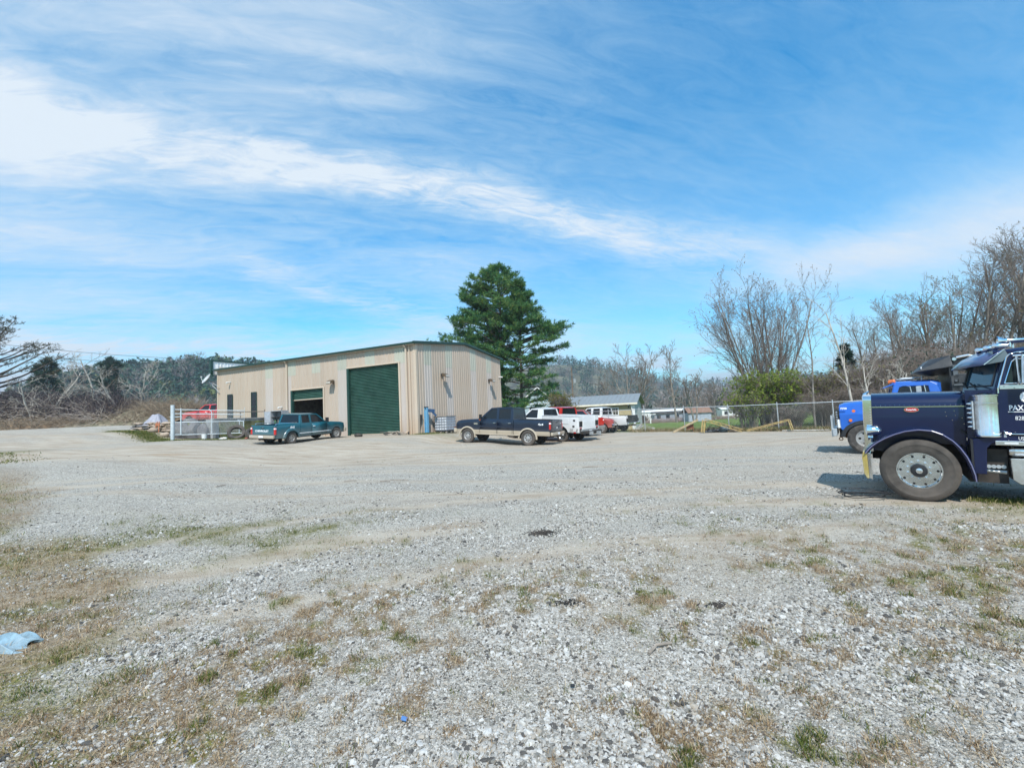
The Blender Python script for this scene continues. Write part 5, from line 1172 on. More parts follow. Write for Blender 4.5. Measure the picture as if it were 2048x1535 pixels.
    rm.bx(xtr-.02, xta+.02, -wrf, wrf, z1-.035, z1-.018); rm.build('roof', P1, root, 50)
    # doors: raised skins with dark shut lines, handles
    for s in (-1, 1):
        for (a, b_) in c['doors']:
            dd = MB(); nz = 6; vs = []; zlo = zb0+.05
            for k in range(nz+1):
                z = zlo+(belt-.03-zlo)*k/nz; r = (z-zb0)/(belt-zb0)
                y = hw*(1-.035*(1-r)**2*(0 if split and r < .5 else 1))-.045*max(0, (r-.72)/.28)**2+.006
                vs += [(a+.012, s*y, z), (b_-.012, s*y, z)]
            if split:
                ks = [v for v in vs if v[2] >= split]; dd.add([(v[0], v[1], v[2]) for v in ks], [(2*k, 2*k+1, 2*k+3, 2*k+2) for k in range(len(ks)//2-1)])
            else: dd.add(vs, [(2*k, 2*k+1, 2*k+3, 2*k+2) for k in range(nz)])
            do = dd.build('door', P1, root, 40); sm = do.modifiers.new('skin', 'SOLIDIFY'); sm.thickness = .008
            sl_ = MB()
            for e in (a, b_):
                pv = [(e, s*(v[1]*s+.0015), v[2]) for v in vs[::2]]
                for p, q in zip(pv[:-1], pv[1:]): sl_.beam(p, q, .012, .012)
            sl_.build('shut_line', M['black'], do)
            hx = a+.16; MB().bx(hx-.08, hx+.08, s*(hw-.02), s*(hw+.035), belt-.20, belt-.165).build('handle', c.get('handle', M['black']), do, bevel=.008)
        mx = xa-.22; mr = MB().tube((mx, s*(hw-.07), belt+.05), (mx+.02, s*(hw+.12), belt+.12), .02); mr.bx(mx-.05, mx+.06, s*(hw+.10), s*(hw+.28), belt+.02, belt+.30)
        mr.build('mirror', c.get('mirror', M['black']), root, bevel=.02)
    # bumpers
    bm = c.get('bumper', M['chrome'])
    MB().bx(xr-.17, xr-.03, -hw+.02, hw-.02, zb0+.02, zb0+.20).build('rear_bumper', bm, root, bevel=.03)
    MB().bx(xf-.10, xf+.10, -hw*.92, hw*.92, zb0+.03, zb0+.27).build('front_bumper', bm, root, bevel=.04)
    MB().tube((xr-.15, 0, zb0-.02), (xr-.30, 0, zb0-.02), .03).bx(xr-.26, xr-.18, -.03, .03, zb0-.08, zb0+.0).build('tow_hitch', M['under'], root)
    if c.get('plate', True): MB().bx(xr-.178, xr-.172, -.16, .16, zb0+.06, zb0+.18).build('number_plate', M['decal'], root)
    gp = MB().bx(xf-.03, xf+.015, -hw*.55, hw*.55, zb0+.30, hood-.36).build('grille', M['black'], root, bevel=.01)
    for k in range(3): MB().bx(xf+.012, xf+.03, -hw*.55, hw*.55, zb0+.34+k*.11, zb0+.37+k*.11).build('grille_bar', M['chrome'], gp)
    for s in (-1, 1):
        MB().bx(xf-.16, xf+.0, s*hw*.56, s*hw*.80, zb0+.34, hood-.36).build('headlight', M['chrome'], root, bevel=.02)
    return root
TEAL = dict(wb=3.58, w=1.92, R=.37, fo=.88, ro=1.12, zb=.42, belt=1.16, roof=1.78, hood=1.18, bed=1.15, cab_r=.62, cowl=2.62, roof_f=2.05, roof_r=.78, rimr=.20, holes=6,
            windows=[(1.52, 3.0, .02), (.80, 1.40, .05)], doors=[(1.48, 2.72)], paint=P_TEAL, tail_paint=P_TEAL, rail=P_TEAL, bumper=paint('beige_bumper', (.46, .40, .32), rough=.4), handle=M['decal'], steer=-.30, lip=None, board=None)
teal = pickup('teal extended cab pickup with its tailgate towards the gate, parked at the small roll-up door', TEAL)
place_vehicle(teal, (-13.12, 26.5), (-11.80, 29.82), -1, .84)
hw = .96; yy = -hw
for s in (-1, 1):   # stepside fender bulge
    b = MB(); n = 14; vs = []
    for k in range(n+1):
        a = math.pi*k/n
        for (rr_, y_) in ((.455, .0), (.455, .10), (.56, .085), (.66, -.03)): vs.append((rr_*1.02*math.cos(a), s*(hw-.05+y_), .37+rr_*math.sin(a)))
    b.add(vs, [(4*k+i, 4*k+i+1, 4*(k+1)+i+1, 4*(k+1)+i) for k in range(n) for i in range(3)]); o = b.build('rear_fender', P_TEAL, teal, 40); sm = o.modifiers.new('skin', 'SOLIDIFY'); sm.thickness = .02
    MB().path([(-1.0, s*.80, 1.19), (-.95, s*.80, 1.25), (.45, s*.80, 1.25), (.52, s*.80, 1.19)], .018, 8).build('bed_rail', M['chrome'], teal)
    MB().bx(.48, 3.05, s*(hw+.004), s*(hw+.018), .60, .635).build('side_moulding', M['decal'], teal)
text('CHEVROLET', teal, (-1.158, .60, .80), .155, REAR, M['decal'], off=.004, squash=1.22)
text('4x4', teal, (-.12, -.96, .98), .13, RIGHT_SIDE, M['decal'], off=.006, squash=1.5); 
text('OFF ROAD', teal, (-.16, -.97, .93), .055, RIGHT_SIDE, M['decal'], off=.003, squash=1.2)
b = MB().tube((-1.155, .0, 1.02), (-1.165, .0, 1.02), .035); b.build('lock_button', M['decal'], teal)

DARK = dict(wb=3.95, w=2.02, R=.43, fo=.92, ro=1.32, zb=.58, belt=1.42, roof=2.16, hood=1.44, bed=1.44, cab_r=.92, cowl=3.05, roof_f=2.42, roof_r=1.02, rimr=.245, holes=8, hr=.040,
            windows=[(2.02, 3.5, .03), (1.12, 1.88, .03)], doors=[(1.96, 3.10), (.98, 1.94)], paint=P_NAVYP, paint2=P_BEIGE, split=.82, tail_paint=P_NAVYP, lip=P_BEIGE, board=P_BEIGE, bumper=P_BEIGE, rim=M['rim_grey'], glass=M['glass'], handle=M['chrome'])
dark = pickup('midnight blue crew cab pickup with beige lower panels parked beside the workshop gable', DARK)
place_vehicle(dark, (.76, 25.5), (-2.79, 27.2), 1, .90)
text('4x4', dark, (-.62, 1.012, 1.16), .16, LEFT_SIDE, M['decal'], off=.004, squash=1.3)
em = MB(); em.panel([(.10*math.cos(a), .045*math.sin(a)) for a in np.linspace(0, 6.283, 25)[:-1]], [], lambda u, v, d: (-1.362-d, u, 1.02+v), .008); em.build('oval_badge', M['chrome'], dark)
text('FX4', dark, (-1.362, -.50, 1.22), .07, REAR, M['decal'])
MB().bx(3.25, 3.50, 1.005, 1.02, 1.12, 1.22).build('fender_badge', M['chrome'], dark)
for s in (-1, 1): MB().bx(2.98, 3.04, s*1.10, s*1.20, 1.36, 1.46).build('amber_mirror_lens', M['orange'], dark)
gd = MB()
for y in (-.5, .5): gd.path([(4.92, y, .6), (5.02, y, 1.0), (4.90, y, 1.25)], .03)
gd.path([(4.90, -.5, 1.25), (4.90, .5, 1.25)], .03).path([(5.0, -.85, .9), (5.0, .85, .9)], .03); gd.build('brush_guard', pm('rusty_guard', (.20, .07, .04), .6), dark)

SERV = dict(wb=4.15, w=1.98, R=.41, fo=.92, ro=1.25, zb=.58, belt=1.36, roof=2.04, hood=1.38, bed=1.4, cab_r=1.50, cowl=3.15, roof_f=2.55, roof_r=1.66, rimr=.26, holes=8, hr=.03, windows=[(1.98, 3.6, .03)], doors=[(1.90, 3.15)],
            paint=P_WHITE, service=True, rim=M['alu'], bumper=P_SILV)
serv = pickup('white service truck with a utility body of tool lockers, second in the row', SERV)
place_vehicle(serv, (2.95, 27.8), (-.15, 30.55), 1, .90)
W2 = 1.12
def sfn(s, y0=W2): return lambda u, v, d: (u, s*(y0-d), v)
out_ = [(-1.30, .62), (-.56, .62)]+[(.56*math.cos(a), .44+.56*math.sin(a)) for a in np.linspace(math.pi*.89, math.pi*.11, 14)]+[(.56, .62), (1.44, .62), (1.44, 1.56), (-1.30, 1.56)]
for s in (-1, 1):
    body_ = MB().panel(out_, [], sfn(s), .42).build('utility_locker', P_WHITE, serv, bevel=.01)
    for (a, b_, z0_, z1_) in ((-.60, .55, 1.12, 1.50), (.66, 1.38, .68, 1.50), (-1.24, -.66, .68, 1.50)):
        ld = MB().bx(a, b_, s*(W2+.0), s*(W2+.018), z0_, z1_).build('locker_door', P_WHITE, body_, bevel=.006)
    b = MB()
    for (x, z) in ((.0, 1.16), (.80, 1.05), (-.95, 1.0), (-1.0, 1.35)): b.bx(x-.07, x+.07, s*(W2+.018), s*(W2+.034), z-.05, z+.05)
    b.build('paddle_latch', M['black'], body_)
    b = MB()
    for x in (-.70, -.78, -.86, -1.14, -1.20): b.beam((x, s*(W2+.026), .70), (x-.05, s*(W2+.026), .86), .012, .02)
    b.build('dark_scrape', M['black'], body_)
    MB().bx(-1.3, 1.44, s*(W2-.40), s*(W2+.02), 1.565, 1.60).build('locker_top', P_WHITE, serv, bevel=.01)
MB().bx(-1.25, 1.40, -.70, .70, .78, .83).build('cargo_floor', M['black'], serv)
MB().bx(-1.33, -1.27, -.69, .69, .80, 1.30).build('tailgate', P_WHITE, serv, bevel=.012)
for s in (-1, 1):
    MB().bx(-1.325, -1.302, s*.74, s*1.06, .98, 1.30).bx(-1.32, -1.302, s*.80, s*1.02, .68, .86).build('rear_locker_hinge', M['black'], serv)
    for k, x in enumerate((.86, .98)): MB().tube((-1.302, s*x, .90), (-1.325, s*x, .90), .035).build('tail_light', M['redlens'], serv)
    MB().bx(-1.1, -.95, s*(W2-.02), s*(W2+.01), .60, .66).build('marker_light', M['redlens'], serv)
MB().bx(-1.62, -1.33, -1.0, 1.0, .56, .72).build('step_bumper', M['under'], serv, bevel=.01)
MB().bx(-1.80, -1.60, .30, .44, .50, .70).bx(-1.85, -1.60, -.5, -.36, .46, .66).build('tow_gear', M['steel'], serv)

RED1 = dict(wb=3.9, w=2.0, R=.41, fo=.9, ro=1.3, zb=.56, belt=1.36, roof=2.06, hood=1.38, bed=1.30, cab_r=.95, cowl=3.05, roof_f=2.45, roof_r=1.02, rimr=.24, holes=8, windows=[(2.02, 3.5, .03), (1.18, 1.84, .03)], doors=[(1.96, 3.1), (1.0, 1.94)], paint=P_RED, bumper=P_SILV)
red1 = pickup('bright red crew cab pickup behind the white service truck', RED1)
place_vehicle(red1, (4.0, 31.6), (1.35, 34.5), 1, .9)
RED2 = dict(wb=3.4, w=1.95, R=.38, fo=.85, ro=1.2, zb=.46, belt=1.22, roof=1.86, hood=1.22, bed=1.18, cab_r=.9, cowl=2.45, roof_f=1.95, roof_r=1.05, rimr=.2, holes=6, windows=[(1.35, 3.0, .05)], doors=[(1.0, 2.5)], paint=P_MAROON, bumper=M['chrome'], glass=M['glass'])
red2 = pickup('faded red old pickup facing the yard between the red and white pickups', RED2)
place_vehicle(red2, (3.55, 36.0), (6.75, 34.9), -1, .85)
WHT = dict(RED1, paint=P_WHITE, tail_paint=M['black'], bumper=M['chrome'], lens=M['black'], rim=M['chrome'], wb=3.9)
wht = pickup('white crew cab pickup with a black tailgate nearest the yellow building', WHT)
place_vehicle(wht, (8.05, 36.8), (5.1, 39.4), 1, .9)
RED3 = dict(TEAL, paint=P_RED, tail_paint=P_RED, rail=P_RED, steer=0, bumper=M['chrome'])
red3 = pickup('red pickup on the raised ground behind the chain link gate', RED3)
place_vehicle(red3, (-25.9, 40.3), (-29.2, 40.9), 1, .84)
red3.matrix_basis = Matrix.Translation((0, 0, 2.26 - red3.matrix_basis.translation.z)) @ red3.matrix_basis
red3.rotation_euler[0] = 0; red3.rotation_euler[1] = 0

# ------------------------------------------------------------------ navy conventional truck
NAVY = pm('deep_navy_paint', (.005, .010, .046), .25, 0, var=.06, vs=2, coat=.35, clearrough=.03, spec=.35)
STRIPE = pm('bead_grey_paint', (.16, .15, .26), .25, 0, var=.04, coat=1., clearrough=.04)
yaw = R(39); TP = R(1.8)
hx_ = Vector((-math.cos(yaw)*math.cos(TP), math.sin(yaw)*math.cos(TP), math.sin(TP))); yy_ = Vector((-math.sin(yaw), -math.cos(yaw), 0)); zz_ = hx_.cross(yy_)
semi = thing('semi_truck', 'navy blue long-nosed truck with chrome air cleaner and big front wheel', 'truck')
WB0 = Vector((6.83, 7.765, .0))
semi.matrix_basis = Matrix.Translation(WB0) @ Matrix((hx_, yy_, zz_)).transposed().to_4x4()
YC = -1.17                       # centre line, near side is +y
wheel(semi, 0, -.14, .515, .525, .28, .30, 10, 1, M['rubber_dusty'], M['alu'], hole_r=.020, hole_d=.80, lugs=10, steer=.02)
wheel(semi, 0, 2*YC+.14, .515, .525, .28, .30, 10, -1, M['rubber_dusty'], M['alu'], hole_r=.020, hole_d=.80, lugs=10)
hubc = MB(); Mx = Matrix.Translation((0, -.14, .515)) @ Matrix.Rotation(-math.pi/2, 4, 'X')
hubc.lathe([(.11, .05), (.112, .12), (.10, .145), (.085, .148), (.06, .150), (.001, .151)], Mx, 28); hubc.build('hub_cap', M['black'], semi, 40)
hubc = MB().lathe([(.048, .150), (.045, .165), (.02, .17), (.001, .171)], Mx, 24); hubc.build('hub_cap', M['alu'], semi, 40)
# hood: narrow body with a rounded shoulder, belt at 1.59, top 1.81
HW = .80
def hsec(x):    # cross section half, from bottom to crown
    top = 1.815 + (0 if x > -.47 else 0); w = HW
    return [(w-.01, .95), (w, 1.2), (w, 1.555), (w-.004, 1.60), (w-.02, 1.66), (w-.055, 1.73), (w-.12, 1.785), (w-.25, 1.825), (w-.5, 1.85), (0, 1.86)]
def sweep(name, xs, sec, mats, parent, flip_mat=None, caps=True):
    b = MB(); rings = []
    for x in xs:
        s_ = sec(x); rings.append([(x, YC+y, z) for y, z in s_]+[(x, YC-y, z) for y, z in reversed(s_[:-1])])
    n = len(rings[0])
    for i in range(len(rings)-1):
        for k in range(n-1):
            kk = min(k, n-2-k); b.mi = 0
            if flip_mat and flip_mat(kk): b.mi = 1
            b.add([rings[i][k], rings[i][k+1], rings[i+1][k+1], rings[i+1][k]], [(0, 1, 2, 3)])
    b.mi = 0
    if caps:
        for r in (rings[0], rings[-1]): b.add(r, [tuple(range(n))])
    o = b.build(name, mats, parent); bm = bmesh.new(); bm.from_mesh(o.data); bmesh.ops.remove_doubles(bm, verts=bm.verts, dist=1e-4); bmesh.ops.recalc_face_normals(bm, faces=bm.faces); bm.to_mesh(o.data); bm.free()
    o.data.polygons.foreach_set('use_smooth', [True]*len(o.data.polygons)); o.data.set_sharp_from_angle(angle=R(40)); return o
hood = sweep('hood', np.linspace(-.46, .765, 8), hsec, [NAVY], semi)
sideY = YC+HW
MB().bx(-.46, .765, sideY-.004, sideY+.008, 1.588, 1.602).bx(-.46, .765, 2*YC-sideY-.008, 2*YC-sideY+.004, 1.588, 1.602).build('hood_trim_line', M['chrome'], hood)
b = MB()
for k in range(18): b.tube((-.42+k*.066, sideY-.002, 1.625), (-.42+k*.066, sideY+.008, 1.620), .006, .004, 6)
for (x, z) in ((-.22, 1.50), (-.33, 1.52), (-.23, 1.43), (-.34, 1.44), (-.30, 1.36), (-.42, 1.40), (-.44, 1.30)): b.tube((x, sideY-.002, z), (x, sideY+.009, z), .007, .005, 6)
b.build('rivet_row', M['chrome'], hood)
ov = [(.095*math.cos(a), .038*math.sin(a)) for a in np.linspace(0, 6.283, 33)[:-1]]
o = MB().panel(ov, [], lambda u, v, d: (.215+u, sideY+.004+d, 1.545+v), .012).build('oval_emblem', pm('emblem_red', (.5, .02, .03), .25), hood)
MB().panel([(u*1.08, v*1.14) for u, v in ov], [ov], lambda u, v, d: (.215+u, sideY+.003+d, 1.545+v), .016).build('emblem_ring', M['chrome'], o)
text('Peterbilt', hood, (.288, sideY+.017, 1.530), .042, LEFT_SIDE, M['decal'], off=.0012, squash=.95)
# lower hood side down to the fender and firewall
b = MB(); seg_ = [(.765, 1.0)]+[(x, z) for x, z in ((.60, 1.0), (.40, 1.12), (.15, 1.17), (-.10, 1.12), (-.30, .98), (-.46, .74))]+[(-.46, .96), (.765, .96)]
low = [(-.46, .5), (-.46, 1.2), (.765, 1.2), (.765, .80), (.50, .80)]+[(.56*math.cos(a), .56*math.sin(a)*1.0+.56) for a in np.linspace(.40, math.pi-.35, 12)]
for s in (1, -1): b.panel(low, [], lambda u, v, d, s=s: (u, YC+s*(HW-.03-d), v), .03)
b.build('hood_lower_side', NAVY, semi)
# fender: crown over the wheel with rolled lip
def fender(s):
    vs = []; prof = [(-.02, .0), (-.005, .03), (.02, .04), (.045, .02), (.05, -.04), (.052, -.30), (.03, -.46)]
    path = []
    pts = [(.868, .775), (.83, .83), (.78, .895), (.70, .965), (.60, 1.035), (.47, 1.105), (.33, 1.16), (.16, 1.19), (.0, 1.175), (-.13, 1.115), (-.24, 1.02), (-.32, .91), (-.385, .78), (-.43, .65), (-.465, .50), (-.475, .40)]
    n = len(pts)
    for i, (x, z) in enumerate(pts):
        a = Vector(pts[max(0, i-1)]); c_ = Vector(pts[min(n-1, i+1)]); t_ = (c_-a).normalized(); nn = Vector((-t_.y, t_.x))
        if nn.y < 0 and abs(nn.y) > .3: nn = -nn
        if i > n-4 or True:
            cen = Vector((.16, .55)); nn = (Vector((x, z))-cen).normalized() if (Vector((x, z))-cen).dot(nn) > 0 or True else nn
        for (r_, y_) in prof: vs.append((x+nn.x*r_, YC+s*(-YC-.005+y_), z+nn.y*r_))
    k = len(prof); b = MB(); b.add(vs, [(k*i+j, k*i+j+1, k*(i+1)+j+1, k*(i+1)+j) for i in range(n-1) for j in range(k-1)])
    o = b.build('fender', NAVY, semi, 60); sm = o.modifiers.new('skin', 'SOLIDIFY'); sm.thickness = .018; ss = o.modifiers.new('smooth', 'SUBSURF'); ss.levels = 1; ss.render_levels = 2
    vs2 = [vs[k*i+2] for i in range(n)]; MB().path([Vector(v)+Vector((0, s*.004, 0)) for v in vs2], .009, 6).build('fender_bead', STRIPE, o)
fender(1); fender(-1)
# wheel well, frame, axle
b = MB().bx(-.46, .55, YC-.70, YC+.62, .66, 1.0).bx(-6.2, .80, YC-.45, YC-.36, .62, .90).bx(-6.2, .80, YC+.36, YC+.45, .62, .90).tube((0, YC-.9, .50), (0, YC+.9, .50), .07)
b.bx(-.9, -.46, YC-.9, YC+.88, .35, .9); b.build('frame', M['under'], semi)
# grille shell and bumper
b = MB(); b.panel([(-.80, .78), (.80, .78), (.80, 1.74), (.74, 1.80), (.5, 1.83), (-.5, 1.83), (-.74, 1.80), (-.80, 1.74)], [[(-.70, .86), (.70, .86), (.70, 1.70), (-.70, 1.70)]], lambda u, v, d: (.765+d, YC+u, v), .135)
gs = b.build('grille_shell', M['chrome'], semi, bevel=.012)
MB().bx(.80, .84, YC-.69, YC+.69, .87, 1.69).build('grille_mesh', M['black'], gs)
for k in range(8): MB().bx(.85, .87, YC-.63+k*.175, YC-.615+k*.175, .87, 1.69).build('grille_bar', M['chrome'], gs)
b = MB()
for k in range(12): b.tube((.79, sideY-.0, 1.60-k*.048), (.79, sideY+.008, 1.60-k*.048), .009, .006, 6)
b.build('shell_bolts', M['steel'], gs)
MB().tube((.885, YC, 1.83), (.80, YC, 1.90), .03, .012).build('hood_ornament', M['chrome'], gs)
yel = pm('faded_yellow_plate', (.34, .26, .07), .45, dirt=(.55, .50, .35))
bmp_ = MB(); bp = [(.925, .80), (.94, .70), (.92, .42), (.88, .33), (.85, .33), (.87, .80)]
b = MB().panel(bp, [], lambda u, v, d: (u, YC-1.17+d, v), 2.34); bo = b.build('bumper', yel, semi, bevel=.01)
b = MB().panel([(.87, .80), (.845, .33), (.80, .31), (.815, .79)], [], lambda u, v, d: (u, YC-1.165+d, v), 2.33); b.build('bumper_return', M['chrome'], semi, bevel=.008)
# headlights
for s in (1, -1):
    hy = YC+s*(HW+.10)
    b = MB(); Mh = Matrix.Translation((.80, hy, 1.17)) @ Matrix.Rotation(math.pi/2, 4, 'Y')
    b.lathe([(.001, -.17), (.05, -.15), (.085, -.09), (.098, 0), (.10, .05), (.085, .055), (.001, .05)], Mh, 24); hl = b.build('headlight', M['chrome'], semi, 40)
    MB().lathe([(.085, .052), (.05, .068), (.001, .074)], Mh, 20).build('lens', M['decal'], hl)
    MB().tube((.76, YC+s*(HW-.02), 1.08), (.80, hy, 1.08), .03).tube((.80, hy, .96), (.80, hy, 1.10), .022).build('headlight_bracket', M['chrome'], semi)
    MB().tube((.77, hy-.02, 1.045), (.84, hy-.02, 1.045), .045, .05).build('turn_signal', M['chrome'], semi, 40)
# air cleaner with rain cap, marker lights, bracket
b = MB(); ac = Matrix.Translation((-.70, -.235, 0)); r_ = .165
b.lathe([(.001, 1.10), (r_, 1.10), (r_+.004, 1.115), (r_, 1.13), (r_, 1.62), (r_+.006, 1.625), (r_+.006, 1.645), (r_, 1.65), (r_, 1.75), (r_+.010, 1.757), (r_+.010, 1.78), (r_*.8, 1.80), (r_*.4, 1.815), (.001, 1.82)], ac, 40)
acl = b.build('air_cleaner', pm('bright_stainless', (.80, .81, .83), .13, 1., var=.05, vs=9), semi, 30)
MB().panel([(u*.55, v*.55) for u, v in ov], [], lambda u, v, d: (-.78+u, -.235+math.sqrt(max(0, r_*r_-(-.08+u)**2))+d+.001, 1.17+v), .004).build('maker_badge', M['decal'], acl)
MB().bx(-.535, -.515, -.28, -.10, 1.22, 1.68).build('light_bar_bracket', M['steel'], acl)
for k in range(6):
    MB().lathe([(.022, 0), (.021, .02), (.012, .045), (.001, .055)], Matrix.Translation((-.513, -.17, 1.26+k*.075)) @ Matrix.Rotation(math.pi/2, 4, 'Y'), 14).build('marker_light', M['chrome'], acl, 40)
MB().bx(-.885, -.855, -.24, -.13, 1.10, 1.72).build('rear_strap', M['steel'], acl)
# cowl / cab
CY = 1.04
def xz(pts): return pts
door_x0 = -.80
b = MB().panel([(-.76, 1.84), (-.76, 1.10), (-.50, 1.06), (-.50, .50), (-.64, .50), (-.66, .92), (-.72, 1.0), (-.80, 1.02), (-2.35, 1.02), (-2.35, 2.32), (-2.30, 2.44), (-1.08, 2.44), (-.99, 2.42), (-.93, 2.36), (-.80, 1.90)],
              [[(-.90, 1.96), (-1.80, 1.96), (-1.80, 2.32), (-1.06, 2.34), (-1.00, 2.30)]], lambda u, v, d: (u, YC+CY-d-(.02 if v > 2.0 else 0), v), .05); cabs = b.build('cab_side', NAVY, semi, bevel=.012)
b = MB().panel([(-.76, 1.84), (-.76, 1.02), (-2.35, 1.02), (-2.35, 2.32), (-2.30, 2.44), (-1.08, 2.44), (-.99, 2.42), (-.93, 2.36), (-.80, 1.90)],
              [[(-.90, 1.96), (-1.80, 1.96), (-1.80, 2.32), (-1.06, 2.34)]], lambda u, v, d: (u, YC-CY+d, v), .05).build('cab_side', NAVY, semi, bevel=.012)
for s in (1, -1): MB().panel([(-.90, 1.96), (-1.80, 1.96), (-1.80, 2.32), (-1.06, 2.34), (-1.00, 2.30)], [], lambda u, v, d, s=s: (u, YC+s*(CY-.03-d), v), .01).build('side_window', M['glass'], semi)
# door skin with chrome drip line
dr_out = [(-.815, 1.16), (-.815, 1.86), (-.945, 2.34), (-.985, 2.395), (-1.05, 2.42), (-1.86, 2.42), (-1.86, 1.15), (-.95, 1.15), (-.86, 1.165), (-.83, 1.18)]
dr_in = [(-.90, 1.95), (-.995, 2.29), (-1.03, 2.33), (-1.80, 2.33), (-1.80, 1.95)]
door = MB().panel(dr_out, [dr_in], lambda u, v, d: (u, YC+CY+.002+d-(.02 if v > 2.0 else 0), v), .018).build('door', NAVY, semi, bevel=.006)
def on_y(u, v, dy=.0): return (u, YC+CY+dy-(.02 if v > 2.0 else 0), v)
MB().path([on_y(*p, .024) for p in [(-.825, 1.80), (-.825, 1.88), (-.94, 2.36), (-.975, 2.41), (-1.05, 2.435), (-1.88, 2.435)]], .010, 6).build('door_bead', M['chrome'], door)
MB().path([on_y(*p, .022) for p in dr_in+[dr_in[0]]], .009, 6).build('window_trim', M['chrome'], door)
MB().path([on_y(*p, .022) for p in [(-.855, 1.20), (-.875, 1.17), (-.93, 1.155), (-1.85, 1.15)]], .007, 6).build('door_lower_bead', M['chrome'], door)
MB().bx(-.84, -1.86, YC+CY+.020, YC+CY+.030, 1.86, 1.925).build('belt_trim', M['alu'], door, bevel=.004)
b = MB()
for k in range(8): b.tube((-.89-k*.11, YC+CY+.03, 1.905-.02*(k % 2)*1.5), (-.89-k*.11, YC+CY+.036, 1.905-.02*(k % 2)*1.5), .008, .006, 6)
b.build('belt_bolts', M['black'], door)
b = MB()
for k in range(12): b.tube((-.90-k*.075, YC+CY+.0, 1.185 if k % 2 else 1.06), (-.90-k*.075, YC+CY+.028, 1.185 if k % 2 else 1.06), .006, .004, 6)
b.build('rivet_row', M['steel'], door)
fy = YC+CY+.0215
text('PAX', door, (-.925, fy, 1.525), .115, LEFT_SIDE, M['decal'], off=.0025, squash=.72, ext=.002)
MB().bx(-.915, -1.50, fy-.001, fy+.003, 1.497, 1.507).build('lettering_rule', M['decal'], door)
text('828', door, (-.985, fy, 1.375), .085, LEFT_SIDE, M['decal'], off=.0, squash=.78, ext=.002)
text('US', cabs, (-1.005, YC+CY+.004, 1.065), .07, LEFT_SIDE, M['decal'], off=.0, squash=.8, ext=.002)
lg = MB(); pts_ = [(.07*math.cos(a)*(1+.12*(k % 2)), .075*math.sin(a)*(1+.12*(k % 2))) for k, a in enumerate(np.linspace(0, 6.283, 29)[:-1])]
hs_ = [[(-.05+i*.024, -.035+j*.022), (-.038+i*.024, -.035+j*.022), (-.038+i*.024, -.025+j*.022), (-.05+i*.024, -.025+j*.022)] for i in range(4) for j in range(4)]
lg.panel(pts_, hs_, lambda u, v, d: (-1.11+u*.8, fy+d*.2, 1.73+v), .01).build('round_gear_logo', M['decal'], door)
MB().bx(-.75, -2.35, YC+CY-.03, YC+CY+.03, .975, 1.045).build('sill_step', M['alu'], semi, bevel=.008)
MB().bx(-.85, -1.0, YC+CY+.03, YC+CY+.034, 1.0, 1.02).bx(-1.06, -1.3, YC+CY+.03, YC+CY+.034, 1.0, 1.02).build('step_light', M['decal'], semi)
# windscreen: two flat panes meeting in a shallow V
def wsx(u, v): return -.53 - .25*abs(u) - .25*(v-1.86)
fr = lambda u, v, d: (wsx(u, v)-d, YC+u*(1-.04*(v-1.86)/.5), v)
for s in (-1, 1):
    o_ = [(s*.0, 1.82), (s*1.02, 1.82), (s*1.0, 2.42), (s*.0, 2.44)]; i_ = [(s*.035, 1.925), (s*.93, 1.925), (s*.91, 2.36), (s*.035, 2.36)]
    f_ = MB().panel(o_, [i_], fr, .05).build('windscreen_frame', NAVY, semi)
    MB().panel(i_, [], lambda u, v, d: (wsx(u, v)-.018-d, fr(u, v, 0)[1], v), .008).build('windscreen', M['glass_blue'], semi)
    MB().path([Vector(fr(u, v, 0))+Vector((.004, 0, 0)) for u, v in i_+[i_[0]]], .013, 6).build('rubber_seal', M['black'], f_)
    # firewall side below the screen, set in from the doors
    MB().bx(-.46, -.78, YC+s*.84, YC+s*.90, .96, 1.86).build('cowl_side', NAVY, semi)
MB().beam((-.60, YC+.80, 1.905), (-.60, YC+.30, 1.985), .02, .02).beam((-.56, YC+.35, 1.90), (-.53, YC+.12, 2.0), .02, .02).build('wiper', M['black'], semi)
MB().add([(-.44, YC-.86, 1.80), (-.44, YC+.86, 1.80), (-.80, YC+1.0, 1.86), (-.80, YC-1.0, 1.86), (-.44, YC-.86, 1.70), (-.44, YC+.86, 1.70), (-.80, YC+1.0, 1.70), (-.80, YC-1.0, 1.70)], [(0, 1, 2, 3), (0, 4, 5, 1), (1, 5, 6, 2), (0, 3, 7, 4)]).build('cowl_top', NAVY, semi)
def rsec(x):
    t_ = (x+.80)/-1.55; z = 2.44; c = .06+.12*min(1, t_*1.8)
    return [(1.02, z-.02), (1.03, z+.02), (1.0, z+.05), (.90, z+c*.7), (.6, z+c*.9), (0, z+c)]
sweep('roof', [-.80, -.90, -1.0, -1.2, -1.5, -2.35], rsec, NAVY, semi)
MB().bx(-2.36, -2.30, YC-1.0, YC+1.0, .95, 2.45).build('cab_back', NAVY, semi)
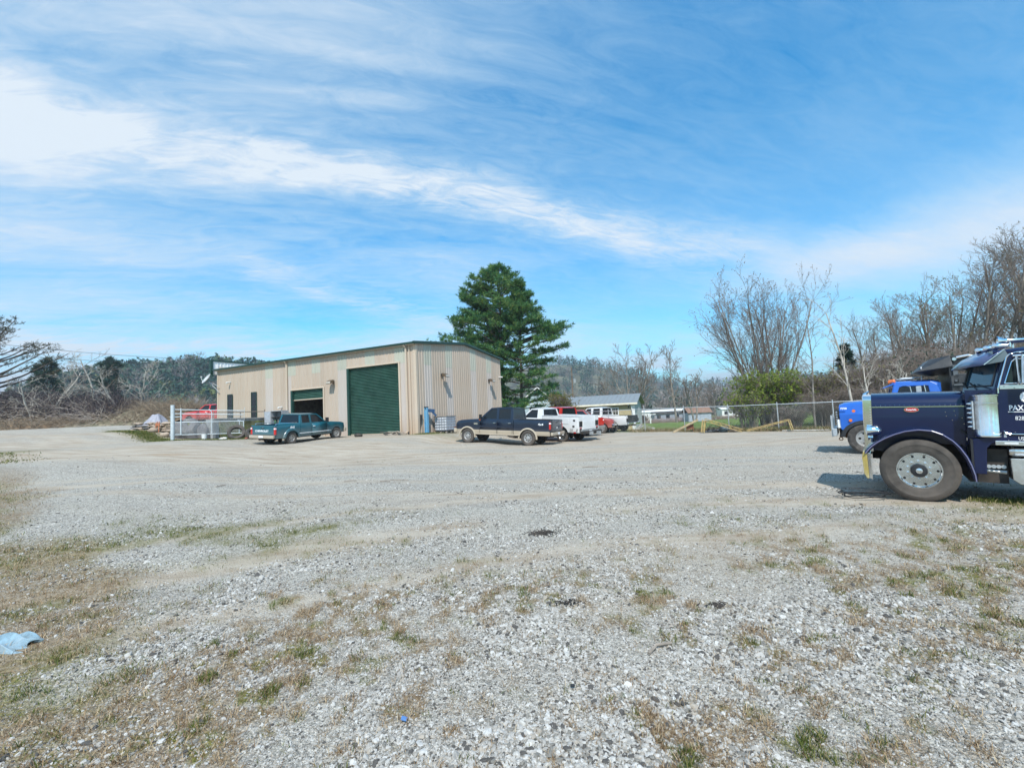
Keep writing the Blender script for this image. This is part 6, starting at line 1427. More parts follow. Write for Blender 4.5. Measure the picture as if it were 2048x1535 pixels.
# sun visor: deep painted drop visor with a bright edge strip
b = MB(); vs = []
for yv in (-1.05, -.55, 0, .55, 1.05):
    k = abs(yv)/1.05; tx, bx_ = -.70-.22*k**1.3, -.40-.29*k**1.2; tz, bz_ = 2.50-.01*k, 2.245+.02*k
    vs += [(tx, YC+yv, tz), ((tx+bx_)/2+.01, YC+yv, (tz+bz_)/2+.03), (bx_, YC+yv, bz_)]
b.add(vs, [(3*i+j, 3*i+j+1, 3*i+j+4, 3*i+j+3) for i in range(4) for j in range(2)])
vz = b.build('sun_visor', pm('visor_slate_blue', (.07, .10, .22), .28, 0, var=.04, coat=.8), semi, 50); sm = vz.modifiers.new('skin', 'SOLIDIFY'); sm.thickness = .014
for s in (1, -1):
    MB().beam((-.925, YC+s*1.052, 2.495), (-.685, YC+s*1.056, 2.262), .045, .012).build('visor_edge_strip', M['alu'], vz)
    MB().panel([(-.93, 2.49), (-.69, 2.262), (-.90, 2.30), (-.965, 2.40)], [], lambda u, v, d, s=s: (u, YC+s*(1.03+d), v), .012).build('visor_side_wing', pm('visor_wing_grey', (.16, .20, .22), .3, .3), vz)
# roof lights and horns
for k, y in enumerate((-.80, -.4, 0, .4, .80)):
    MB().lathe([(.001, -.14), (.035, -.12), (.05, -.02), (.052, .03), (.03, .055), (.001, .06)], Matrix.Translation((-.78-.05*abs(k-2), YC+y, 2.565)) @ Matrix.Rotation(math.pi/2, 4, 'Y'), 18).build('cab_light', M['chrome'], semi, 45)
for y, x0, l in ((.62, -.92, .80), (.42, -.98, .62)):
    hn = MB().lathe([(.085, 0), (.080, -.015), (.048, -.05), (.032, -.12), (.026, -.3), (.022, -l), (.001, -l)], Matrix.Translation((x0, YC+y, 2.66)) @ Matrix.Rotation(math.pi/2, 4, 'Y'), 24).build('air_horn', M['chrome'], semi, 45)
    MB().tube((x0-.14, YC+y, 2.55), (x0-.14, YC+y, 2.64), .012).tube((x0-l+.1, YC+y, 2.55), (x0-l+.1, YC+y, 2.64), .012).build('horn_stand', M['chrome'], hn)
# mirror bracket bars at the door
b = MB().path([on_y(-1.02, 2.37, .02), on_y(-1.03, 2.38, .14), on_y(-1.04, 1.98, .14), on_y(-1.04, 1.93, .03)], .013).path([on_y(-1.10, 2.39, .02), on_y(-1.09, 2.38, .18), on_y(-1.07, 1.96, .18), on_y(-1.07, 1.93, .03)], .013)
b.path([on_y(-1.08, 2.36, .18), on_y(-1.13, 1.97, .16)], .012).tube(on_y(-1.0, 2.375, .10), on_y(-1.2, 2.375, .12), .018)
b.build('mirror_bracket', M['alu'], semi)
MB().bx(-1.16, -1.20, YC+CY+.16, YC+CY+.34, 1.95, 2.36).build('mirror', M['chrome'], semi, bevel=.012)
# tank, battery box, brake gear under the door
tk = MB().lathe([(.001, 0), (.07, .01), (.09, .04), (.092, .06), (.096, .065), (.092, .07), (.092, 1.3), (.001, 1.3)], Matrix.Translation((-.90, YC+CY-.14, .875)) @ Matrix.Rotation(-math.pi/2, 4, 'Y'), 24); tk.build('air_tank', M['alu'], semi, 40)
b = MB().panel([(-.905, .77), (-.92, .44), (-1.0, .37), (-2.0, .37), (-2.0, .77)], [], lambda u, v, d: (u, YC+CY-d, v), .45); bb = b.build('step_box', M['alu'], semi, bevel=.01)
dp = MB()
for i_ in range(12):
    for j_ in range(5): dp.box((-1.03-i_*.075, YC+CY+.002, .44+j_*.065), (.035, .006, .012), Matrix.Rotation((.7 if (i_+j_) % 2 else -.7), 3, 'Y'))
dp.build('tread_plate_pattern', M['alu'], bb)['kind'] = 'stuff'
b = MB().path([(-.66, -.35, .62), (-.88, -.30, .62)], .02).path([(-.66, -.30, .55), (-.88, -.30, .53)], .03); 
for k in range(4): b.lathe([(.001, 0), (.03, 0), (.03, .03), (.001, .03)], Matrix.Translation((-.68-k*.055, -.27, .62)) @ Matrix.Rotation(-math.pi/2, 4, 'X'), 10)
b.build('brake_linkage', M['steel'], semi, 40)
b = MB().lathe([(.001, .0), (.10, .0), (.10, .25), (.05, .30), (.001, .30)], Matrix.Translation((-.76, -.50, .60)), 20).build('filter_canister', pm('grey_blue_metal', (.16, .2, .26), .35, .6), semi, 40)
b = MB().beam((-.40, -.36, 1.20), (-.53, -.30, 1.03), .035, .02).beam((-.53, -.30, 1.03), (-.57, -.28, .98), .02, .02); b.build('hood_latch', M['black'], semi)
MB().bx(-.47, -.50, -.36, -.10, .45, 1.06).build('mud_flap', M['black'], semi)
for s in (1, -1):
    for xx in (-4.0, -5.3): wheel(semi, xx, YC+s*(1.02), .515, .525, .28, .30, 10, s, M['rubber'], M['alu'], hole_r=.02, hole_d=.8)
MB().bx(-6.2, -2.6, YC-.5, YC+.5, .88, .98).build('deck', M['under'], semi)

for ch in semi.children:
    if not ch.name.startswith(('wheel', 'hub_cap')): ch.location.x -= .18
# ------------------------------------------------------------------ blue dump truck
BLUE = pm('bright_blue_paint', (.015, .115, .50), .3, 0, var=.06, coat=.7, dirt=(.06, .14, .35), dirt_h=1.0)
DBLK = pm('black_dump_body', (.035, .037, .04), .45, .2, var=.2, dirt=(.10, .10, .10))
dump = thing('dump_truck', 'bright blue dump truck with a black raised cab shield, behind the navy truck', 'truck')
byaw = math.pi-R(35); DX, DY = 11.0, 14.55
dump.matrix_basis = Matrix.Translation((DX, DY, gz(DX, DY))) @ Matrix.Rotation(byaw, 4, 'Z')
dump.matrix_basis = Matrix.Translation((11.0, 14.6, .0)) @ Matrix.Rotation(math.pi-R(37), 4, 'Z')
# local: x forward, near side at y=0, centre line at y=-1.1 (yaw turns +y towards the yard)
DC = -1.08
for s in (1, -1): wheel(dump, -.24, DC+s*.92, .49, .49, .26, .27, 5, s, M['rubber'], M['rim_grey'], hole_r=.04)
for s in (1, -1):
    for xx in (-3.9, -5.0): wheel(dump, xx, DC+s*.88, .49, .49, .30, .27, 5, s, M['rubber'], M['rim_grey'], hole_r=.04)
def dsec(x):
    t_ = min(1, max(0, (x+.9)/1.25)); w = .98-.10*t_; top = 1.70-.09*t_ - (.06 if x > .3 else 0)
    return [(w-.02, .80 if x > -.6 else 1.0), (w, 1.0), (w, 1.22), (w-.05, 1.30), (w-.07, 1.40), (w-.12, top-.05), (w-.2, top), (0, top+.05)]
b = MB()
def sweep2(name, xs, sec, mat, parent):
    b = MB(); rings = []
    for x in xs:
        s_ = sec(x); rings.append([(x, DC+y, z) for y, z in s_]+[(x, DC-y, z) for y, z in reversed(s_[:-1])])
    n = len(rings[0]); vs = [p for r in rings for p in r]
    b.add(vs, [(i*n+k, i*n+k+1, (i+1)*n+k+1, (i+1)*n+k) for i in range(len(rings)-1) for k in range(n-1)]+[tuple(range(n)), tuple(range(len(vs)-n, len(vs)))])
    return b.build(name, mat, parent, 40)
hd = sweep2('hood', [-.95, -.5, .0, .25, .40], lambda x: [(y, max(z, 1.02) if False else z) for y, z in dsec(x)], BLUE, dump)
b = MB(); n = 14; vs = []
for s in (1, -1):
    for k in range(n+1):
        a = .1+(math.pi-.2)*k/n
        for (r__, y_) in ((.54, .10), (.55, .14), (.66, .12), (.70, -.05)): vs.append((-.24+r__*math.cos(a), DC+s*(.93+y_), .49+r__*.88*math.sin(a)))
m4 = 4*(n+1)
b.add(vs, [(q*m4+4*k+i, q*m4+4*k+i+1, q*m4+4*(k+1)+i+1, q*m4+4*(k+1)+i) for q in range(2) for k in range(n) for i in range(3)]); b.build('fender_lip', M['black'], dump, 50)
for s in (1, -1): MB().panel([(.38, .80), (.40, 1.28), (-.95, 1.28), (-.95, .7), (-.86, .7)]+[(-.24+.56*math.cos(a), .49+.56*math.sin(a)) for a in np.linspace(math.pi-.1, .45, 10)], [], lambda u, v, d, s=s: (u, DC+s*(1.03-d), v), .10).build('fender', BLUE, dump, bevel=.02)
g_ = MB().bx(.40, .46, DC-.62, DC+.99, .82, 1.42).build('grille', M['black'], dump)
for k in range(7): MB().bx(.45, .50, DC-.62, DC+1.0, .86+k*.08, .885+k*.08).build('grille_slat', M['steel'], g_)
MB().bx(.36, .47, DC+.80, DC+1.0, .84, 1.12).build('headlight', M['decal'], dump, bevel=.01)
for (x, z) in ((.02, 1.38), (.12, 1.08)): MB().tube((x, DC+1.02, z), (x, DC+1.07, z), .05, .045, 12).build('turn_signal', M['orange'], dump, 40)
text('F700', hd, (.36, DC+.90, 1.44), .085, LEFT_SIDE, M['decal'], off=.004)
MB().bx(.50, .62, DC-1.12, DC+1.10, .58, .82).build('bumper', M['steel'], dump, bevel=.01)
b = MB()
for y in (DC+1.0, DC+.86, DC-.9): b.bx(.60, .65, y-.03, y+.03, .56, 1.26)
b.build('guard_post', M['steel'], dump)
MB().lathe([(.05, -.014), (.064, 0), (.05, .014), (.036, 0)], Matrix.Translation((.42, DC+.75, .47)) @ Matrix.Rotation(math.pi/2, 4, 'X'), 16, close=True).tube((.42, DC+.75, .53), (.30, DC+.75, .6), .02).build('tow_hook', pm('rusty_hook', (.25, .12, .05), .8), dump)
b = MB().bx(-7.0, .45, DC-.42, DC-.33, .62, .85).bx(-7.0, .45, DC+.33, DC+.42, .62, .85).tube((-.24, DC-.8, .49), (-.24, DC+.8, .49), .06).bx(-.1, .3, DC-.75, DC+.75, .5, .8); b.build('frame', pm('rust_brown_frame', (.10, .055, .03), .9, var=.4), dump)
# cab
c0 = [(-.95, 1.72), (-.95, .85), (-2.05, .85), (-2.12, 1.75), (-2.04, 2.10), (-1.9, 2.20), (-1.20, 2.22), (-1.05, 2.16)]
for s in (1, -1):
    MB().panel(c0, [[(-1.08, 1.78), (-1.20, 1.78), (-1.86, 1.78), (-1.84, 2.07), (-1.26, 2.09), (-1.17, 2.06)]], lambda u, v, d, s=s: (u, DC+s*(1.0-d-(.10*max(0, v-1.72)/.45)), v), .05).build('cab_side', BLUE, dump, bevel=.015)
    MB().panel([(-1.08, 1.78), (-1.86, 1.78), (-1.84, 2.07), (-1.26, 2.09), (-1.17, 2.06)], [], lambda u, v, d, s=s: (u, DC+s*(.97-d-(.10*max(0, v-1.72)/.45)), v), .01).build('side_window', M['glass'], dump)
sweep2('roof', [-1.02, -1.12, -1.5, -1.95, -2.10], lambda x: [(.90, 2.14-(.10 if x < -2.0 or x > -1.05 else 0)), (.88, 2.20-(.06 if x < -2.0 or x > -1.05 else 0)), (.72, 2.25-(.05 if x < -2. else 0)), (0, 2.27-(.05 if x < -2. else 0))], BLUE, dump)
fr2 = lambda u, v, d: (-.92-(v-1.68)*.26-d, DC+u*(1-.10*(v-1.68)/.5), v)
MB().panel([(-.98, 1.62), (.98, 1.62), (.98, 2.16), (-.98, 2.16)], [[(-.88, 1.74), (.88, 1.74), (.86, 2.10), (-.86, 2.10)]], fr2, .04).build('windscreen_frame', BLUE, dump)
MB().panel([(-.88, 1.74), (.88, 1.74), (.86, 2.10), (-.86, 2.10)], [], lambda u, v, d: (fr2(u, v, 0)[0]-.015-d, fr2(u, v, 0)[1], v), .008).build('windscreen', M['glass'], dump)
MB().bx(-2.12, -2.06, DC-.9, DC+.9, .85, 2.15).build('cab_back', BLUE, dump)
b = MB().panel([(-1.04, 2.20), (-.78, 2.08), (-.78, 2.05), (-1.06, 2.16)], [], lambda u, v, d: (u, DC-.92+d, v), 1.84); b.build('sun_visor', BLUE, dump)
MB().bx(-1.15, -1.55, DC-.6, DC+.6, 2.30, 2.33).build('light_rack', M['steel'], dump)
for k in range(5): MB().lathe([(.05, -.02), (.045, .04), (.02, .075), (.001, .08)], Matrix.Translation((-1.0-.03*abs(k-2), DC-.72+k*.36, 2.25)), 12).build('beacon', M['orange'], dump, 45)
MB().tube((-1.25, DC+.5, 2.24), (-1.25, DC+.5, 2.36), .02).tube((-1.75, DC+.5, 2.24), (-1.75, DC+.5, 2.38), .02).tube((-1.25, DC+.5, 2.345), (-1.75, DC+.5, 2.345), .018).build('roof_rail', M['steel'], dump)
b = MB().path([(-1.32, DC+.95, 2.10), (-1.40, DC+1.22, 2.06), (-1.44, DC+1.22, 1.70), (-1.36, DC+1.0, 1.62)], .012).path([(-1.80, DC+.95, 2.12), (-1.72, DC+1.22, 2.08), (-1.76, DC+1.22, 1.70)], .012); b.build('mirror_bracket', M['alu'], dump)
MB().bx(-1.53, -1.65, DC+1.20, DC+1.24, 1.70, 2.06).build('mirror', M['steel'], dump, bevel=.01)
# dump body with the forward shield
b = MB().panel([(-2.32, 1.05), (-2.32, 2.30), (-2.50, 2.36), (-7.2, 2.2), (-7.2, 1.05)], [], lambda u, v, d: (u, DC+1.18-d, v), .07); b.build('dump_bed_side', DBLK, dump, bevel=.01)
MB().panel([(-2.32, 1.05), (-2.32, 2.30), (-2.50, 2.36), (-7.2, 2.2), (-7.2, 1.05)], [], lambda u, v, d: (u, DC-1.18+d, v), .07).build('dump_bed_side', DBLK, dump, bevel=.01)
MB().bx(-2.31, -2.38, DC-1.11, DC+1.11, 1.05, 2.60).bx(-2.38, -7.2, DC-1.11, DC+1.11, 1.0, 1.08).build('dump_bed_front', DBLK, dump)
b = MB()
for k in range(4): b.bx(-3.2-k*1.1, -3.1-k*1.1, DC+1.18, DC+1.24, 1.08, 2.18)
b.build('bed_stake', DBLK, dump)
b = MB().add([(-1.60, DC+1.10, 2.50), (-2.40, DC+1.14, 2.58), (-2.40, DC-1.14, 2.58), (-1.60, DC-1.10, 2.50), (-1.95, DC+.70, 2.86), (-2.38, DC+.95, 2.92), (-2.38, DC-.95, 2.92), (-1.95, DC-.70, 2.86), (-2.02, DC+.3, 2.36), (-2.38, DC+.5, 2.42), (-2.38, DC-.5, 2.42), (-2.02, DC-.3, 2.36)],
    [(0, 1, 5, 4), (1, 2, 6, 5), (2, 3, 7, 6), (3, 0, 4, 7), (4, 5, 6, 7), (0, 8, 9, 1), (3, 2, 10, 11), (0, 3, 11, 8), (8, 11, 10, 9), (1, 9, 10, 2)]); sh_ = b.build('cab_shield', DBLK, dump, bevel=.02)
MB().bx(-1.70, -1.72, DC+.98, DC+1.08, 2.58, 2.64).build('shield_marker', M['decal'], sh_)
b = MB().bx(-2.40, -2.75, DC+.55, DC+.95, 2.62, 2.90); b.build('tarp_motor_box', M['black'], dump, bevel=.01)
MB().tube((-2.45, DC+.96, 2.80), (-2.45, DC+1.02, 2.80), .05).path([(-2.5, DC+.98, 2.84), (-2.75, DC+.98, 2.88), (-2.95, DC+.95, 2.80), (-3.4, DC+1.2, 2.45)], .035).build('tarp_arm', M['alu'], dump)
b = MB().bx(-2.38, -2.48, DC+.95, DC+1.18, 1.6, 2.62).bx(-2.36, -2.62, DC+1.19, DC+1.22, 2.02, 2.06).tube((-2.42, DC+1.18, 2.16), (-2.42, DC+1.21, 2.16), .03); b.build('bed_gusset', pm('worn_grey_steel', (.14, .15, .16), .4, .4), dump)

# ------------------------------------------------------------------ things around the workshop
def wl_(x, y, z=0): return bl.matrix_basis @ Vector((x, y, z))
tote = thing('liquid_tote', 'white caged liquid tote standing on a pallet by the workshop corner', 'tote', wl_(22.25, 2.05), BYAW); tote.location.z = gz(tote.location.x, tote.location.y)
MB().bx(-.48, .48, -.58, .58, .20, 1.12).build('plastic_tank', pm('milky_plastic', (.62, .64, .68), .35, dirt=(.45, .46, .5)), tote, bevel=.05)
MB().bx(-.475, .475, -.575, .575, .145, .40).build('liquid_band', pm('dark_liquid_band', (.07, .08, .10), .4), tote, bevel=.04)
b = MB()
for z in (.24, .44, .62, .80, .98, 1.15):
    b.path([(-.51, -.61, z), (.51, -.61, z), (.51, .61, z), (-.51, .61, z), (-.51, -.61, z)], .016, 6)
for k in range(6):
    t_ = -.51+k*.204; b.tube((t_, -.61, .16), (t_, -.61, 1.15), .016, n=6).tube((t_, .61, .16), (t_, .61, 1.15), .010, n=6)
for k in range(7):
    t_ = -.61+k*.203; b.tube((-.51, t_, .16), (-.51, t_, 1.15), .016, n=6).tube((.51, t_, .16), (.51, t_, 1.15), .010, n=6)
b.build('wire_cage', pm('cage_grey', (.20, .21, .23), .5, .3), tote)
MB().bx(-.52, .52, -.62, .62, 1.16, 1.20).build('lid_board', M['wood_old'], tote)
pal = thing('pallet', 'worn grey pallet beneath the white tote', 'pallet', tote.location, BYAW)
for z in (0.0, .115):
    for k in range(5): MB().bx(-.50+k*.215, -.38+k*.215, -.6, .6, z, z+.022).build('slat', M['wood_old'], pal)
for y in (-.56, 0, .56):
    for x in (-.45, 0, .45): MB().bx(x-.05, x+.05, y-.05, y+.05, .024, .113).build('block', M['wood_old'], pal)
bp_m = pm('pale_blue_steel', (.13, .36, .56), .5, dirt=(.25, .40, .50))
bc = thing('blue_column', 'tall light blue steel lift column leaning at the workshop corner', 'column', wl_(21.62, .75), BYAW); bc.location.z = gz(bc.location.x, bc.location.y)
MB().bx(-.11, .11, -.02, .10, 0, 1.75).bx(-.11, -.07, -.12, -.02, .05, 1.75).bx(.07, .11, -.12, -.02, .05, 1.75).build('post', bp_m, bc, bevel=.006)
MB().bx(-.22, .2, -.18, .16, 0, .03).build('base_plate', bp_m, bc); MB().bx(-.12, .12, -.12, .1, 1.75, 1.80).build('cap', M['black'], bc)
MB().beam((.05, .1, 1.55), (.35, .45, 1.50), .16, .22).beam((.2, .3, 1.52), (.45, .5, 1.15), .10, .14).build('lift_arm', pm('navy_steel', (.02, .06, .14), .5), bc)
bb2 = thing('dark_board', 'narrow dark board leaning against the corner beside the blue column', 'board', wl_(21.52, .50), BYAW); bb2.location.z = gz(bb2.location.x, bb2.location.y)
MB().beam((-.2, -.25, 0), (-.02, -.18, 1.28), .05, .20).build('board', M['black'], bb2)
MB().bx(-.34, -.24, -.35, -.25, 0, .55).build('short_board', M['under'], bb2)
ob = thing('orange_stand', 'small rusty orange metal stand by the wall in front of the blue pickup', 'stand', wl_(22.35, 4.6), BYAW+.3); ob.location.z = gz(ob.location.x, ob.location.y)
om_ = pm('rusty_orange', (.48, .15, .03), .6, dirt=(.25, .09, .03))
MB().bx(-.25, .25, -.2, .2, .38, .44).bx(-.25, .25, -.2, .2, .10, .14).build('plate', om_, ob)
for x in (-.22, .22):
    for y in (-.17, .17): MB().bx(x-.03, x+.03, y-.03, y+.03, 0, .40).build('leg', om_, ob)
# timber heap at the door
g = random.Random(9)
for k in range(9):
    w = g.uniform(.5, 1.1); o = MB().beam((-w/2, 0, 0), (w/2, 0, 0), g.uniform(.08, .16), g.uniform(.05, .10)).build('timber_offcut', M['wood_old'] if k % 3 else pm('dark_timber', (.09, .08, .07), .9, var=.3), None)
    p = wl_(19.9+(-.48, .05, .58)[k % 3]+g.uniform(-.08, .08), -.55+g.uniform(-.35, .2)); o.location = (p.x, p.y, gz(p.x, p.y)+.05+.075*(k//3)); o.rotation_euler = (g.uniform(-.1, .1), g.uniform(-.12, .12), BYAW+g.uniform(-.7, .7))
    tag(o, '%s timber offcut, %s of the heap by the tall roll-up door' % ('dark' if k % 3 == 0 else 'grey', ('bottom', 'middle', 'top')[k//3]+' layer '+('left', 'centre', 'right')[k % 3]), 'timber', 'timber offcuts by the tall door')
o = MB().lathe([(.001, 0), (.055, 0), (.055, .14), (.04, .19), (.001, .19)], None, 12).build('dark_can', M['under'], None, 40); p = wl_(20.95, -.35); o.location = (p.x, p.y, gz(p.x, p.y)+.0); tag(o, 'small dark can at the foot of the corner downspout', 'can')
# power meter clutter on the cabinet side
# ---- retaining wall, rails
rw = thing('retaining_wall', 'low grey concrete retaining wall running back to the workshop front', 'wall', (-21.05, 31.5, 0))
dxy = Vector((1.15, 4.72, 0)); L_ = dxy.length; rot_ = math.atan2(dxy.y, dxy.x); rw.rotation_euler = (0, 0, rot_)
for k in range(4):
    a = k*L_/4; MB().bx(a+.008, a+L_/4-.008, -.12, .12, .6, 2.42).build('concrete_panel', M['concrete'], rw, bevel=.012)
MB().bx(-.03, L_+.02, -.16, .16, 2.422, 2.50).build('coping', M['concrete'], rw, bevel=.01)
b = MB()
for a, h in ((.1, 3.0), (2.4, 2.95), (4.75, 3.15)): b.tube((a, 0, 2.45), (a, 0, h), .035)
b.tube((.1, 0, 2.92), (4.75, 0, 2.98), .028).build('pipe_rail', pm('brown_pipe', (.20, .16, .13), .7), rw)
b = MB().bx(-.25, 0, -.3, .3, .6, 2.45); b.build('end_block', M['concrete'], rw, bevel=.02)
for k, (u, zz) in enumerate(((.9, 2.08), (2.1, 2.22))):
    o = MB().box((0, 0, 0), (.03, .28, .34), Matrix.Rotation(.3, 3, 'X')).build('scrap_of_paper', pm('pale_scrap_%d' % k, (.50, .58, .66), .7), None); p = Matrix.Translation((-21.05, 31.5, 0)) @ Matrix.Rotation(rot_, 4, 'Z') @ Vector((u, -.14, zz)); o.location = p; o.rotation_euler = (0, 0, rot_+math.pi/2)
    tag(o, ('pale scrap stuck high on the left of the concrete retaining wall', 'small pale scrap stuck on the middle of the concrete retaining wall')[k], 'scrap')
def rock(name, label, cat, loc, s, seed, mat, rz=0, group=None, flat=0., parent=None, sub=3, lump=.35):
    g = np.random.default_rng(seed); bm = bmesh.new(); bmesh.ops.create_icosphere(bm, subdivisions=sub, radius=1)
    dirs = g.normal(0, 1, (9, 3)); dirs /= np.linalg.norm(dirs, axis=1, keepdims=True); cut = .62+.25*g.random(9)
    for v in bm.verts:
        p = np.array(v.co)
        for d, c_ in zip(dirs, cut):
            k = p@d
            if k > c_: p = p-d*(k-c_)*.92
        p = p*(1+lump*.16*math.sin(p[0]*7+seed)*math.cos(p[1]*6+p[2]*5)); v.co = p*np.array(s)
    me = bpy.data.meshes.new(name); bm.to_mesh(me); bm.free(); me.polygons.foreach_set('use_smooth', [True]*len(me.polygons)); me.set_sharp_from_angle(angle=R(28))
    o = link(name, me, mat, parent); o.location = loc; o.rotation_euler = (0, 0, rz)
    if cat: tag(o, label, cat, group)
    return o
M['rock'] = pm('grey_boulder', (.15, .14, .145), .9, var=.3, vs=2.5, bump=.9, bs=14, dirt=(.15, .14, .12))
M['sandstone'] = pm('tan_ledge_stone', (.38, .30, .23), .9, var=.3, vs=3, bump=.8, bs=16, island=.3, dirt=(.22, .17, .13))
M['darkstone'] = pm('dark_ledge_stone', (.16, .15, .145), .9, var=.3, vs=3, bump=.8, bs=16, island=.2)
for k, (x, y, s, lb) in enumerate([(-22.7, 30.7, (.62, .5, .85), 'pointed boulder just behind the gate post'), (-22.1, 31.1, (.75, .6, .95), 'large slabby boulder behind the middle of the gate'), (-21.5, 31.3, (.55, .5, .9), 'boulder leaning on the end of the concrete wall'), (-22.9, 31.9, (.5, .4, .4), 'flat rock lying on top of the boulders behind the gate')]):
    rock('boulder', lb, 'boulder', (x, y, gz(x, y)+(.35 if k < 3 else 1.0)), s, 200+k, M['rock'], rz=k*1.1, group='boulders behind the gate')
# dry stone wall: every stone a part
sw_ = thing('dry_stone_wall', 'rough dry stone wall of tan and grey slabs left of the gate', 'stone wall', (-26.0, 32.6, 1.5)); g = random.Random(4)
pA_, pB_ = Vector((-29.3, 34.3)), Vector((-23.1, 31.1)); n_ = 0
for row in range(5):
    t_ = .0+.02*row; z = 1.62+row*.165
    while t_ < 1:
        w = g.uniform(.35, .85); hgt = g.uniform(.12, .20) if row else g.uniform(.2, .3); p = pA_.lerp(pB_, min(1, t_+w/14)); zz = z+.45*(1-t_)*.35 - (.15 if row == 0 else 0)
        top = row*.165
        if not (row == 4 and g.random() < .35):
            o = rock('stone', None, None, (p.x+26.0+g.uniform(-.12, .12)+row*.03, p.y-32.6+row*.06+g.uniform(-.15, .1), zz-1.5), (w*.56, .34, hgt*.62), 300+n_ % 7, M['darkstone'] if (t_ < .4 and g.random() < .6) else M['sandstone'], rz=math.atan2(-3.2, 6.2)+g.uniform(-.25, .25), parent=sw_, sub=2)
            o.rotation_euler[1] = g.uniform(-.08, .08); n_ += 1
        t_ += w/7.0
for k, (x, y) in enumerate(((-25.2, 31.5), (-23.7, 30.6))):
    rock('fallen_stone', ('tan stone fallen in the grass below the middle of the stone wall', 'tan stone fallen in the grass nearest the gate post')[k], 'stone', (x, y, gz(x, y)+.12), (.35, .25, .22), 320+k, M['sandstone'])
# grey tarp heap on the wall
b = bmesh.new(); bmesh.ops.create_grid(b, x_segments=28, y_segments=28, size=1)
for v in b.verts:
    x, y = v.co.x, v.co.y; r = max(abs(x), abs(y)); z = 1.12*(1-max(0, min(1, (r-.35)/.65))**1.3) if r > .35 else 1.12+.03*math.cos(x*9)
    fold = .05*math.sin(math.atan2(y, x)*11+r*3)*r; v.co = Vector((x*(.62+.42*max(0,1-z/1.15)**.8)+fold, y*(.55+.35*max(0,1-z/1.15))+fold, z+.03*math.sin(x*8+y*5)))
me = bpy.data.meshes.new('tarp_covered_heap'); b.to_mesh(me); b.free(); me.polygons.foreach_set('use_smooth', [True]*len(me.polygons))
o = link('tarp_covered_heap', me, pm('grey_tarp', (.29, .29, .34), .55, var=.12, vs=5, bump=.5, bs=8)); o.scale = (.85, .85, .85); o.location = (-27.7, 35.0, 2.15); tag(o, 'grey tarp draped over a heap above the stone wall', 'tarp')
o = thing('orange_marker', 'faded orange wooden marker leaning on the stone wall', 'marker', (-25.0, 31.55, gz(-25, 31.55))); mo = pm('faded_orange', (.42, .15, .07), .7)
MB().beam((-.12, 0, 0), (-.05, .15, .75), .05, .05).build('leg', mo, o); MB().beam((.15, 0, 0), (.08, .15, .75), .05, .05).build('leg', mo, o); MB().bx(-.14, .16, .08, .12, .45, .62).build('board', mo, o)
# ---- gate
M['galv'] = pm('bright_galvanised', (.60, .64, .66), .4, .35, var=.08)
gp = Vector((-20.42, 27.0, 1.22)); ge = Vector((-17.36, 29.0, 1.22))
gt = thing('chain_link_gate', 'galvanised chain link cantilever gate hung on a thick post', 'gate', gp, math.atan2(2.0, 3.06)); GL = (ge-gp).xy.length
for x in (0, .40): MB().tube((x, 0, 0 if x == 0 else .28), (x, 0, 2.10 if x == 0 else 1.9), .105 if x == 0 else .035, n=14).build('gate_post', M['galv'], gt, 40)
b = MB().tube((0, -.10, .1), (0, .1, .1), .03).bx(-.14, .45, -.03, .03, 1.36, 1.42).bx(-.14, .45, -.03, .03, .30, .36); b.build('roller_bracket', M['steel'], gt)
b = MB()
for z, xe in ((.30, GL), (1.06, GL), (1.83, GL+.05), (1.58, GL)): b.tube((.1, 0, z), (xe, 0, z+(-.10 if z < 1.2 else -.22)*.9), .026, n=10)
b.tube((GL, 0, .20), (GL, 0, 1.0), .03, n=10).tube((GL-.25, 0, .22), (GL-.22, 0, .98), .02).tube((1.95, 0, .26), (1.95, 0, 1.62), .026).tube((1.95, 0, 1.62), (1.80, .0, 1.80), .024).tube((GL+.03, 0, 1.0), (GL+.06, 0, 1.85), .012)
b.build('gate_frame', M['galv'], gt, 40)
def mesh_wire(x0, x1, z0, z1, sp, r, name, parent, mat, fz0=None):
    segs = []; n = int((x1-x0+(z1-z0))/sp)
    for k in range(n+1):
        a = x0-(z1-z0)+k*sp
        for sgn in (1, -1):
            if sgn > 0: p, q = np.array([a, 0, z0]), np.array([a+(z1-z0), 0, z1])
            else: p, q = np.array([a, 0, z1]), np.array([a+(z1-z0), 0, z0])
            d = q-p; t0 = max(0, (x0-p[0])/d[0]); t1 = min(1, (x1-p[0])/d[0])
            if t1 > t0: segs.append((*(p+d*t0), *(p+d*t1), r, r))
    v, q = tubes_np(segs, 3); o = link(name, np_mesh(name, v, q), mat, parent); o['kind'] = 'stuff'; return o
mesh_wire(.12, GL, .30, 1.04, .075, .0035, 'chain_link_mesh', gt, M['galv']); mesh_wire(.42, GL, 1.06, 1.62, .075, .0028, 'chain_link_mesh', gt, M['galv'])
bk = thing('plastic_bucket', 'white plastic bucket standing below the middle of the gate', 'bucket', (-19.0, 27.7, gz(-19, 27.7)))
MB().lathe([(.001, 0), (.125, 0), (.15, .34), (.16, .345), (.16, .37), (.14, .37), (.115, .02)], None, 20).build('pail', M['white'], bk, 40); MB().path([(.15*math.cos(a), 0, .35-.13*math.sin(a)) for a in np.linspace(0, math.pi, 9)], .005).build('handle', M['steel'], bk)
rock('rag_lump', 'small crumpled white bag on the grass left of the leaning tyres', 'bag', (-17.6, 27.3, gz(-17.6, 27.3)+.07), (.26, .14, .10), 77, M['white'])
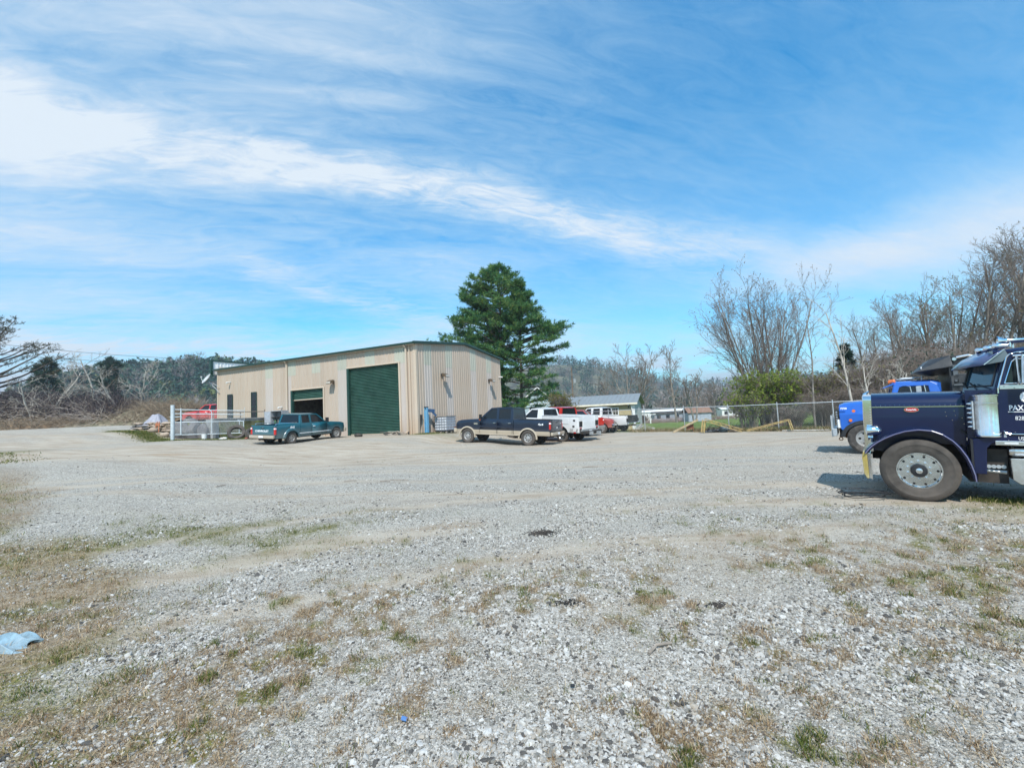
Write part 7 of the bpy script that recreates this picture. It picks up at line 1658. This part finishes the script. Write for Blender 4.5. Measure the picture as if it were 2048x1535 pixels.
# leaning tyres
def loose_tyre(label, loc, Ro, w, rot, seed=0, ri=.6):
    b = MB(); k = Ro*(1-ri); h = w/2; r0 = Ro*ri
    prof = [(r0, -h*.7), (r0+k*.3, -h*.95), (r0+k*.75, -h), (Ro-.03, -h*.8)]
    for i in range(4):
        a = -h*.75+1.5*h*i/4; prof += [(Ro, a+.006), (Ro, a+1.5*h/4-.03), (Ro-.02, a+1.5*h/4-.02), (Ro-.02, a+1.5*h/4-.002)]
    prof += [(Ro-.03, h*.8), (r0+k*.75, h), (r0+k*.3, h*.95), (r0, h*.7), (r0+.03, h*.62), (r0+k*.3, h*.85), (Ro-.06, h*.7), (Ro-.06, -h*.7), (r0+k*.3, -h*.85), (r0+.03, -h*.62)]
    b.lathe(prof, None, 40, close=True); o = b.build('loose_tyre', M['rubber_dusty'], None, 30); o.location = loc; o.rotation_euler = rot; tag(o, label, 'tyre', 'old tyres leaning against the concrete wall'); return o
for (u, Y, Ro, rot, lb, dz) in ((-17.05, 27.75, .50, (R(62), R(8), R(24)), 'big tyre leaning behind the right end of the gate', .40), (-16.15, 28.0, .47, (R(38), R(20), R(35)), 'tyre lying half flat right of the gate', .28), (-15.5, 28.6, .48, (R(55), R(-10), R(-15)), 'tyre leaning back beside the tailgate of the teal pickup', .36), (-15.3, 27.9, .44, (R(12), R(6), 0), 'tyre lying flat behind the teal pickup bumper', .16)):
    loose_tyre(lb, (u, Y, gz(u, Y)+dz), Ro, .26, rot)
cn = thing('white_cone', 'small white cone standing by the tyres', 'cone', (-15.9, 29.2, gz(-15.9, 29.2)))
MB().lathe([(.03, 1.0), (.12, .45), (.14, .42)], None, 12).build('cone', M['white'], cn, 40); MB().bx(-.16, .16, -.16, .16, .0, .42).build('base', M['concrete'], cn)
o = MB().lathe([(.07, 0), (.09, .04), (.07, .08), (.05, .04)], None, 12, close=True).build('tangled_hose', pm('red_hose', (.35, .06, .04), .5), None, 40); o.location = (-16.3, 27.5, gz(-16.3, 27.5)); tag(o, 'small reddish coil on the ground by the tyres', 'hose')
rock('junk_heap', 'dark engine part on the ground at the nose of the teal pickup', 'engine part', (-10.3, 29.9, gz(-10.3, 29.9)+.1), (.28, .2, .16), 78, M['under'])

# ------------------------------------------------------------------ chain link fence
FA, FB = Vector((5.2, 37.7)), Vector((31.0, 18.7)); FL = (FB-FA).length
fn_ = thing('chain_link_fence', 'grey chain link fence with a top rail along the edge of the yard', 'fence', (FA.x, FA.y, 0), math.atan2(FB.y-FA.y, FB.x-FA.x))
def fz(x): p = FA.lerp(FB, x/FL); return gz(p.x, p.y)
x = 0; xs_ = []
while x < FL: xs_.append(x); x += 2.92
for x in xs_: MB().tube((x, 0, fz(x)-.1), (x, 0, fz(x)+1.86+(.12 if rnd.random() < .3 else 0)), .032, n=8).build('fence_post', M['steel'], fn_)
b = MB()
for a, c_ in zip(xs_[:-1], xs_[1:]): b.tube((a, 0, fz(a)+1.72), (c_, 0, fz(c_)+1.72), .022, n=8)
b.build('top_rail', M['steel'], fn_)
v = mesh_wire(0, xs_[-1], 0, 1.70, .13, .0022, 'chain_link_mesh', fn_, M['steel'])

# yellow steel frames lying along the fence
yl = pm('faded_yellow_steel', (.42, .31, .12), .65, dirt=(.26, .17, .09))
def truss(name, label, a, b_, w=.16, solid=False, group=None):
    o = thing(name, label, 'steel frame', a, 0, group); B = Vector(b_)-Vector(a); d = B.normalized(); up = Vector((0, 0, 1)); s = d.cross(up).normalized(); nrm = s.cross(d)
    for q, (i, j) in enumerate(((-1, -1), (1, -1), (1, 1), (-1, 1))):
        off = s*w*i*.5+nrm*w*j*.5; MB().beam(off, B+off, .035, .035).build('rail', yl, o)
    m = MB(); n = max(3, int(B.length/.28)); p = None
    for k in range(n):
        t0, t1 = B*(k/n), B*((k+1)/n); sg = 1 if k % 2 else -1
        for i in (-1, 1): m.beam(t0+s*w*.5*i+nrm*w*.5*sg, t1+s*w*.5*i-nrm*w*.5*sg, .022, .022)
        m.beam(t0+nrm*w*.5*sg+s*w*.5, t1+nrm*w*.5*sg-s*w*.5, .022, .022)
    m.build('lattice', yl, o); return o
gf = 'yellow steel frames dumped along the fence'
def pt(u_x, y, z): return (u_x, y, z)
truss('lattice_beam', 'long yellow lattice beam sloping down from its end stand', (12.85, 30.5, .82), (14.75, 29.35, .05), group=gf)
truss('lattice_beam', 'plain yellow beam rising towards the bush', (15.0, 29.25, .03), (17.3, 28.5, .62), w=.08, group=gf)
o = truss('lattice_leg', 'short toothed yellow leg hanging from the raised beam end', (17.3, 28.5, .62), (17.1, 27.9, .02), w=.10, group=gf)
o = truss('lattice_leg', 'upright yellow stand under the left end of the lattice beam', (12.85, 30.55, .82), (12.55, 30.2, .0), w=.16, group=gf)
o = thing('wooden_beam', 'weathered wooden beam propped on a rusty frame left of the yellow beams', 'beam', (11.1, 31.7, 0)); M['oldbeam'] = pm('weathered_beam', (.36, .28, .17), .85, var=.3, vs=6)
MB().beam((.0, 0, .03), (1.75, -.1, .80), .14, .12).build('timber', M['oldbeam'], o); MB().beam((1.45, .05, 0), (1.45, .05, .62), .05, .05).beam((1.0, .1, .3), (1.5, .1, .34), .05, .3).build('prop', pm('rust', (.22, .10, .06), .9), o)
for k, (x, y, w, h) in enumerate(((13.4, 30.75, 1.2, .22), (14.1, 30.45, .8, .4), (14.6, 30.2, .7, .16))):
    q = rock('scrap_metal', ('grey scrap metal under the lattice beam near its stand', 'rusty blue grey scrap under the middle of the lattice beam', 'low scrap under the low end of the lattice beam')[k], 'scrap metal', (x, y, gz(x, y)+h*.4), (w*.5, .3, h*.6), 340+k, pm('scrap_%d' % k, ((.18, .20, .21), (.12, .16, .17), (.22, .17, .13))[k], .7, .3, var=.4), rz=.3*k)
sticks('scrap_tangle', 'tangle of thin scrap rods and branches around the yellow beams', 160, lambda n, g: np.column_stack([g.uniform(12.8, 15.0, n), g.uniform(30.2, 30.9, n), g.uniform(.0, .35, n)]), (.3, 1.1), (.008, .022), M['stick_dark'], 12, .2)
for k, (xa_, ya_, xb_, yb_, lb) in enumerate([(16.9, 28.6, 18.9, 27.2, 'long pale pipe lying on the gravel at the fence foot'), (19.6, 26.4, 21.2, 25.2, 'second pale pipe lying nearer the blue truck')]):
    o = MB().tube((0, 0, .05), (xb_-xa_, yb_-ya_, .05), .045, n=10).build('pipe', pm('pale_pipe_%d' % k, (.40, .38, .35), .6), None, 40); o.location = (xa_, ya_, gz((xa_+xb_)/2, (ya_+yb_)/2)+.01); tag(o, lb, 'pipe')
dj = thing('junk_pile', 'little heap of boards and a pale pot by the tail of the white pickup', 'junk pile', (10.3, 36.4, gz(10.3, 36.4)))
for k in range(5): MB().beam((-.6+k*.2, -.2, .05), (.1+k*.22, .3, .55-k*.08), .12, .03).build('board', M['wood_old'], dj)
MB().lathe([(.001, 0), (.16, 0), (.18, .22), (.001, .24)], Matrix.Translation((-.5, -.4, 0)), 14).build('pot', M['white'], dj, 40); MB().bx(.75, .95, -.2, .0, 0, .2).build('block', M['white'], dj)

# ------------------------------------------------------------------ yellow building
yb_o = Vector((10.75, 40.2)); yb_e = Vector((3.85, 42.92)); yl_ = (yb_e-yb_o).length
yb = thing('yellow_building', 'long low yellow building with a grey metal roof and white corner', 'building', (yb_o.x, yb_o.y, -.12), math.atan2(yb_e.y-yb_o.y, yb_e.x-yb_o.x))
# local x runs back along the front wall, the yard is at +y
yw = pm('yellow_wall', (.46, .37, .20), .75, var=.06, dirt=(.50, .42, .26)); 
wz, rz_ = 2.42, 3.22
b = MB().panel([(0, 0), (yl_, 0), (yl_, wz), (0, wz)], [[(1.42, .85), (2.08, .85), (2.08, 2.0), (1.42, 2.0)]], lambda u, v, d: (u, -d, v), .15); b.build('front_wall', yw, yb)
b = MB()
for k in range(16): b.bx(.0, yl_, .0, .012, .1+k*.145, .115+k*.145)
bsd = b.build('siding_lap', yw, yb); bsd['kind'] = 'stuff'
MB().panel([(0, 0), (-6.5, 0), (-6.5, wz), (-3.2, rz_+.0), (0, wz)], [], lambda u, v, d: (d-.0, u, v), .15).build('end_wall', pm('grey_white_end', (.50, .52, .52), .7, var=.08), yb)
MB().bx(0, yl_, -6.5, -6.35, 0, wz).bx(yl_-.15, yl_, -6.35, -.15, 0, wz).build('rear_wall', yw, yb)
rf = MB(); ex = .35
for s in (0, 1):
    y0, y1 = (.30, -3.2) if s == 0 else (-6.8, -3.2)
    rf.add([(-ex, y0, wz-.06), (yl_+ex, y0, wz-.06), (yl_+ex, y1, rz_+.05), (-ex, y1, rz_+.05), (-ex, y0, wz+.02), (yl_+ex, y0, wz+.02), (yl_+ex, y1, rz_+.13), (-ex, y1, rz_+.13)], [(0, 3, 2, 1), (4, 5, 6, 7), (0, 1, 5, 4), (2, 3, 7, 6), (1, 2, 6, 5), (0, 4, 7, 3)])
roof_m = pm('grey_metal_roof', (.25, .27, .28), .5, .2, var=.06)
rfo = rf.build('roof', roof_m, yb)
for k in range(int((yl_+.7)/.42)):
    x = -ex+.02+k*.42; MB().beam((x, .30, wz+.035), (x, -3.2, rz_+.145), .035, .03).build('roof_rib', roof_m, rfo)
MB().bx(-ex, yl_+ex, .30, .36, wz-.12, wz+.03).build('fascia', pm('cream_fascia', (.72, .66, .52), .5), yb)
MB().bx(-.08, .22, .0, .045, 0, wz).build('corner_board', M['white'], yb); MB().tube((-.1, .1, 0), (.25, .12, wz-.05), .04).build('downspout', M['white'], yb)
wn = MB().panel([(1.34, .77), (2.16, .77), (2.16, 2.08), (1.34, 2.08)], [[(1.42, .85), (2.08, .85), (2.08, 1.38), (1.42, 1.38)], [(1.42, 1.45), (2.08, 1.45), (2.08, 2.0), (1.42, 2.0)]], lambda u, v, d: (u, .03-d, v), .05).build('window', M['white'], yb)
MB().bx(1.42, 2.08, -.06, -.05, .85, 2.0).build('pane', M['glass'], wn)
b = MB()
for x in (1.64, 1.86): b.bx(x-.012, x+.012, -.03, .0, .85, 2.0)
b.bx(1.42, 2.08, -.03, .0, 1.72, 1.74).bx(1.42, 2.08, -.03, .0, 1.10, 1.12).build('muntin', M['white'], wn)
MB().tube((.45, .1, 2.2), (.45, .1, 2.32), .09, .05).build('wall_lamp', M['decal'], yb); MB().bx(.4, .5, 0, .1, 2.0, 2.2).build('meter_box', M['black'], yb)
for k, x in enumerate((3.4, 5.2)): MB().bx(x, x+.5, .01, .05, 1.2, 1.9).build('vent_panel', M['white'], yb)
b = rock('roof_shrub', 'small rounded olive tree crown showing over the yellow building roof', 'shrub', (6.2, 62, 2.6), (.01, .01, .01), 5, M['privet']); bpy.data.objects.remove(b)
bush('small_evergreen', 'small rounded olive evergreen in front of the left end of the yellow building', (4.35, 41.2, -.1), 1.1, 1.1, 3.0, 88, M['bud'], 60, 1500, .12, 5)

# light blue house behind the pines
hs = thing('blue_house', 'pale blue gabled house behind the pine trunks', 'house', (3.9, 70, -.8), -.08)
hb = pm('pale_blue_siding', (.38, .47, .52), .7, var=.06)
MB().panel([(-2.1, 0), (2.1, 0), (2.1, 4.4), (.0, 6.25), (-2.1, 4.9)], [], lambda u, v, d: (u, d, v), 9).build('gable_wing', hb, hs)
b = MB().add([(-2.5, -.4, 4.55), (0, -.4, 6.50), (0, 9.2, 6.50), (-2.5, 9.2, 4.55), (-2.5, -.4, 4.70), (0, -.4, 6.66), (0, 9.2, 6.66), (-2.5, 9.2, 4.70)], [(0, 3, 2, 1), (4, 5, 6, 7), (0, 1, 5, 4), (0, 4, 7, 3), (2, 3, 7, 6), (1, 2, 6, 5)])
b.add([(2.9, -.4, 3.75), (0, -.4, 6.50), (0, 9.2, 6.50), (2.9, 9.2, 3.75), (2.9, -.4, 3.90), (0, -.4, 6.66), (0, 9.2, 6.66), (2.9, 9.2, 3.90)], [(0, 3, 2, 1), (4, 5, 6, 7), (0, 1, 5, 4), (0, 4, 7, 3), (2, 3, 7, 6), (1, 2, 6, 5)])
b.build('roof', pm('slate_roof', (.11, .12, .14), .7), hs)
MB().beam((-2.5, -.45, 4.62), (0, -.45, 6.58), .06, .14).beam((0, -.45, 6.58), (2.9, -.45, 3.82), .06, .14).build('barge_board', M['white'], hs)
MB().bx(2.1, 7.5, 1.5, 8.5, 0, 3.1).build('side_wing', hb, hs)
MB().add([(2.1, 1.1, 3.0), (7.9, 1.1, 3.0), (7.9, 5, 4.7), (2.1, 5, 4.7), (2.1, 1.1, 3.12), (7.9, 1.1, 3.12), (7.9, 5, 4.82), (2.1, 5, 4.82)], [(0, 3, 2, 1), (4, 5, 6, 7), (0, 1, 5, 4), (0, 4, 7, 3), (2, 3, 7, 6), (1, 2, 6, 5)]).build('side_roof', pm('grey_shingle', (.20, .21, .22), .8, var=.2), hs)
MB().bx(-1.9, 1.9, -.07, -.03, 3.95, 4.05).build('trim_band', M['white'], hs)
for x in (-1.0, .8): w_ = MB().bx(x-.45, x+.45, -.06, -.01, 2.2, 3.5).build('window', M['white'], hs); MB().bx(x-.36, x+.36, -.08, -.06, 2.3, 3.4).build('pane', M['glass'], w_)
MB().bx(-5.4, -2.2, 1.5, 7, 0, 3.0).build('porch_wall', hb, hs)
MB().add([(-5.8, .4, 2.9), (-2.3, .4, 3.0), (-2.3, 4.5, 4.6), (-5.0, 4.5, 4.4), (-5.8, .4, 3.05), (-2.3, .4, 3.15), (-2.3, 4.5, 4.75), (-5.0, 4.5, 4.55)], [(0, 3, 2, 1), (4, 5, 6, 7), (0, 1, 5, 4), (0, 4, 7, 3), (2, 3, 7, 6), (1, 2, 6, 5)]).build('porch_roof', M['black'], hs)
MB().bx(-5.7, -2.4, .42, .5, 2.35, 2.45).bx(-5.7, -2.4, .42, .5, 2.72, 2.80).build('porch_trim', M['white'], hs)

# shed and far homes
sh = thing('storage_shed', 'small shed with a brown roof and grey double doors out in the field', 'shed', (41.2, 100, -1.75), .03)
MB().bx(-2.55, 2.55, 0, 3.2, .0, 1.95).build('wall', pm('grey_board_wall', (.30, .33, .38), .8, var=.1), sh)
for k in range(2): MB().bx(-2.4+k*2.42, -.02+k*2.42, -.05, -.01, .1, 1.85).build('door', pm('grey_door_%d' % k, (.34, .37, .43), .8, var=.15), sh)
MB().panel([(-.35, 1.9), (1.6, 3.15), (3.55, 1.9), (3.55, 2.0), (1.6, 3.27), (-.35, 2.0)], [], lambda u, v, d: (-2.8+d, u, v), 5.6).build('roof', pm('brown_shingles', (.22, .125, .085), .85, var=.15), sh)
lm = ('white mobile home farthest left beyond the field', 'white mobile home beyond the field between the bare trees', 'white carport and trailer right of the shed', 'low white trailer behind the big bush', 'long dark roofed mobile home beyond the white posts')
for k, (x, y, w, h) in enumerate(((36.5, 118, 7.5, 2.6), (45.5, 122, 9.0, 2.6), (58, 118, 7.0, 2.4), (66, 120, 6, 2.4), (40, 112, 10, 2.2))):
    z0_ = -2.0 if k < 4 else -2.1
    o = thing('mobile_home', lm[k], 'mobile home', (x, y, z0_), -.02*k, 'mobile homes beyond the field')
    MB().bx(-w/2, w/2, 0, 3.5, .4, h).build('wall', (M['white'], pm('cream_home', (.6, .58, .52), .7), M['white'], M['white'], pm('grey_blue_home', (.26, .28, .33), .7))[k], o)
    MB().panel([(-.25, h), (1.75, h+.45), (3.75, h), (3.75, h+.1), (1.75, h+.6), (-.25, h+.1)], [], lambda u, v, d, w=w: (-w/2-.2+d, u, v), w+.4).build('roof', M['white'] if k != 4 else M['under'], o)
    for q in range(int(w/2.2)): MB().bx(-w/2+.6+q*2.2, -w/2+1.5+q*2.2, -.04, -.005, 1.1, 1.9).build('window', M['glass'], o)
sticks('field_hedge', 'pinkish brown bare hedge growing across the far side of the field', 5500, lambda n, g: (lambda t_: np.column_stack([27+t_*36, 103+t_*3+g.normal(0, .8, n), -1.9+g.random(n)*.9]))(g.random(n)), (.5, 1.7), (.014, .035), bark('pink_hedge', (.22, .15, .13), (.36, .26, .23), (.46, .36, .32)), 31, .2)
for k, (x, y) in enumerate(((29.0, 96), (25.8, 96))):
    o = MB().bx(-.1, .1, -.1, .1, 0, 2.2).bx(-.12, 1.2, -.05, .05, 2.1, 2.25).build('white_post', M['white'], None); o.location = (x, y, -1.8); tag(o, ('right white post with an arm in the field near the yellow building', 'left white post with an arm in the field near the yellow building')[k], 'post')
bush('round_shrub', 'low rounded brown shrub in the field just right of the yellow building', (22.4, 80, -1.3), 1.6, 1.4, 1.6, 89, M['old_leaf'], 70, 600, .12, 4)

# ------------------------------------------------------------------ poles and wires
def pole(label, x, y, z0_, h, cross=True):
    o = thing('utility_pole', label, 'utility pole', (x, y, z0_)); MB().tube((0, 0, -.5), (0, 0, h), .16, .10, 12).build('pole', M['bark_brown'], o, 40)
    if cross: MB().lathe([(.001, 0), (.24, 0), (.24, .7), (.001, .74)], Matrix.Translation((.40, -.05, h-2.6)), 14).build('transformer', pm('grey_transformer', (.3, .32, .33), .5), o, 40)
    MB().bx(-.06, .06, -.12, .12, h-1.7, h-1.4).build('insulator_block', M['under'], o); return o
pole('wooden utility pole with a transformer, right of the pine trees', 10.05, 75, -.8, 9.9)
pole('distant wooden utility pole beyond the bare trees', 95, 150, -3, 10.2, False)
def wire(label, a, b_, sag, r=.022, n=18):
    a, b_ = Vector(a), Vector(b_); segs = []
    P_ = [a.lerp(b_, k/n)-Vector((0, 0, sag*4*(k/n)*(1-k/n))) for k in range(n+1)]
    v, q = tubes_np([(*P_[k], *P_[k+1], r, r) for k in range(n)], 4); o = link('power_line', np_mesh('power_line', v, q), M['black']); tag(o, label, 'power line', 'power lines')
wire('power line running right from the utility pole', (10.05, 75, 6.7), (95, 150, 5.6), 1.2)
wire('lower line running right from the utility pole', (10.05, 75, 4.3), (60, 118, 3.5), .8)
wire('upper power line above the left trees', (-95, 70, 19.2), (-66, 95, 16.6), .7, .03)
wire('lower power line above the left trees', (-95, 70, 17.2), (-64, 95, 15.4), .7, .03)

# ------------------------------------------------------------------ things lying on the near gravel
b = bmesh.new(); bmesh.ops.create_grid(b, x_segments=46, y_segments=40, size=.5)
for v in b.verts:
    x, y = v.co.x, v.co.y; ragged = .05*math.sin(y*23)+.04*math.sin(y*9+1)
    X = x*1.05+ragged*(x > 0)*(x*2); Y = y*(.36+.10*math.sin(x*5))+.05*math.sin(x*11)
    z = .035+.030*math.sin(y*17+x*4)+.022*math.sin(x*15-y*9)+.035*math.exp(-((y-.12+x*.1)/.07)**2)-.05*max(0, (max(abs(x), abs(y))-.42)/.08)
    v.co = Vector((X, Y, max(.004, z)))
me = bpy.data.meshes.new('blue_rag'); b.to_mesh(me); b.free(); me.polygons.foreach_set('use_smooth', [True]*len(me.polygons))
rg = link('blue_rag', me, pm('faded_denim', (.20, .31, .38), .9, var=.2, vs=14, bump=.4, bs=90, dirt=(.36, .44, .48))); rg.scale = (.72, .66, .8); rg.location = (-4.62, 4.0, gz(-4.6, 4.0)+.015); rg.rotation_euler = (0, 0, .12); tag(rg, 'crumpled pale blue rag on the grass at the left picture edge', 'rag')
sm = rg.modifiers.new('skin', 'SOLIDIFY'); sm.thickness = .006; ss = rg.modifiers.new('smooth', 'SUBSURF'); ss.levels = 1; ss.render_levels = 1
g = random.Random(12); cur = []
for k in range(5):
    pts_ = []; ph = g.uniform(0, 6); 
    for i in range(26):
        a = i/25*6.283*1.15+ph; pts_.append((.36*math.cos(a)*(1+.1*k)+g.uniform(-.015, .015), .13*math.sin(a)*(1+.12*k)+g.uniform(-.01, .01), .03+.022*k+.025*math.sin(a*2+ph)))
    cur.append(pts_)
cur.append([(-.40-.025*i, .02+.05*math.sin(i*.8), .015) for i in range(18)])
b = MB()
for p in cur[:-1]: b.path(p, .0065, 6)
b.path(cur[-1], .004, 5)
cb = b.build('cable_coil', M['black'], None, 60); cb.scale = (.8, 1.0, 1); cb.location = (6.22, 8.22, gz(6.2, 8.2)+.01); cb.rotation_euler = (0, 0, -.5); tag(cb, 'loose coil of black cable on the gravel by the big front wheel', 'cable')
o = MB().box((0, 0, .01), (.035, .028, .010), Matrix.Rotation(.3, 3, 'Y')).build('blue_scrap', pm('blue_plastic', (.10, .22, .48), .5), None, bevel=.002); o.location = (-.735, 2.80, gz(-.7, 2.8)+.02); tag(o, 'tiny bright blue plastic scrap among the near stones', 'scrap')
o = MB().box((0, 0, .008), (.03, .018, .010)).build('black_scrap', M['black'], None, bevel=.003); o.location = (.30, 3.05, gz(.3, 3.05)+.02); tag(o, 'small black scrap among the near stones at the centre', 'scrap')
def patch(name, label, x, y, n, sx, sy, seed, mat):
    g = np.random.default_rng(seed); px, py = x+g.normal(0, sx, n), y+g.normal(0, sy, n); a = g.random(n)*6.28; L = .015+.03*g.random(n); z = ground_z(px, py)+.02
    segs = np.column_stack([px, py, z, px+np.cos(a)*L, py+np.sin(a)*L, z+g.normal(.004, .006, n), np.full(n, .005), np.full(n, .003)]); v, q = tubes_np(segs, 4); o = link(name, np_mesh(name, v, q), mat); tag(o, label, kind='stuff')
patch('dark_litter', 'patch of dark crumbs in the middle of the yard', .36, 6.85, 260, .13, .09, 1, M['under'])
patch('dark_litter', 'smaller patch of dark crumbs nearer the camera', .42, 4.35, 60, .07, .04, 2, M['under'])
patch('dark_litter', 'dark crumbs right of centre in the near gravel', 1.75, 4.15, 45, .06, .03, 3, M['under'])
g = np.random.default_rng(77)
for k, (x, y, l, a) in enumerate([(-5.0, 13.2, .35, .2), (-3.9, 13.0, .8, .05), (.9, 3.4, .25, .6), (-8.3, 12.6, .25, 1.2), (2.1, 14.4, .5, .1)]):
    o = MB().path([(0, 0, .02), (l*.5, .03, .03), (l, -.01, .02)], .012, 6).build('stick', M['wood_old'], None); o.location = (x, y, gz(x, y)); o.rotation_euler = (0, 0, a)
    tag(o, ('short stick on the left of the gravel yard', 'long straight stick on the left of the gravel yard', 'little twig in the near gravel at the centre', 'short twig in the far left gravel', 'stick lying on the middle of the gravel yard')[k], 'stick', 'sticks lying on the gravel')

# ------------------------------------------------------------------ haze
HZ = MB().bx(-2600, 2600, -60, 2300, -9, 100).build('haze', [], None); HZ['kind'] = 'stuff'; HZ['label'] = 'thin bluish air haze'
hm = bpy.data.materials.new('air'); hm.use_nodes = True; t = hm.node_tree; t.nodes.remove(t.nodes['Principled BSDF'])
pv = N(t, 'ShaderNodeVolumePrincipled'); pv.inputs['Color'].default_value = (.78, .88, 1, 1); pv.inputs['Density'].default_value = .0004; pv.inputs['Anisotropy'].default_value = .2
t.links.new(pv.outputs[0], [n for n in t.nodes if n.type == 'OUTPUT_MATERIAL'][0].inputs['Volume']); HZ.data.materials.append(hm)
